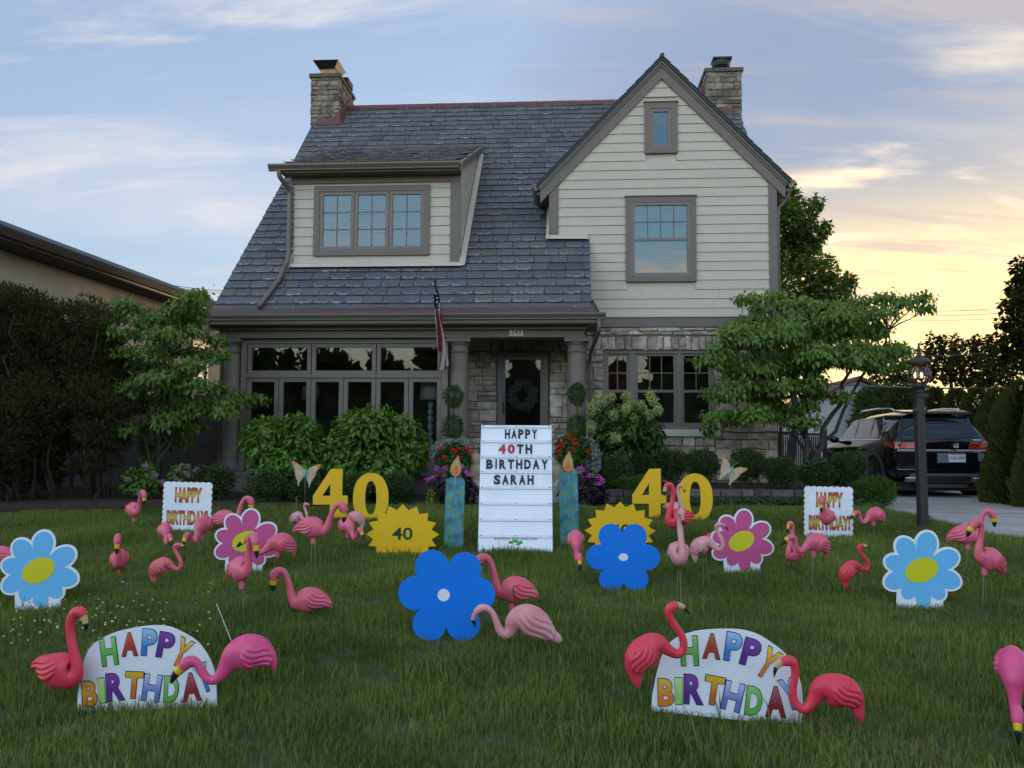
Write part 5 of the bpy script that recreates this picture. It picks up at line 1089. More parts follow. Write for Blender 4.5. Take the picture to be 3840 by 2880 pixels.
# metal candles
TEAL = mat('teal_patina_metal', (.085, .31, .33), .5, .25, 9, col2=(.05, .19, .21), c2scale=7, bump=.2, metal=.1); GOLDW = mat('gold_wire', (.55, .48, .12), .45, .1, metal=.3); PLUMW = mat('plum_wire', (.30, .20, .26), .45, .1, metal=.3); FLM = mat('amber_mesh', (.46, .33, .10), .5, .2, 30); FLC = mat('orange_mesh', (.70, .13, .05), .5, .15, 30)
def candle(base, H, W, label, roll):
    t = empty('candle_ornament', base, 0, label, 'garden ornament', 'metal candle ornaments', rot=(0, R(roll), 0)); n = 12; h = W / 2; sg = .035
    top = [(h * math.cos(a), H - .02 + sg * math.sin(a) * 1.2) for a in np.linspace(0, math.pi, n)]; bot = [(h * math.cos(a), .02 + sg * math.sin(a)) for a in np.linspace(math.pi, 2 * math.pi, n)]
    V = []; Fc = []; P = top + bot
    board('body', P, TEAL, t, .006)
    MB().tube([(h * math.cos(a), -.004, H - .02 + sg * math.sin(a) * 1.2) for a in np.linspace(0, 2 * math.pi, 24)], .004, 5).build('rim', TEAL, t)
    for x in (-h, h): MB().tube([(x, -.002, .0), (x, -.002, H - .02)], .004, 5).build('edge_rod', TEAL, t)
    for i in range(12):
        cx = (-.25 if i % 2 == 0 else .22) * W + rv_.normal(0, .012); cz = H * (.92 - i * .076) - .03; r0 = .036 * rv_.uniform(.8, 1.1); dr_ = 1 if i % 3 else -1
        MB().tube([(cx + dr_ * r0 * (1 - k / 30) * math.cos(k * .46 + i), -.006, cz + r0 * (1 - k / 30) * math.sin(k * .46 + i)) for k in range(28)], .0030, 4).build('spiral', GOLDW if i % 3 != 0 else PLUMW, t)
    MB().tube([(0, -.002, H - .06), (0, -.002, H + .05)], .0035, 5).build('wick', GOLDW, t)
    def flame(s, m, y, z0, name):
        s = s * 1.35
        Pp = []
        for k in range(28):
            a = 2 * math.pi * k / 28; r = .052 * s; x = r * math.sin(a) * (1 - .0 * 1); z = -math.cos(a)
            zz = (z + 1) / 2; x *= (1 - zz ** 2.2); Pp.append((x + .018 * s * zz ** 3, z0 + zz * .175 * s))
        return board(name, Pp, m, t, .003, y)
    fo = flame(1.0, FLM, -.001, H + .035, 'flame'); flame(.52, FLC, -.0035, H + .045, 'flame_core'); MB().tube([(.052 * 1.35 * math.sin(a) * (1 - ((1 - math.cos(a)) / 2) ** 2.2) + .018 * 1.35 * ((1 - math.cos(a)) / 2) ** 3, -.003, H + .035 + (1 - math.cos(a)) / 2 * .175 * 1.35) for a in np.linspace(0, 2 * math.pi, 30)], .0025, 4).build('flame_rim', GOLDW, t)
    for x in (-h * .6, h * .6): MB().tube([(x, 0, -.1), (x, 0, .03)], .004, 5).build('stake', TEAL, t)
    return t
candle(gpx(1700, 2062), .80, .212, 'teal metal candle ornament left of the letter board', 1.2)
candle(gpx(2137, 2050), .84, .215, 'teal metal candle ornament right of the letter board', -1.5)
# butterflies on wires
WING = mat('painted_butterfly_wing', (.50, .36, .23), .5, .2, 12, col2=(.34, .28, .14), c2scale=14, c2lo=.5, c2hi=.7); WEDGE = mat('orange_wing_edge', (.55, .22, .04), .5, .15, 12); BODYB = mat('turquoise_body', (.14, .38, .46), .5, .1); ANT = mat('lime_antenna_wire', (.35, .36, .06), .5, .1)
def butterfly(c, ground, roll, label, sc=1.0):
    t = empty('butterfly_ornament', Vector((c.x, c.y, ground)), 0, label, 'garden ornament', 'butterfly stakes'); h = c.z - ground
    WP = [(.010, .012), (.05, .055), (.10, .085), (.145, .098), (.152, .088), (.14, .06), (.118, .018), (.105, .005), (.112, -.012), (.10, -.03), (.102, -.045), (.085, -.06), (.088, -.075), (.072, -.09), (.066, -.12), (.062, -.152), (.052, -.15), (.045, -.115), (.03, -.085), (.008, -.04)]
    EP = [(.088, .079), (.10, .085), (.145, .098), (.152, .088), (.14, .06), (.118, .018), (.107, .012), (.116, .035), (.128, .068)]
    q = math.cos(R(roll)), math.sin(R(roll))
    def rotp(P, s): return [((x * s * q[0] - z * q[1]) * sc, (x * s * q[1] + z * q[0]) * sc + h) for x, z in P]
    for s in (-1, 1):
        w = board('wing', rotp(WP, s), WING, t, .003, 0.0); board('wing_edge', rotp(EP, s), WEDGE, w, .002, -.0024)
    bz = rotp([(0, .035), (0, -.07)], 1); B = MB(); a, b = bz; P = [(a[0] + (b[0] - a[0]) * k / 6, -.008, a[1] + (b[1] - a[1]) * k / 6) for k in range(7)]; B.tube(P, [.006 * sc, .012 * sc, .011 * sc, .012 * sc, .011 * sc, .008 * sc, .003], 8); B.build('body', BODYB, t, smooth=True)
    for s in (-1, 1):
        A = [(0.004, .035), (.010, .07), (.02, .10)] + [(.02 + .012 - .012 * math.cos(k * .7) * (1 - k / 14), .10 + .012 * math.sin(k * .7) * (1 - k / 14)) for k in range(12)]
        MB().tube([(x, -.004, z) for x, z in rotp(A, s)], .0022, 4).build('antenna', ANT, t)
    MB().tube([(0, .006, -.05), (0, .006, h)], .0035, 5).build('stake', STEEL, t); return t
c = at(1145, 1770, 11.9); butterfly(c, lawn_z(11.9), -6, 'painted metal butterfly on a stake beside the left yellow 4', 1.4)
c = at(2741, 1762, 12.2); butterfly(c, lawn_z(12.2), -28, 'tilted painted metal butterfly on a stake right of the right yellow 0', 1.4)
# printed birthday signs: scalloped rectangles
def grad_mat(name, stops, H, z0, rough=.45):
    if name in MATS: return MATS[name]
    m = bpy.data.materials.new(name); m.use_nodes = True; t = m.node_tree; b = t.nodes['Principled BSDF']; b.inputs['Roughness'].default_value = rough
    tcn = t.nodes.new('ShaderNodeTexCoord'); sx = t.nodes.new('ShaderNodeSeparateXYZ'); lk(t, tcn.outputs['Object'], sx.inputs[0]); mr = N(t, 'ShaderNodeMapRange'); lk(t, sx.outputs[2], mr.inputs[0]); mr.inputs[1].default_value = z0; mr.inputs[2].default_value = z0 + H
    cr = t.nodes.new('ShaderNodeValToRGB'); e = cr.color_ramp
    e.elements[0].position = stops[0][0]; e.elements[0].color = (*stops[0][1], 1); e.elements[1].position = stops[-1][0]; e.elements[1].color = (*stops[-1][1], 1)
    for p, c in stops[1:-1]: el = e.elements.new(p); el.color = (*c, 1)
    lk(t, mr.outputs[0], cr.inputs[0]); lk(t, cr.outputs[0], b.inputs['Base Color']); MATS[name] = m; return m
FIRE = grad_mat('fire_letter_print', [(0, (.40, .03, .02)), (.25, (.52, .11, .015)), (.48, (.62, .46, .02)), (.6, (.60, .40, .02)), (.8, (.50, .09, .015)), (1, (.36, .03, .03))], .20, -.10)
def scallop(W, H, n=9, a=.016):
    P = []
    def edge(p, q, k):
        for i in range(k * 6):
            t = i / (k * 6.0); nx, nz = (q[1] - p[1]), -(q[0] - p[0]); L_ = math.hypot(nx, nz); b = abs(math.sin(math.pi * t * k)) ** .7 * a
            P.append((p[0] + (q[0] - p[0]) * t + nx / L_ * b, p[1] + (q[1] - p[1]) * t + nz / L_ * b))
    c = [(-W / 2, 0), (W / 2, 0), (W / 2, H), (-W / 2, H)]
    edge(c[0], c[1], n); edge(c[1], c[2], n - 1); edge(c[2], c[3], n - 1); edge(c[3], c[0], n); return P
def hbsign(p, W, H, label, seed, yaw, roll):
    p = Vector((p.x, p.y, p.z + .05))
    t = empty('birthday_card_sign', p, 0, label, 'yard sign', 'scalloped birthday signs', rot=(0, R(roll), R(yaw))); board('board', [(x, z - .02) for x, z in scallop(W, H)], WHITEB, t, .010)
    for txt, a, b, z0, z1 in (('HAPPY', .24, .80, .60, .90), ('BIRTHDAY!', .08, .95, .12, .43)):
        zc_ = H * (z0 + z1) / 2 - .02; xc = (-.5 + (a + b) / 2) * W
        o = obj('lettering', text_mesh(txt, W * (b - a), .185 if z0 > .5 else .18, .03, .0012, 'lettering', FIRE), t, (xc, -.0022, zc_)); obj('letter_outline', text_mesh(txt, W * (b - a) + .010, (.185 if z0 > .5 else .18) + .010, .055, .0008, 'letter_outline', mat('maroon_outline', (.10, .012, .02), .5, .05)), o, (0, .0012, 0))
    r = np.random.default_rng(seed); cm = [mat('confetti_blue', (.05, .12, .30), .5, .1), mat('confetti_brown', (.22, .12, .06), .5, .1), mat('confetti_plum', (.14, .06, .16), .5, .1), mat('confetti_green', (.08, .22, .10), .5, .1)]
    ms = [MB() for _ in cm]
    for i in range(120):
        x = r.uniform(-.46, .46) * W; z = r.uniform(.06, .97) * H - .02; a = r.uniform(0, 3.14); l_, w_ = r.uniform(.006, .014), r.uniform(.002, .004); q = math.cos(a), math.sin(a)
        if i % 6 == 0: l_ *= 2.2; w_ *= .6
        ms[r.integers(4)].prism([(x + sx * l_ * q[0] - sz * w_ * q[1], z + sx * l_ * q[1] + sz * w_ * q[0]) for sx, sz in ((-.5, -.5), (.5, -.5), (.5, .5), (-.5, .5))], .0007, 'y', -.0009)
    for m_, mm in zip(ms, cm): m_.build('confetti_print', mm, t)
    wire_stake(t, -.1, -.05, .25, .015); wire_stake(t, .1, -.05, .25, .015); return t
hbsign(gpx(697, 2000), .590, .60, 'scalloped HAPPY BIRTHDAY card sign at left below the mauve hydrangea', 3, 0, 1.0)
hbsign(gpx(3108, 2020), .580, .60, 'scalloped HAPPY BIRTHDAY card sign at right before the large rounded boxwood', 4, 0, 1.0)
# arched birthday signs with coloured letters
ARC = [(512, 830), (513, 740), (530, 600), (560, 480), (615, 405), (720, 350), (850, 320), (960, 308), (1020, 310), (1090, 325), (1180, 370), (1250, 420), (1310, 500), (1345, 580), (1362, 680), (1368, 815)]
LTR = [('H', 702, 462, 108, 178, 8, 'g'), ('A', 828, 420, 108, 152, 2, 'r'), ('P', 950, 410, 100, 172, -3, 'b'), ('P', 1052, 430, 108, 165, -10, 'p'), ('Y', 1150, 478, 105, 185, -26, 'o'),
       ('B', 588, 715, 100, 165, 5, 'o'), ('I', 660, 698, 46, 160, 6, 'g2'), ('R', 745, 678, 122, 178, 4, 'p'), ('T', 858, 670, 122, 172, -4, 'o2'), ('H', 968, 690, 118, 172, -8, 'v'), ('D', 1088, 702, 98, 172, -2, 'g'), ('A', 1210, 690, 125, 180, 4, 'm'), ('Y', 1285, 637, 105, 185, 20, 'b')]
CL = {'g': ((0.125, 0.413, 0.050), (0.312, 0.625, 0.175)), 'r': ((0.413, 0.037, 0.025), (0.600, 0.163, 0.050)), 'b': ((0.050, 0.188, 0.525), (0.375, 0.625, 0.850)), 'p': ((0.100, 0.025, 0.225), (0.250, 0.062, 0.375)), 'o': ((0.725, 0.213, 0.013), (0.825, 0.550, 0.075)), 'g2': ((0.312, 0.600, 0.125), (0.688, 0.812, 0.275)), 'o2': ((0.600, 0.125, 0.013), (0.775, 0.475, 0.025)), 'v': ((0.125, 0.175, 0.450), (0.525, 0.600, 0.850)), 'm': ((0.300, 0.013, 0.025), (0.450, 0.150, 0.163))}
OUTL = mat('navy_outline', (.018, .014, .05), .5, .05)
def arch(p, W, label, yaw, roll, lean):
    t = empty('arched_birthday_sign', p, 0, label, 'yard sign', 'arched birthday signs', rot=(R(lean), R(roll), R(yaw))); k = W / 856.0; f = lambda x, z: ((x - 940) * k, (795 - z) * k + .035)
    C = []
    n = len(ARC)                                # smooth the outline
    for i in range(1, n - 2):
        p0, p1, p2, p3 = [np.array(f(*ARC[j])) for j in (i - 1, i, i + 1, i + 2)]
        for q in np.linspace(0, 1, 6, endpoint=False): C.append(tuple(.5 * ((2 * p1) + (-p0 + p2) * q + (2 * p0 - 5 * p1 + 4 * p2 - p3) * q * q + (-p0 + 3 * p1 - 3 * p2 + p3) * q ** 3)))
    C = [f(*ARC[0])] + C + [f(*ARC[-2]), f(*ARC[-1])]
    board('board', C, WHITEB, t, .010)
    for (ch, x, z, w, h, a, col) in LTR:
        lx, lz = f(x, z); m = grad_mat('letter_print_' + {'g': 'green', 'r': 'red', 'b': 'blue', 'p': 'purple', 'o': 'orange', 'g2': 'lime', 'o2': 'amber', 'v': 'violet', 'm': 'maroon'}[col], [(0, CL[col][0]), (.35, CL[col][0]), (1, CL[col][1])], .16, -.08)
        o = obj('letter', text_mesh(ch, w * k * .88, h * k * .93, .035, .0012, 'letter', m), t, (lx, -.0030, lz), (0, R(-a), 0)); obj('letter_outline', text_mesh(ch, w * k * .97, h * k * .99, .054, .0012, 'letter_outline', OUTL), o, (0, .0016, 0))
    wire_stake(t, -.2, -.05, .2, .015); wire_stake(t, .2, -.05, .2, .015); return t
arch(gpx(552, 2668), .770, 'arched white HAPPY BIRTHDAY sign with coloured letters at lower left', 2, -1.2, 0)
arch(gpx(2722, 2702), .815, 'arched white HAPPY BIRTHDAY sign with coloured letters at lower right', -6, 5.0, 0)
# ------------------------------------------------------------------ plastic flamingos
def catmull(St, n):
    St = np.array(St, float); m = len(St); seg = np.concatenate([[0], np.cumsum(np.linalg.norm(np.diff(St[:, :2], axis=0), axis=1))]); out = []
    for s in np.linspace(0, seg[-1], n):
        i = min(max(np.searchsorted(seg, s) - 1, 0), m - 2); t = (s - seg[i]) / (seg[i + 1] - seg[i] + 1e-9); p0, p1, p2, p3 = St[max(i - 1, 0)], St[i], St[i + 1], St[min(i + 2, m - 1)]
        out.append(.5 * (2 * p1 + (p2 - p0) * t + (2 * p0 - 5 * p1 + 4 * p2 - p3) * t * t + (-p0 + 3 * p1 - 3 * p2 + p3) * t ** 3))
    o = np.array(out); o[:, 2] = np.maximum(o[:, 2], St[:, 2].min() * .8); return o
def loft(name, St, n, seg, m, lat, wing=None, closed=True):
    """body swept along a centre line in the x-z plane; St rows = x, z, radius; lat(i,r) gives half width"""
    C = catmull(St, n); T = np.gradient(C[:, :2], axis=0); T /= np.linalg.norm(T, axis=1, keepdims=True) + 1e-9
    for _ in range(3): T[1:-1] = (T[:-2] + T[1:-1] * 2 + T[2:]) / 4
    T /= np.linalg.norm(T, axis=1, keepdims=True); Nn = np.stack([-T[:, 1], T[:, 0]], 1); V = []
    for i in range(n):
        r = C[i, 2]; lw_ = lat(i / (n - 1.0), r)
        for k in range(seg):
            a = 2 * math.pi * k / seg; up_, sd_ = math.cos(a), math.sin(a); d = 0.0
            x = C[i, 0] + Nn[i, 0] * up_ * r; z = C[i, 1] + Nn[i, 1] * up_ * r
            if wing: d = wing(x, z, abs(sd_))
            V.append((x, sd_ * lw_ + math.copysign(d, sd_) * (1 if abs(sd_) > .02 else 0), z))
    Fc = [(i * seg + k, i * seg + (k + 1) % seg, (i + 1) * seg + (k + 1) % seg, (i + 1) * seg + k) for i in range(n - 1) for k in range(seg)]
    mb_ = MB(); mb_.add(V, Fc + [tuple(range(seg - 1, -1, -1)), tuple(range((n - 1) * seg, n * seg))]); me = mb_.mesh(name, m, True)
    bm = bmesh.new(); bm.from_mesh(me); bmesh.ops.recalc_face_normals(bm, faces=bm.faces[:]); bm.to_mesh(me); bm.free(); me.polygons.foreach_set('use_smooth', [True] * len(me.polygons)); return me
def conv(St, cx, cz, k, face): return [((x - cx) * k * face, (cz - z) * k, r * k) for x, z, r in St]
MOULD = {
 'up': dict(c=(1230, 1060), k=.0003135, face=-1, body=[(1808, 1245, 14), (1755, 1165, 70), (1660, 1105, 135), (1540, 1062, 215), (1400, 1042, 278), (1260, 1050, 315), (1120, 1070, 300), (1000, 1095, 245), (905, 1105, 190), (835, 1060, 138), (790, 985, 108), (757, 895, 94), (725, 780, 86), (690, 660, 80), (650, 550, 76), (605, 455, 77), (550, 385, 82), (480, 355, 94), (405, 372, 112), (348, 430, 128), (322, 505, 128), (318, 565, 108), (317, 585, 100)],
   beak=[(318, 572, 104), (310, 640, 94), (304, 716, 81)], tip=[(304, 714, 81), (304, 780, 66), (311, 840, 42), (318, 882, 8)], eye=(410, 505), stub=(1190, 1360), wing=(1480, 1060, 300, 215, -.35)),
 'low': dict(c=(1470, 560), k=.000277, face=-1, body=[(1988, 915, 12), (1952, 800, 76), (1885, 695, 145), (1770, 605, 235), (1640, 545, 305), (1500, 548, 345), (1350, 580, 322), (1215, 655, 262), (1105, 775, 180), (1020, 895, 128), (940, 1000, 102), (835, 1058, 86), (735, 1025, 82), (655, 930, 82), (590, 820, 81), (530, 738, 86), (455, 695, 100), (375, 705, 114), (305, 760, 112), (262, 808, 98)],
   beak=[(268, 800, 100), (225, 845, 94), (170, 902, 80)], tip=[(170, 900, 80), (115, 985, 62), (82, 1065, 32), (70, 1108, 6)], eye=(375, 770), stub=(1400, 880), wing=(1680, 600, 290, 230, -.15)),
 'cup': dict(c=(650, 1190), k=.000330, face=1, body=[(125, 1125, 12), (200, 1090, 58), (320, 1075, 135), (450, 1115, 220), (580, 1165, 285), (710, 1205, 292), (830, 1255, 240), (920, 1250, 170), (965, 1160, 112), (958, 1050, 94), (932, 930, 82), (897, 800, 76), (866, 670, 73), (848, 540, 72), (850, 420, 74), (875, 322, 77), (928, 245, 84), (1000, 218, 88), (1058, 242, 84), (1085, 290, 66)],
   beak=[(1078, 275, 68), (1108, 345, 57), (1126, 420, 46)], tip=[(1126, 418, 46), (1132, 480, 35), (1116, 542, 12)], eye=(950, 245), stub=(620, 1470), wing=(470, 1120, 290, 190, .25)),
 'clow': dict(c=(1500, 850), k=.000245, face=-1, body=[(1998, 1455, 34), (1955, 1330, 96), (1895, 1150, 165), (1800, 990, 255), (1640, 880, 335), (1440, 845, 350), (1270, 815, 300), (1135, 860, 225), (1045, 985, 155), (980, 1110, 122), (900, 1225, 106), (800, 1278, 96), (690, 1230, 90), (612, 1120, 86), (580, 980, 82), (582, 830, 80), (602, 680, 80), (616, 540, 82), (600, 400, 88), (540, 312, 106), (440, 302, 114), (340, 335, 84)],
   beak=[(352, 325, 88), (275, 388, 64), (220, 460, 50)], tip=[(220, 458, 50), (200, 545, 36), (185, 665, 8)], eye=(470, 310), stub=(1450, 1190), wing=(1640, 880, 320, 250, -.5)),
 'pale': dict(c=(1150, 1130), k=.000390, face=-1, body=[(1700, 1500, 50), (1640, 1450, 85), (1550, 1390, 112), (1430, 1300, 185), (1280, 1200, 255), (1130, 1128, 272), (990, 1130, 245), (885, 1190, 178), (830, 1290, 122), (770, 1365, 96), (690, 1362, 82), (622, 1280, 68), (575, 1170, 58), (530, 1062, 53), (470, 975, 53), (390, 928, 60), (312, 932, 72), (245, 968, 62), (205, 1020, 48)],
   beak=[(215, 1005, 50), (178, 1065, 45), (165, 1140, 40)], tip=[(165, 1138, 40), (185, 1200, 26), (210, 1262, 8)], eye=(300, 955), stub=(1050, 1340), wing=(1280, 1200, 360, 240, -.62)) }
def plastic(name, col, top):
    """sun-faded blow-moulded plastic: a second tone in random patches"""
    return mat(name, col, .42, .10, 7.0, spec=.45, col2=top, c2scale=3.0, c2lo=.42, c2hi=.75)
PINK = {'pink': plastic('pink_plastic', (.66, .105, .155), (.70, .16, .22)), 'hot': plastic('bright_pink_plastic', (.68, .07, .19), (.68, .10, .22)), 'coral': plastic('coral_plastic', (.70, .035, .065), (.66, .06, .09)), 'pale': plastic('faded_pink_plastic', (.64, .235, .235), (.62, .34, .34)), 'rose': plastic('rose_plastic', (.66, .095, .125), (.68, .17, .19))}
YB_ = mat('yellow_beak_paint', (.70, .43, .01), .4, .05); BT = mat('black_beak_paint', (.014, .013, .016), .35, .1); CB = mat('cream_beak_paint', (.56, .38, .17), .5, .12, 10); PB = mat('pink_beak_paint', (.55, .24, .24), .5, .1); EYEM = mat('eye_paint', (.03, .008, .012), .3, .05)
def wingf(cx, cz, rx, rz, rot, k, face, amp):
    c, s = math.cos(rot * face), math.sin(rot * face)
    def f(x, z, sd):
        if sd < .25: return 0.0
        dx, dz = x - cx, z - cz; a = (dx * c + dz * s) / rx; b = (-dx * s + dz * c) / rz; q = a * a + b * b
        if q > 1.15: return 0.0
        e = min(1, max(0, (1.15 - q) / .25)); w = b * 4.3 + .55 * math.sin(a * 3.6 + .6)
        return amp * e * min(1, (sd - .25) * 3) * (.35 + abs(math.sin(w * math.pi / 2 * 1.0)) ** .8)
    return f
FM = {}
for nm, M in MOULD.items():
    cx, cz = M['c']; k, face = M['k'], M['face']; B = conv(M['body'], cx, cz, k, face); wx, wz, wrx, wrz, wr = M['wing']
    wf = wingf((wx - cx) * k * face, (cz - wz) * k, wrx * k, wrz * k, wr, k, face, .013)
    big = max(b[2] for b in B); lat = (lambda big: (lambda t, r: r * (.74 if r > big * .45 else .74 + .22 * min(1, (big * .45 - r) / (big * .2)))))(big)
    fl = lambda t, r: r * .72
    FM[nm] = dict(body=loft('body', B, 130, 72, None, lat, wf), beak=loft('beak', conv(M['beak'], cx, cz, k, face), 8, 16, None, lambda t, r: r * .78), tip=loft('beak_tip', conv(M['tip'], cx, cz, k, face), 9, 16, None, lambda t, r: r * .74), eye=((M['eye'][0] - cx) * k * face, (cz - M['eye'][1]) * k), stub=((M['stub'][0] - cx) * k * face, (cz - M['stub'][1]) * k), low=min(b[1] - b[2] for b in B), hr=min(b[2] for b in B[-5:-1]))
def with_mat(me, m, cache={}):
    key = (me.name, m.name)
    if key not in cache: c = me.copy(); c.name = me.name.split('.')[0]; c.materials.clear(); c.materials.append(m); cache[key] = c
    return cache[key]
def flamingo(px_, py_, Y, heading, pitch, mould, colr, beakc, label, sc=1.0, rods=2, group=None, stub=True, bend=None, rise=None):
    """(px,py) direction of the middle of the body, Y its distance"""
    c = at(px_, py_, Y); gz_ = lawn_z(Y); h = c.z - gz_
    t = empty('flamingo', (c.x, c.y, gz_), R(heading), label, 'flamingo', group); M = FM[mould]
    lean = R(-pitch); b = obj('body', with_mat(M['body'], PINK[colr]), t, (0, 0, h), (0, lean, 0), (sc,) * 3)
    obj('beak', with_mat(M['beak'], {'y': YB_, 'c': CB, 'p': PB}[beakc]), b); obj('beak_tip', with_mat(M['tip'], BT), b)
    ex, ez = M['eye']; hw_ = M['hr'] * .80
    for s in (-1, 1): MB().ball((ex, s * hw_, ez), (.0075, .004, .009), 8, 5).build('eye', EYEM, b, smooth=True)
    sx, sz = M['stub']; ca, sa = math.cos(lean), math.sin(lean); wx = (sx * ca + sz * sa) * sc; wz = (-sx * sa + sz * ca) * sc + h
    if rods and wz > .06:
        if stub and mould in ('up', 'low'): MB().hull8([(wx - .022, -.014, wz - .055), (wx + .022, -.014, wz - .055), (wx + .022, .014, wz - .055), (wx - .022, .014, wz - .055), (wx - .017, -.011, wz + .05), (wx + .017, -.011, wz + .05), (wx + .017, .011, wz + .05), (wx - .017, .011, wz + .05)]).build('leg_socket', PINK[colr], t, bevel=.004)
        for i in range(rods): MB().tube([(wx + (i - .5) * .022, (i - .5) * .012, wz - .04), (wx + (i - .5) * .06 + .01, (i - .5) * .02, -.04)], .0022, 5).build('leg_rod', STEEL, t)
    if bend: MB().tube([(bend[0], 0, h + .02), (bend[0] + bend[1], 0, h + bend[2])], .0035, 5).build('back_rod', STEEL, t)
    return t
FG = 'plastic lawn flamingos'
def fl(*a, **k): k.setdefault('group', FG); return flamingo(*a, **k)
# front row
fl(222, 2515, 4.6, -8, 2, 'cup', 'coral', 'c', 'coral flamingo standing tall at the far lower left, left of the arched sign', rods=0, sc=1.0)
fl(930, 2448, 4.42, 186, 0, 'low', 'hot', 'y', 'bright pink flamingo leaning its beak over the lower left arched sign', sc=1.0, rods=2, stub=False, bend=(.07, .10, .26))
fl(2416, 2448, 4.38, 8, 29, 'clow', 'coral', 'c', 'coral flamingo with hanging tail at the left of the lower right arched sign', rods=1, sc=.97)
fl(3142, 2590, 4.42, 174, 2, 'clow', 'coral', 'c', 'coral flamingo with beak over the right end of the lower right arched sign', rods=1, sc=1.02)
fl(3800, 2505, 4.25, -119, -22, 'low', 'hot', 'y', 'pink flamingo cut off by the lower right edge of the photo', rods=2)
# middle of the lawn
fl(1160, 2250, 6.6, 182, 2, 'up', 'pink', 'y', 'pink flamingo resting on the grass, facing left, in the left middle of the lawn', rods=1)
fl(1930, 2212, 6.15, 181, 4, 'up', 'rose', 'y', 'rose pink flamingo right of the big blue flower with a black hook in front', rods=2)
fl(1985, 2325, 5.7, 180, 0, 'pale', 'pale', 'p', 'pale faded flamingo stooping right of the big blue flower', rods=0, sc=1.0)
fl(900, 2135, 6.4, -46, 12, 'up', 'pink', 'y', 'pink flamingo on tall wire legs in front of the left magenta daisy', rods=2)
fl(1058, 2036, 7.9, 190, 16, 'low', 'pink', 'y', 'pink flamingo stretching its beak over the left magenta daisy', rods=2)
fl(598, 2125, 7.6, 2, 24, 'clow', 'rose', 'p', 'rose pink flamingo with hooked neck facing right, left middle of the lawn', rods=0, sc=.86)
fl(448, 2098, 8.0, -70, 6, 'up', 'pink', 'y', 'pink flamingo facing the camera right of the left blue daisy', rods=1)
fl(5, 2085, 8.2, 172, 0, 'up', 'pink', 'y', 'pink flamingo cut off at the left edge behind the blue daisy', rods=2)
fl(2160, 2025, 7.7, -88, -16, 'low', 'pink', 'y', 'pink flamingo bowing at the camera in front of the right candle', rods=2, sc=.95)
fl(2545, 2075, 6.7, -86, 6, 'cup', 'pale', 'p', 'pale pink flamingo with long upright neck facing the camera, right of centre', rods=2, sc=1.02)
fl(2628, 2045, 7.6, -22, 22, 'clow', 'pale', 'p', 'pale pink flamingo with looped neck left of the right magenta daisy', rods=2, sc=.88)
fl(2660, 2028, 8.7, 20, 20, 'clow', 'coral', 'c', 'coral flamingo half hidden behind the right magenta daisy', rods=1, sc=.85)
fl(2545, 1945, 8.9, 196, 2, 'cup', 'coral', 'c', 'tall coral flamingo in front of the right yellow 0, facing left', rods=1, sc=1.12)
fl(2530, 1908, 10.3, -30, 4, 'cup', 'pale', 'y', 'mauve pink flamingo behind the tall coral one, head over the yellow 0', rods=1, sc=.9)
fl(3066, 2036, 7.6, 198, 20, 'low', 'pink', 'y', 'pink flamingo on wire legs facing left in front of the right card sign', rods=2, sc=.95)
fl(2978, 2075, 8.2, 215, 10, 'cup', 'pink', 'y', 'pink flamingo with raised neck left of the wire-legged one at right', rods=0, sc=.88)
fl(3182, 2140, 7.3, 2, 34, 'clow', 'coral', 'c', 'coral flamingo with hooked neck left of the right blue daisy', rods=1, sc=.83)
fl(3100, 1938, 9.5, -122, 2, 'up', 'pink', 'y', 'pink flamingo facing the camera against the right card sign', rods=2)
fl(3284, 1930, 10.0, 200, 14, 'low', 'pink', 'y', 'small pink flamingo on a wire leg right of the right card sign', rods=1, sc=.95)
fl(3712, 2098, 7.05, 192, 30, 'up', 'pink', 'y', 'pink flamingo with tall neck right of the right blue daisy, tail hanging', rods=2, sc=1.0)
fl(3618, 2005, 8.5, -12, 6, 'up', 'pink', 'y', 'pink flamingo at far right behind the tall-necked one, facing right', rods=2)
# back of the lawn at left
fl(500, 1912, 10.5, -40, 4, 'up', 'pink', 'y', 'pink flamingo on one wire leg left of the left card sign', rods=1)
fl(618, 1988, 9.0, -56, 0, 'low', 'pink', 'y', 'pink flamingo facing the camera in front of the left card sign, lower left corner', rods=1, sc=.9)
fl(762, 1968, 8.55, -100, -6, 'low', 'pink', 'y', 'pink flamingo with drooping head in front of the left card sign, lower right corner', rods=1)
fl(845, 1945, 9.4, 5, 2, 'up', 'pink', 'y', 'pink flamingo between the left card sign and the magenta daisy, neck arched right', rods=1)
fl(1110, 1940, 11.0, -28, 20, 'clow', 'pale', 'p', 'small pale flamingo left of the left yellow 4 with a rod in its back', rods=0, sc=.85, bend=(.0, .0, .28))
fl(1172, 1978, 7.7, -2, -2, 'up', 'pink', 'y', 'pink flamingo facing right below the left yellow 4, neck arched high', rods=2)
fl(1300, 1968, 9.3, -50, 2, 'low', 'pink', 'y', 'pink flamingo on wire legs facing the camera between the left 4 and 0', rods=2)
fl(1338, 1940, 10.2, 168, 10, 'clow', 'pale', 'p', 'pale flamingo behind the wire-legged one between the left 4 and 0', rods=0, sc=.85)
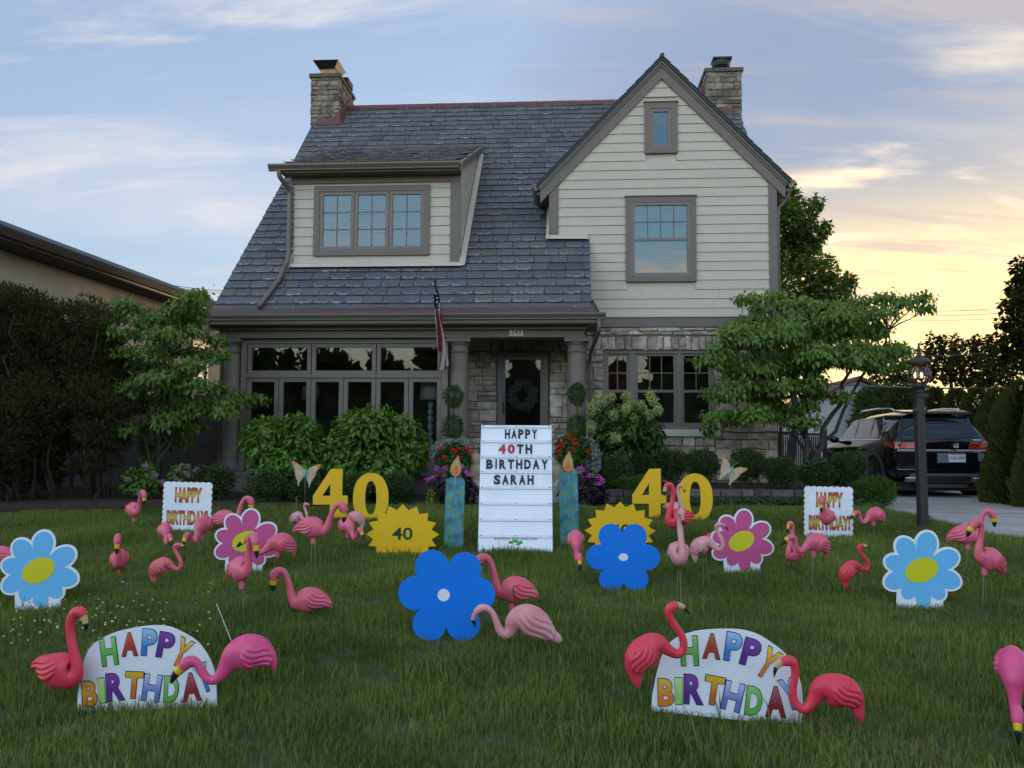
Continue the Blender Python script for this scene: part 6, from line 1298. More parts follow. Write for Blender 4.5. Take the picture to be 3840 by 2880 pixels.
# loose wire hooks
HOOK = mat('black_wire', (.02, .02, .022), .4, .1, metal=.6)
def hook(px_, py_, Y, h, label, m=HOOK, dx=.05, lean=0.03, r=.0035):
    p = gp(px_, py_) if Y is None else Vector((at(px_, py_, Y).x, Y, lawn_z(Y))); o = MB().tube([(0, 0, -.05), (-lean * .5, 0, h * .5), (-lean, 0, h - .01), (-lean + .008, 0, h), (-lean + dx, 0, h)], r, 6).build('wire_hook', m, None, loc=p); return tag(o, label, 'wire hook', 'loose wire hooks')
hook(1952, 2340, 6.0, .40, 'black bent wire hook in front of the rose pink flamingo', HOOK, .045, .055)
hook(2832, 2545, 5.0, .17, 'thin steel wire hook standing behind the lower right arched sign', STEEL, .03, -.006, .0025)
hook(2610, 2000, 9.0, .20, 'dark wire hook in the grass in front of the right yellow 0', HOOK, -.03, .0)
hook(2672, 2100, 8.6, .30, 'thin steel wire hook leaning beside the right magenta daisy', STEEL, .03, -.09, .0022)
hook(3160, 2140, 8.0, .24, 'steel wire rod leaning behind the hook-necked coral flamingo at right', STEEL, .0, .05, .003)
# ------------------------------------------------------------------ things fixed to the house
wp = hw(.205, .235, 2.36); wr = empty('door_wreath', wp, -TH, 'dark leafy wreath hanging on the front door', 'wreath')
WRL = leafmat('wreath_leaf', (.022, .028, .024), (.055, .060, .052), .1, .7, patch=9)
MB().tube([(.20 * math.cos(a), 0, .20 * math.sin(a)) for a in np.linspace(0, 2 * math.pi, 30)], .02, 6).build('ring', BARKD, wr)
n = 520; a = rv_.uniform(0, 6.283, n); rr = .20 + rv_.normal(0, .045, n); P = np.stack([rr * np.cos(a), rv_.uniform(-.05, .0, n), rr * np.sin(a)], 1); D = np.stack([np.cos(a) * rv_.normal(.6, .7, n) - np.sin(a), rv_.normal(-.3, .3, n), np.sin(a) * rv_.normal(.6, .7, n) + np.cos(a)], 1)
V, Fc = leaf_np(P, D, np.tile([0, -1.0, 0], (n, 1)) + rdir(n) * .5, .085, .036, .1); obj('leaves', np_mesh('leaves', V, Fc, WRL), wr)
# flag on its staff
f0 = hw(-1.165, -1.21, 2.86); f1 = at(1632, 1056, 13.95)
fg = empty('house_flag', f0, 0, 'American flag hanging furled from an angled staff on the porch', 'flag'); dv = f1 - f0; Ls = dv.length; ax = dv.normalized()
MB().tube([(0, 0, 0), tuple(dv)], .013, 8).build('staff', BLACK, fg); MB().ball(tuple(dv * 1.01), .026, 10, 8).build('finial', BLACK, fg, smooth=True); MB().tube([tuple(-ax * .07 + Vector((0, .03, 0))), tuple(ax * .12)], .022, 8).build('bracket', BLACK, fg)
STR = bpy.data.materials.new('flag_stripes'); STR.use_nodes = True; t_ = STR.node_tree; b_ = t_.nodes['Principled BSDF']; b_.inputs['Roughness'].default_value = .8
uvn = t_.nodes.new('ShaderNodeUVMap'); sx_ = t_.nodes.new('ShaderNodeSeparateXYZ'); lk(t_, uvn.outputs[0], sx_.inputs[0])
q1 = N(t_, 'ShaderNodeMath', operation='MULTIPLY', i_1=6.5); lk(t_, sx_.outputs[1], q1.inputs[0]); q2 = N(t_, 'ShaderNodeMath', operation='FRACT'); lk(t_, q1.outputs[0], q2.inputs[0]); q3 = N(t_, 'ShaderNodeMath', operation='LESS_THAN', i_1=.5); lk(t_, q2.outputs[0], q3.inputs[0])
mxs = N(t_, 'ShaderNodeMixRGB'); lk(t_, q3.outputs[0], mxs.inputs[0]); mxs.inputs[1].default_value = (.55, .52, .50, 1); mxs.inputs[2].default_value = (.30, .008, .018, 1); lk(t_, mxs.outputs[0], b_.inputs['Base Color'])
NAVY = mat('flag_navy', (.008, .010, .035), .8, .1)
def cloth(name, s0, s1, m, wid, ph, ns=26, nt=40):
    """cloth hung in gathered folds under the staff between s0 and s1 (fractions from the tip)"""
    V = []; U = []; Fc = []
    for i in range(ns + 1):
        s = s0 + (s1 - s0) * i / ns; c = dv * (1 - s)
        for k in range(nt + 1):
            q = k / nt; fold = math.sin(q * math.pi * 7 + ph + s * 3) * (.020 + .022 * s); dp = q * wid * (.55 + .45 * s)
            V.append((c.x + fold + (.015 + .05 * s) * math.sin(q * 5 + s * 6), c.y - .012 + math.cos(q * math.pi * 7 + s * 2) * .022, c.z - dp)); U.append((s, q))
    for i in range(ns):
        for k in range(nt): Fc.append((i * (nt + 1) + k, i * (nt + 1) + k + 1, (i + 1) * (nt + 1) + k + 1, (i + 1) * (nt + 1) + k))
    Fc = np.array(Fc); return obj(name, np_mesh(name, V, Fc, m, True, uv=np.array(U)[Fc.ravel()]), fg)
cloth('striped_field', .24, .92, STR, .26, 0.0); ct = cloth('canton', .10, .42, NAVY, .17, .4)
for i in range(9):
    s = .13 + .03 * i; c = dv * (1 - s); zz = -.02 - .03 * (i % 3); board('star', [((.016 if j % 2 == 0 else .006) * math.sin(j * math.pi / 5) + c.x + .012 * (i % 2), (.016 if j % 2 == 0 else .006) * math.cos(j * math.pi / 5) + c.z + zz) for j in range(10)], WHITEB, ct, .001, c.y - .062)
# table lamps inside the sunroom
LSH = mat('linen_lampshade', (.55, .52, .46), .8, .05); LBS = mat('pale_blue_ceramic', (.42, .50, .52), .25, .08)
def lamp(u, v, z, s, label):
    t = empty('table_lamp', hw(u, v, z), 0, label, 'lamp', 'lamps inside the sunroom'); prof = [(.07, 0), (.08, .03), (.03, .05)]
    zz = .05
    for i in range(7): prof += [(.025, zz), (.045, zz + .03), (.055, zz + .06), (.045, zz + .09), (.025, zz + .12)]; zz += .125
    MB().lathe([(r * s, q * s) for r, q in prof], 12).build('base', LBS, t, smooth=True); MB().lathe([(.20 * s, zz * s + .02), (.17 * s, zz * s + .34 * s)], 20).build('shade', LSH, t, smooth=True); return t
lamp(-1.53, -.55, 1.18, 1.12, 'tall pale lamp with stacked-ball base behind the rightmost sunroom casement'); lamp(-4.12, .2, 1.35, .95, 'dim lamp with pale shade deep in the sunroom at left')
tb = empty('console_table', hw(-3.3, .1, .86), -TH, 'dark console table inside the sunroom', 'table'); part('table_top', BARKD, tb, -1.0, 2.1, -.2, .2, .44, .48)
for sx in (-.95, 2.05):
    for sy in (-.17, .17): part('leg', BARKD, tb, sx - .02, sx + .02, sy - .02, sy + .02, 0, .439)
sc_ = empty('loop_sculpture', hw(-3.32, .1, 1.34), 0, 'dark looping sculpture standing inside the sunroom', 'sculpture'); MB().tube([(.16 * math.sin(2 * q) , .03 * math.sin(3 * q), .42 + .36 * math.sin(q)) for q in np.linspace(0, 6.283, 40)], .022, 8).build('loop', BLACK, sc_, smooth=True); part('base', BLACK, sc_, -.08, .08, -.06, .06, 0, .06)

# ------------------------------------------------------------------ neighbour at left, board fence
STUC = mat('cream_stucco', (.50, .43, .335), .9, .10, 2.5, bump=.25, bscale=50, col2=(.43, .37, .285), c2scale=1.2); BRN = mat('brown_gutter', (.075, .050, .038), .4, .1); SHG = mat('neighbour_shingle', (.045, .05, .065), .8, .2, 5, bump=.4)
nb = empty('neighbour_house', (-9.6, 13.0, .45), R(-4), 'cream stucco neighbouring house with long dark eave at left', 'house')
part('wall', STUC, nb, -9.0, 0, -2.0, 21.0, -.2, 4.50); part('soffit', mat('brown_soffit', (.05, .04, .032), .8, .1), nb, -.01, .55, -2.3, 12.0, 4.48, 4.53); part('soffit', BRN, nb, -.01, .50, 12.05, 21.3, 4.53, 4.58)
part('fascia', BRN, nb, .552, .58, -2.3, 12.0, 4.50, 4.69); part('fascia', BRN, nb, .50, .525, 12.05, 21.3, 4.55, 4.70)
for (y0, y1, x0, z) in ((-2.35, 12.05, .582, 4.55), (12.1, 21.4, .527, 4.59)):
    MB().prism([(x0, z), (x0 + .07, z), (x0 + .12, z + .12), (x0, z + .12)], y1 - y0, 'y', y0).build('gutter', BRN, nb)
MB().hull8([(.60, -2.3, 4.65), (.60, 21.2, 4.65), (-4.5, 21.2, 6.6), (-4.5, -2.3, 6.6), (.60, -2.3, 4.74), (.60, 21.2, 4.74), (-4.5, 21.2, 6.7), (-4.5, -2.3, 6.7)]).build('roof', SHG, nb)
MB().tube([(.06, 6.0, 4.15), (.06, 6.0, 1.5)], .055, 10).build('vent_pipe', STUC, nb, smooth=True); MB().tube([(-.1, 6.0, 4.25), (.03, 6.0, 4.25), (.06, 6.0, 4.17)], .055, 10).build('vent_elbow', STUC, nb, smooth=True)
wn_ = frame_ring(MB(), -1, 0, 0, 1, .1, 0, .1); wq = empty('w', (0, 0, 0)); bpy.data.objects.remove(wq)
w_ = MB().box(.002, .06, 9.7, 9.8, 2.2, 3.7).box(.002, .06, 10.6, 10.7, 2.2, 3.7).box(.002, .06, 9.801, 10.599, 3.6, 3.7).box(.002, .06, 9.801, 10.599, 2.2, 2.3).build('window', BRN, nb); part('pane', mat('dark_window_glass', (.02, .022, .025), .35, .1), w_, .01, .02, 9.801, 10.599, 2.301, 3.599)
FEN = mat('taupe_fence_boards', (.105, .092, .078), .75, .15, 4, objvar=.10, bump=.1, bscale=30)
fe = empty('board_fence', (-9.45, 16.55, .45), R(-2), 'taupe vertical board fence between the neighbour and the house', 'fence')
for i in range(20): x = .02 + i * .198; part('board', FEN, fe, x, x + .190, 0, .02 + .004 * (i % 3), 0, 1.72)
part('top_rail', FEN, fe, 0, 3.98, -.02, .06, 1.725, 1.86); part('cap', FEN, fe, 0, 3.98, -.04, .08, 1.862, 1.89); part('bottom_rail', FEN, fe, 0, 3.98, .026, .06, .2, .3)
# ------------------------------------------------------------------ driveway side: lamp post, car, gate, garage
lp = gp(3462, 1986); LM = mat('dark_bronze_metal', (.028, .022, .020), .5, .2, 12); post = empty('lamp_post', lp, R(4), 'dark lamp post with globe lantern standing beside the driveway', 'lamp post')
kx = lp.y / 3075.0; PZ = at(3450, 1485, lp.y).z - lp.z
MB().hull8([(-.057, -.057, -.1), (.057, -.057, -.1), (.057, .057, -.1), (-.057, .057, -.1), (-.052, -.052, PZ), (.052, -.052, PZ), (.052, .052, PZ), (-.052, .052, PZ)]).build('post', LM, post, bevel=.010, rot=(0, R(-.6), 0))
part('post_collar', LM, post, -.075, .075, -.075, .075, PZ - .02, PZ + .03); MB().ball((-.08, -.02, PZ - .20), (.035, .04, .05), 8, 6).build('photo_cell', LM, post)
LZ = PZ + .03; lan = MB().lathe([(.04, 0), (.05, .03), (.03, .06), (.09, .09), (.10, .10), (.085, .13)], 12, (0, 0, LZ)).build('lantern_base', LM, post, smooth=True)
gl = [(.085 + .062 * math.sin(math.pi * min(1, k / 9.0) ** .85), .13 + .265 * k / 9.0) for k in range(10)]
MB().lathe(gl, 20, (0, 0, LZ)).build('globe', glassmat('lantern_glass', 1.45, (.95, .93, .88)), post, smooth=True)
for i in range(8):
    a = i * math.pi / 4; MB().tube([(math.cos(a) * (r + .002), math.sin(a) * (r + .002), LZ + z) for r, z in gl], .006, 5).build('rib', LM, post)
MB().lathe([(.12, 0), (.155, .01), (.155, .03), (.13, .05), (.10, .075), (.05, .10), (.025, .13), (.022, .17), (.032, .185), (.02, .21), (.012, .25), (.016, .27), (.004, .285)], 16, (0, 0, LZ + .40)).build('lantern_roof', LM, post, smooth=True)
BULB = bpy.data.materials.new('frosted_bulb'); BULB.use_nodes = True; bb_ = BULB.node_tree.nodes['Principled BSDF']; bb_.inputs['Base Color'].default_value = (.9, .75, .5, 1); bb_.inputs['Emission Color'].default_value = (1, .62, .25, 1); bb_.inputs['Emission Strength'].default_value = 0.6
for i in range(3):
    a = .5 + i * 2.094; MB().lathe([(.012, 0), (.014, .08)], 8, (math.cos(a) * .05, math.sin(a) * .05, LZ + .13)).build('candle_sleeve', LM, post); MB().ball((math.cos(a) * .05, math.sin(a) * .05, LZ + .25), (.016, .016, .035), 8, 6).build('bulb', BULB, post, smooth=True)
# ---- car (local: x to its right, y forward, z up; origin under the rear bumper middle)
CARP = mat('black_car_paint', (.005, .005, .006), .07, .03, 3, spec=.5); CLAD = mat('black_plastic_cladding', (.022, .021, .021), .6, .1, 20); CHR = mat('chrome', (.72, .72, .73), .14, .03, metal=1.0); TYRE = mat('tyre_rubber', (.012, .012, .012), .85, .1, 30); RIM = mat('dark_alloy', (.09, .09, .095), .35, .1, metal=.8)
CGL = mat('privacy_car_glass', (.006, .007, .008), .05, .02, 3, spec=.5); TL = mat('red_tail_lens', (.34, .012, .010), .2, .1, 12, spec=.6, coat=.6); TLI = mat('inner_tail_lens', (.65, .06, .04), .25, .15, 14, coat=.6)
cl_ = at(3352, 1790, 16.4); cr_ = at(3728, 1790, 16.26); CARZ = .372
car = empty('parked_suv', ((cl_.x + cr_.x) / 2, (cl_.y + cr_.y) / 2, CARZ), R(-4.2), 'black SUV parked in the driveway, seen from behind', 'car')
CW = (cr_.x - cl_.x) / 1.96                        # about one
# stations along the length: y, half widths and heights (sill, belt, roof) of a half section
ST = [  # y, [(x,z)...] from underside centre to roof centre
 (0.00, [(0, .45), (.80, .45), (.93, .52), (.95, .72), (.93, .98), (.90, 1.06), (.80, 1.10), (0, 1.14)]),
 (0.10, [(0, .32), (.84, .32), (.965, .45), (.985, .72), (.965, 1.00), (.935, 1.08), (.84, 1.14), (0, 1.18)]),
 (0.22, [(0, .30), (.85, .30), (.975, .42), (.990, .72), (.972, 1.02), (.945, 1.10), (.80, 1.42), (0, 1.46)]),
 (0.42, [(0, .28), (.86, .28), (.980, .40), (.992, .72), (.975, 1.03), (.945, 1.11), (.76, 1.64), (0, 1.71)]),
 (0.70, [(0, .26), (.86, .26), (.980, .38), (.994, .72), (.976, 1.03), (.942, 1.12), (.755, 1.675), (0, 1.745)]),
 (1.60, [(0, .24), (.86, .24), (.978, .36), (.992, .72), (.974, 1.03), (.940, 1.11), (.770, 1.70), (0, 1.77)]),
 (2.60, [(0, .24), (.86, .24), (.976, .36), (.990, .72), (.972, 1.02), (.938, 1.10), (.765, 1.675), (0, 1.75)]),
 (3.10, [(0, .24), (.86, .24), (.976, .36), (.990, .72), (.970, 1.01), (.936, 1.09), (.770, 1.56), (0, 1.63)]),
 (3.75, [(0, .24), (.86, .24), (.976, .36), (.988, .72), (.966, 1.00), (.920, 1.06), (.800, 1.12), (0, 1.18)]),
 (4.45, [(0, .26), (.85, .26), (.960, .38), (.972, .70), (.945, .95), (.880, 1.00), (.740, 1.04), (0, 1.08)]),
 (4.90, [(0, .30), (.78, .30), (.880, .42), (.890, .68), (.860, .88), (.780, .93), (.640, .96), (0, .98)]),
 (5.04, [(0, .40), (.60, .40), (.700, .48), (.720, .66), (.690, .82), (.620, .86), (.500, .88), (0, .89)])]
def lerp_sec(y):
    for (ya, A), (yb, B) in zip(ST, ST[1:]):
        if ya <= y <= yb:
            t = (y - ya) / (yb - ya); return [(a[0] + (b[0] - a[0]) * t, a[1] + (b[1] - a[1]) * t) for a, b in zip(A, B)]
ysn = [0, .04, .1, .16, .22, .32, .42, .55, .7, 1.0, 1.3, 1.6, 2.1, 2.6, 2.85, 3.1, 3.4, 3.75, 4.1, 4.45, 4.7, 4.9, 5.0, 5.04]
V = []; Fc = []
for y in ysn:
    sec = lerp_sec(y); full = [(-x, z) for x, z in sec[::-1]] + sec[1:-1]
    V += [(x * CW, y, z) for x, z in full]
nk = 14
for j in range(len(ysn) - 1):
    for k in range(nk): Fc.append((j * nk + k, j * nk + (k + 1) % nk, (j + 1) * nk + (k + 1) % nk, (j + 1) * nk + k))
Fc += [tuple(range(nk)), tuple(range(len(ysn) * nk - 1, (len(ysn) - 1) * nk - 1, -1))]
cb = MB().add(V, Fc).mesh('body', CARP, True); bm = bmesh.new(); bm.from_mesh(cb); bmesh.ops.recalc_face_normals(bm, faces=bm.faces[:]); bm.to_mesh(cb); bm.free()
body = obj('body', cb, car); sdm = body.modifiers.new('round', 'SUBSURF'); sdm.levels = 1; sdm.render_levels = 2
def side_pt(y, f, out=.004):
    """point on the side glass band: f 0 belt .. 1 roof edge"""
    s = lerp_sec(y); a, b = s[5], s[6]; return ((a[0] + (b[0] - a[0]) * f) * CW + out, y, a[1] + (b[1] - a[1]) * f)
def side_panel(name, quad, m, parent=body, both=True):
    for sg in ((-1, 1) if both else (-1,)):
        V = []
        for (y, f) in quad: p = side_pt(y, f, .006); V.append((p[0] * sg, p[1], p[2]))
        for (y, f) in quad: p = side_pt(y, f, -.01); V.append((p[0] * sg, p[1], p[2]))
        n = len(quad); F = [tuple(range(n)), tuple(range(2 * n - 1, n - 1, -1))] + [(i, i + n, (i + 1) % n + n, (i + 1) % n) for i in range(n)]
        MB().add(V, F).build(name, m, parent, fix=True)
side_panel('quarter_window', [(.86, .10), (1.40, .07), (1.40, .82), (1.02, .80)], CGL); side_panel('rear_side_window', [(1.46, .07), (2.36, .06), (2.36, .86), (1.46, .83)], CGL); side_panel('front_side_window', [(2.42, .06), (3.45, .10), (3.15, .60), (2.85, .86), (2.42, .86)], CGL)
for sg in (-1, 1):
    P = [side_pt(y, .02, .010) for y in (3.5, 3.0, 2.4, 1.6, 1.2, .95, .80)] + [side_pt(.78, .3, .010), side_pt(.84, .62, .010), side_pt(.98, .85, .010)]; MB().tube([(p[0] * sg, p[1], p[2]) for p in P], .010, 5).build('chrome_window_trim', CHR, body)
    MB().tube([(.62 * CW * sg, .75, 1.735), (.70 * CW * sg, .80, 1.775), (.70 * CW * sg, 1.6, 1.80), (.70 * CW * sg, 2.5, 1.775), (.68 * CW * sg, 2.72, 1.725)], [.012, .022, .024, .022, .012], 8).build('roof_rail', CHR, body, smooth=True)
    # tail lamps, reflectors, mirror, door handles
    MB().hull8([(sg * .50 * CW, -.012, .965), (sg * .955 * CW, .02, .955), (sg * .955 * CW, .12, .955), (sg * .50 * CW, .08, .965), (sg * .53 * CW, .0, 1.085), (sg * .945 * CW, .035, 1.10), (sg * .945 * CW, .12, 1.10), (sg * .53 * CW, .09, 1.085)]).build('tail_lamp', TL, body, bevel=.01)
    MB().hull8([(sg * .72 * CW, -.016, .98), (sg * .86 * CW, -.004, .975), (sg * .86 * CW, .05, .975), (sg * .72 * CW, .05, .98), (sg * .74 * CW, -.008, 1.07), (sg * .80 * CW, -.002, 1.075), (sg * .80 * CW, .05, 1.075), (sg * .74 * CW, .05, 1.07)]).build('lamp_reflector', TLI, body)
    MB().hull8([(sg * .96 * CW, .07, .965), (sg * 1.002 * CW, .12, .985), (sg * 1.004 * CW, .42, 1.03), (sg * .97 * CW, .42, 1.0), (sg * .95 * CW, .07, 1.09), (sg * .985 * CW, .12, 1.09), (sg * .985 * CW, .42, 1.08), (sg * .955 * CW, .42, 1.08)]).build('tail_lamp', TL, body)
    MB().ball((sg * 1.10 * CW, 3.32, 1.12), (.12, .07, .085), 12, 8).build('door_mirror', CARP, body, smooth=True); MB().tube([(sg * .93 * CW, 3.32, 1.06), (sg * 1.05 * CW, 3.32, 1.08)], .03, 6).build('mirror_arm', CLAD, body)
    for y in (1.65, 2.65): part('door_handle', CARP, body, sg * 1.012 * CW - .02, sg * 1.012 * CW + .02, y, y + .22, .90, .935, .006)
    for y in (.95, 3.98):
        MB().tube([(sg * 1.000 * CW, y + .46 * math.cos(a), .36 + .46 * math.sin(a)) for a in np.linspace(-.35, math.pi + .35, 22)], .050, 8).build('wheel_arch', CLAD, body, smooth=True)
        MB().lathe([(.44, -.02), (.44, .02)], 28).build('dark_arch_disc', BLACK, body, loc=(sg * .985 * CW, y, .37), rot=(0, R(90), 0))  # black disc stands in for the shaded wheel well; body is uncut
        wh = MB().lathe([(.24, -.12), (.34, -.125), (.375, -.09), (.380, 0), (.375, .09), (.34, .125), (.24, .12)], 28).build('wheel', TYRE, car, smooth=True, loc=(sg * .93 * CW, y, .38), rot=(0, R(90), 0))
        rm = MB().lathe([(.03, .0), (.20, .01), (.235, .05), (.25, .06)], 24, (0, 0, .06)); 
        for i in range(10): a = i * .628; rm.hull8([(.05 * math.cos(a) - .015 * math.sin(a), .05 * math.sin(a) + .015 * math.cos(a), .105), (.05 * math.cos(a) + .015 * math.sin(a), .05 * math.sin(a) - .015 * math.cos(a), .105), (.24 * math.cos(a) + .02 * math.sin(a), .24 * math.sin(a) - .02 * math.cos(a), .115), (.24 * math.cos(a) - .02 * math.sin(a), .24 * math.sin(a) + .02 * math.cos(a), .115), (.05 * math.cos(a) - .01 * math.sin(a), .05 * math.sin(a) + .01 * math.cos(a), .125), (.05 * math.cos(a) + .01 * math.sin(a), .05 * math.sin(a) - .01 * math.cos(a), .125), (.24 * math.cos(a) + .014 * math.sin(a), .24 * math.sin(a) - .014 * math.cos(a), .130), (.24 * math.cos(a) - .014 * math.sin(a), .24 * math.sin(a) + .014 * math.cos(a), .130)])
        rm.build('rim', RIM, wh, rot=(0, R(180) if sg < 0 else 0, 0))
    for (y0, y1) in ((1.45, 3.48),): part('sill_cladding', CLAD, body, sg * .985 * CW - .025, sg * .985 * CW + .025, y0, y1, .27, .44, .01)
# tailgate: glass, spoiler, badge, plate, trims, bumper
MB().hull8([(-.78 * CW, .118, 1.155), (.78 * CW, .118, 1.155), (.78 * CW, .16, 1.155), (-.78 * CW, .16, 1.155), (-.66 * CW, .345, 1.62), (.66 * CW, .345, 1.62), (.66 * CW, .39, 1.62), (-.66 * CW, .39, 1.62)]).build('rear_window', CGL, body, fix=True)
MB().hull8([(-.70 * CW, .24, 1.66), (.70 * CW, .24, 1.66), (.72 * CW, .70, 1.70), (-.72 * CW, .70, 1.70), (-.66 * CW, .27, 1.715), (.66 * CW, .27, 1.715), (.68 * CW, .70, 1.755), (-.68 * CW, .70, 1.755)]).build('roof_spoiler', CARP, body, bevel=.01)
MB().hull8([(-.60 * CW, .082, 1.14), (.80 * CW, .082, 1.14), (.80 * CW, .10, 1.14), (-.60 * CW, .10, 1.14), (-.60 * CW, .088, 1.150), (.80 * CW, .088, 1.150), (.80 * CW, .11, 1.150), (-.60 * CW, .11, 1.150)]).build('window_line', CHR, body)
MB().tube([(.10, .10, 1.17), (.30, .098, 1.175), (.62, .125, 1.20)], .012, 5).build('rear_wiper', BLACK, body); MB().ball((.12, .08, 1.165), (.04, .03, .03), 8, 6).build('wiper_hub', BLACK, body)
part('tailgate_bar', CHR, body, -.92 * CW, .92 * CW, -.030, .02, .905, .945, .008)
part('bumper_trim', CHR, body, -.92 * CW, .92 * CW, -.05, .03, .545, .562); part('bumper', CARP, body, -.93 * CW, .93 * CW, -.045, .10, .42, .545, .02)
MB().hull8([(-.80 * CW, -.055, .30), (.80 * CW, -.055, .30), (.78 * CW, .1, .30), (-.78 * CW, .1, .30), (-.66 * CW, -.065, .475), (.66 * CW, -.065, .475), (.66 * CW, .05, .475), (-.66 * CW, .05, .475)]).build('bumper_valance', mat('grey_valance', (.10, .095, .09), .45, .1), body, bevel=.01)
part('valance_void', BLACK, body, -.50 * CW, .50 * CW, -.068, -.058, .315, .43); 
for sg in (-1, 1): part('exhaust_trim', CHR, body, sg * .66 * CW - .12, sg * .66 * CW + .12, -.072, -.05, .36, .40, .01)
part('underbody', BLACK, body, -.85 * CW, .85 * CW, .12, 4.6, .13, .30)  # added to block light passing beneath, so the ground there stays dark
part('skid_plate', mat('grey_skid', (.06, .058, .055), .5, .1), body, -.55 * CW, .45 * CW, -.02, .08, .20, .27)
PLW = mat('plate_white', (.62, .64, .66), .4, .03); PLN = mat('plate_navy', (.03, .04, .10), .5, .05)
pl = part('number_plate', PLW, body, .09, .42, -.030, -.018, .70, .87, .006); obj('plate_lettering', text_mesh('HQG 4399', .27, .075, .015, .001, 'plate_lettering', PLN), pl, (.255, -.0305, .782)); part('plate_banner', mat('plate_red', (.45, .03, .03), .5, .05), pl, .12, .39, -.0315, -.0302, .845, .862)
part('plate_recess', mat('recess_grey', (.16, .16, .17), .3, .05), body, -.12, .09, -.016, -.008, .69, .88); part('plate_recess', mat('recess_grey', (.16, .16, .17), .3, .05), body, .66, .78, -.014, -.006, .72, .88)
MB().lathe([(.062, 0), (.062, .008), (.054, .009), (.054, .003), (.004, .003)], 28).build('badge_ring', CHR, body, loc=(.235, -.012, 1.03), rot=(R(90), 0, 0))
for P in ([(-.030, .040), (-.002, -.008), (.0, -.003), (.002, -.008), (.030, .040)], [(-.044, .022), (-.020, -.044), (0, .004), (.020, -.044), (.044, .022)]):
    MB().tube([(.235 + x, -.026, 1.03 + z) for x, z in P], .0055, 5).build('badge_emblem', CHR, body)
MB().hull8([(-.02, .72, 1.75), (.02, .72, 1.75), (.01, .95, 1.77), (-.01, .95, 1.77), (-.004, .70, 1.83), (.004, .70, 1.83), (.004, .76, 1.83), (-.004, .76, 1.83)]).build('roof_antenna', CARP, body)
part('window_sticker', WHITEB, body, -.50, -.36, .11, .114, 1.19, 1.195); part('window_sticker', WHITEB, body, -.50, -.38, .115, .118, 1.205, 1.21); part('headlamp', glassmat('headlamp_glass', 1.8, (.5, .5, .52)), body, -.93 * CW, -.70 * CW, 4.55, 4.85, .80, .90)
# ---- slatted gate beside the house
ga = empty('slatted_gate', (5.72, 18.6, .45), 0, 'black slatted gate between the house corner and the driveway', 'gate')
for i in range(26): part('slat', BLACK, ga, .02 + i * .049, .052 + i * .049, 0, .02, .05, 1.12)
part('top_rail', BLACK, ga, 0, 1.32, -.02, .045, 1.13, 1.19); part('bottom_rail', BLACK, ga, 0, 1.32, .022, .045, .12, .18); part('gate_post', BLACK, ga, 1.33, 1.41, -.03, .06, -.05, 1.28)
# ---- detached garage
WSD = mat('white_vinyl_siding', (.50, .49, .47), .6, .05, objvar=.02); RRF = mat('red_brown_shingle', (.12, .045, .035), .85, .25, 7, bump=.4)
gr_ = empty('garage', (13.75, 32.5, .25), R(-8), 'white-sided detached garage with a red-brown roof behind the gate', 'garage')
part('wall', WSD, gr_, -2.3, 2.3, 0, 6, 0, 2.35); MB().prism([(-2.3, 2.351), (2.3, 2.351), (0, 3.55)], 6, 'y', 0).build('gable', WSD, gr_)
zz = .1
while zz < 3.35:
    hwid = 2.3 if zz < 2.2 else max(.05, 2.3 * (3.55 - zz - .2) / 1.2); MB().hull8([(-hwid, -.03, zz), (hwid, -.03, zz), (hwid, 0, zz), (-hwid, 0, zz), (-hwid, -.008, zz + .155), (hwid, -.008, zz + .155), (hwid, 0, zz + .155), (-hwid, 0, zz + .155)]).build('siding_board', WSD, gr_); zz += .155
for sg in (-1, 1): MB().hull8([(0, -.3, 3.57), (sg * 2.6, -.3, 2.22), (sg * 2.6, 6.3, 2.22), (0, 6.3, 3.57), (0, -.3, 3.69), (sg * 2.6, -.3, 2.34), (sg * 2.6, 6.3, 2.34), (0, 6.3, 3.69)]).build('roof', RRF, gr_)
wf_ = empty('picket_fence', (11.6, 27.0, .45), R(8), 'white picket fence with square posts in front of the garage', 'fence')
for i in range(3): part('post', WSD, wf_, i * 1.15, i * 1.15 + .11, 0, .11, 0, 1.25); part('post_cap', WSD, wf_, i * 1.15 - .02, i * 1.15 + .13, -.02, .13, 1.252, 1.29)
for z in (.3, 1.0): part('rail', WSD, wf_, 0, 2.4, .03, .08, z, z + .09)
for i in range(20): part('picket', WSD, wf_, .14 + i * .115, .20 + i * .115, .01, .029, .1, 1.15)
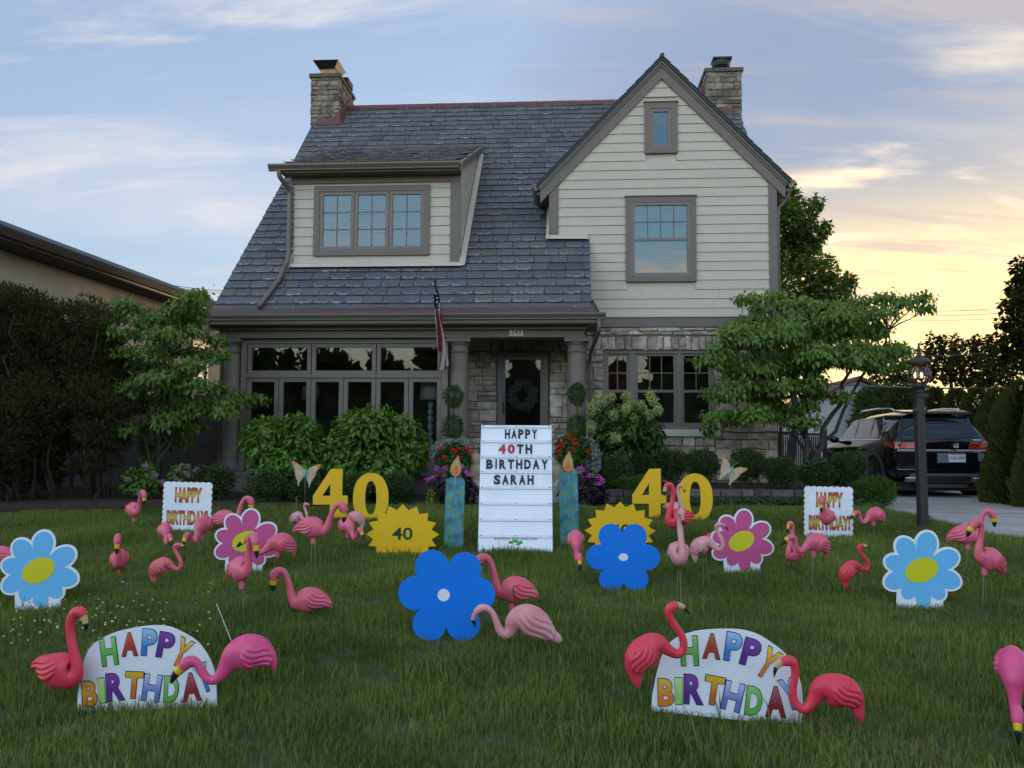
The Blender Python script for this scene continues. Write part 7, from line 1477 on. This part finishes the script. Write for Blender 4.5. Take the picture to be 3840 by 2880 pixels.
# ------------------------------------------------------------------ trees beyond
ARB = leafmat('arborvitae_spray', (0.0276, 0.0380, 0.0102), (0.0782, 0.0836, 0.0204), .15, .7, patch=1.8)
def arborvitae(px_, pyt, pyb, wpx, Y, label, m=ARB, n=8500, nm='arborvitae'):
    top = at(px_, pyt, Y); b = Vector((top.x, Y, .34)); H = top.z - .34; w = wpx * Y / 3075.0; t = empty(nm, b, 0, label, 'tree', 'arborvitae hedge along the driveway')
    MB().tube([(0, 0, -.05), (0, 0, H * .8)], [.06, .015], 6).build('trunk', BARKD, t)
    h = rv_.beta(1.0, 1.35, n); a = rv_.uniform(0, 6.283, n); rr = w * np.clip(1.08 * (1 - h) ** .48, .03, 1) * (1 + .10 * np.sin(a * 5 + h * 9)) * np.sqrt(rv_.uniform(.62, 1, n)); P = np.stack([rr * np.cos(a), rr * np.sin(a), h * H], 1)
    D = np.stack([np.cos(a) * .5, np.sin(a) * .5, np.full(n, .9)], 1) + rdir(n) * .35; V, Fc = leaf_np(P, D, np.stack([-np.sin(a), np.cos(a), np.zeros(n)], 1) + rdir(n) * .4, .16 * rv_.uniform(.6, 1.2, n) * (Y / 17) ** .5, .055 * (Y / 17) ** .5, .05); obj('crown', np_mesh('crown', V, Fc, m), t); return t
for a_ in ((3838, 1440, 1880, 140, 15.1, 'nearest big arborvitae at the right edge beside the car'), (3945, 1400, 1900, 130, 14.2, 'arborvitae cut off at the right edge of the photo'), (3800, 1478, 1860, 118, 19.2, 'arborvitae behind the right rear corner of the car'), (3742, 1470, 1800, 100, 22.2, 'arborvitae above the right end of the car roof'),
           (3664, 1466, 1780, 88, 25.2, 'arborvitae above the middle of the car roof'), (3585, 1468, 1760, 78, 27.6, 'arborvitae just right of the lamp post lantern'), (3508, 1462, 1760, 58, 29.5, 'dark narrow arborvitae right of the lamp post')): arborvitae(*a_)
SPR = leafmat('spruce_needles', (0.0256, 0.0480, 0.0160), (0.0720, 0.0992, 0.0288), .15, .7, patch=.9)
bp = at(3300, 1600, 31.0); bp.z = .45
needle_shrub('spruce_tree', bp, px_clusters([(3320, 1500, 80, 60), (3262, 1560, 45, 60), (3360, 1540, 80, 60), (3320, 1590, 100, 50), (3420, 1500, 60, 60), (3262, 1500, 30, 50)], 31.0, bp, 1.3), SPR, 'dark green spruce between the garage and the lamp post', 'tree', 1500, .24, .07, 4, None, .1, .08)
MAP = leafmat('maple_leaf', (0.0440, 0.0864, 0.0160), (0.1400, 0.1980, 0.0320), .45, .55, patch=.5)
def bigtree(name, base, spots, Y, label, m, L, W, dens=1.0, dep=1.6, trunk_r=.16, group=None, n0=420, stems=6):
    t = empty(name, base, 0, label, 'tree', group); s = MB(); cl = []
    for (cx, cy, rx, ry) in spots:
        y = Y + rv_.uniform(-dep, dep) * .6; c = at(cx, cy, y) - base; k = y / 3075.0; cl.append((tuple(c), (rx * k, max(.4, rx * k), ry * k), int(dens * n0 * rx * ry / 2500.0) + 40))
    zt = max(c[0][2] for c in cl); mx = sum(c[0][0] for c in cl) / len(cl); P = limb(s, (0, 0, -.1), (mx * .7, 0, zt * .8), trunk_r, trunk_r * .3, 8, .1, 8); s.build('trunk', BARKD, t, smooth=True); s = MB()
    for c in cl: h = min(P[1:], key=lambda p: (p - Vector(c[0])).length + max(0, p.z - c[0][2])); limb(s, h, c[0], trunk_r * .3, .01, 4, .1, 5)
    tag(s.build('branches', BARKD, t, smooth=True), kind='stuff'); crown('crown', cl, m, t, L, W, .3, .6, jit=.8, inner=.15); return t
b_ = at(2960, 1650, 27.0); b_.z = .45
bigtree('maple_tree', b_, [(2960, 740, 40, 60), (3000, 800, 60, 60), (2960, 870, 70, 70), (3040, 880, 60, 55), (2980, 970, 90, 70), (3080, 1010, 60, 60), (2970, 1070, 90, 70), (3110, 1080, 70, 60), (3060, 1140, 90, 60), (3150, 1130, 50, 40), (2960, 1180, 80, 60), (3180, 1060, 30, 40), (3060, 760, 25, 30), (3090, 860, 25, 30), (2900, 800, 60, 80), (2890, 950, 60, 90), (3140, 1210, 80, 60), (3020, 1250, 90, 60), (3000, 920, 60, 50)], 27.0, 'tall leafy maple rising behind the right corner of the house', MAP, .17, .13, .85, 1.8)
DKT = leafmat('far_tree_leaf', (0.0192, 0.0240, 0.0091), (0.0544, 0.0540, 0.0156), .35, .7, patch=.4)
far = [('oak_tree', 3560, 46.0, [(3500, 1300, 45, 50), (3560, 1310, 60, 60), (3620, 1330, 55, 55), (3530, 1380, 70, 50), (3600, 1400, 70, 50), (3660, 1420, 60, 45), (3480, 1370, 40, 50)], 'dark tree silhouetted against the sunset right of the lamp post'),
       ('oak_tree', 3410, 52.0, [(3410, 1400, 40, 30), (3440, 1380, 25, 40), (3380, 1420, 45, 30), (3340, 1400, 40, 35), (3300, 1410, 45, 30)], 'far low tree below the dogwood, left of the lamp post'),
       ('oak_tree', 3720, 44.0, [(3690, 1330, 40, 50), (3730, 1280, 35, 40), (3740, 1360, 60, 60), (3780, 1410, 60, 60), (3700, 1420, 60, 50), (3660, 1290, 20, 40)], 'dark tree with drooping twigs against the sunset near the right edge')]
for nm, bx, Y, sp, lab in far:
    b_ = at(bx, 1640, Y); b_.z = .45; bigtree(nm, b_, sp, Y, lab, DKT, .30, .22, .75, 2.5, .22, 'far trees against the sunset', 260)
b_ = at(3900, 1640, 24.0); b_.z = .45
bigtree('beech_tree', b_, [(3830, 1010, 30, 50), (3820, 1080, 40, 40), (3800, 1140, 40, 30), (3840, 1170, 40, 50), (3780, 1210, 35, 25), (3830, 1240, 50, 40), (3800, 1290, 45, 40), (3850, 1340, 50, 50), (3900, 1100, 70, 120), (3920, 1300, 70, 110), (3770, 1340, 30, 25)], 24.0, 'overhanging dark beech branches at the right edge of the photo', DKT, .20, .13, .9, 1.2, .16, None, 330)
# background hedge closing the view at left behind the fence and at far right
def treeline(name, xs, y, zt, label, m, n, L, W, seed=3):
    r = np.random.default_rng(seed); P = []
    x = r.uniform(xs[0], xs[1], n); prof = np.interp(x, np.linspace(xs[0], xs[1], 40), zt * r.uniform(.55, 1.1, 40)); z = .4 + prof * np.sqrt(r.uniform(0, 1, n)); yy = y + r.normal(0, 1.2, n)
    P = np.stack([x, yy, z], 1); V, Fc = leaf_np(P, rdir(n), rdir(n), L * r.uniform(.6, 1.3, n), W, .1); o = obj(name, np_mesh(name, V, Fc, m)); return tag(o, label, 'trees', kind='stuff')
treeline('far_hedgerow', (6, 60), 62.0, 3.6, 'far low hedgerow on the horizon at right', DKT, 9000, .9, .7)
treeline('far_hedgerow', (-70, 5), 60.0, 3.4, 'far low hedgerow on the horizon at left', DKT, 9000, .9, .7, 4)
# trees across the street, behind the camera: seen mirrored in the window glass
for k, (x0, x1, y, z) in enumerate(((-34, -9, -26, 7.2), (-11, 6, -28, 6.6), (4, 30, -27, 7.6))):
    o = treeline('trees_across_the_street', (x0, x1), y, z, 'row of street trees mirrored in the sunroom windows', leafmat('street_tree_leaf', (.045, .062, .022), (.11, .13, .045), .3, .7, patch=.4), 5200, 1.0, .8, 20 + k)
# ------------------------------------------------------------------ overhead wires
WIRE = mat('grey_cable', (.10, .10, .10), .6, .05)
def cable(p, q, r, label, sag=.3):
    p, q = Vector(p), Vector(q); o = MB().tube([p.lerp(q, k / 14) - Vector((0, 0, sag * 4 * (k / 14) * (1 - k / 14))) for k in range(15)], r, 5).build('utility_cable', WIRE); return tag(o, label, 'cable', 'overhead utility cables')
cable(at(3200, 1150, 40), at(3900, 1138, 40), .012, 'topmost of the thin cables crossing the bright sunset sky'); cable(at(3200, 1162, 40), at(3900, 1158, 40), .012, 'second thin cable crossing the bright sunset sky'); cable(at(3150, 1180, 40), at(3900, 1178, 40), .012, 'lowest of the three thin cables crossing the bright sunset sky')
cable(at(2930, 1425, 30), at(3900, 1452, 30), .028, 'thick low cable running behind the lantern', .15); cable(at(3300, 1330, 36), at(3700, 1322, 36), .012, 'thin cable just above the lantern', .1)
cable(at(600, 1062, 34), at(860, 1092, 34), .014, 'upper thin cable beside the roof at left', .05); cable(at(600, 1066, 35), at(860, 1102, 35), .012, 'lower thin cable beside the roof at left', .05)
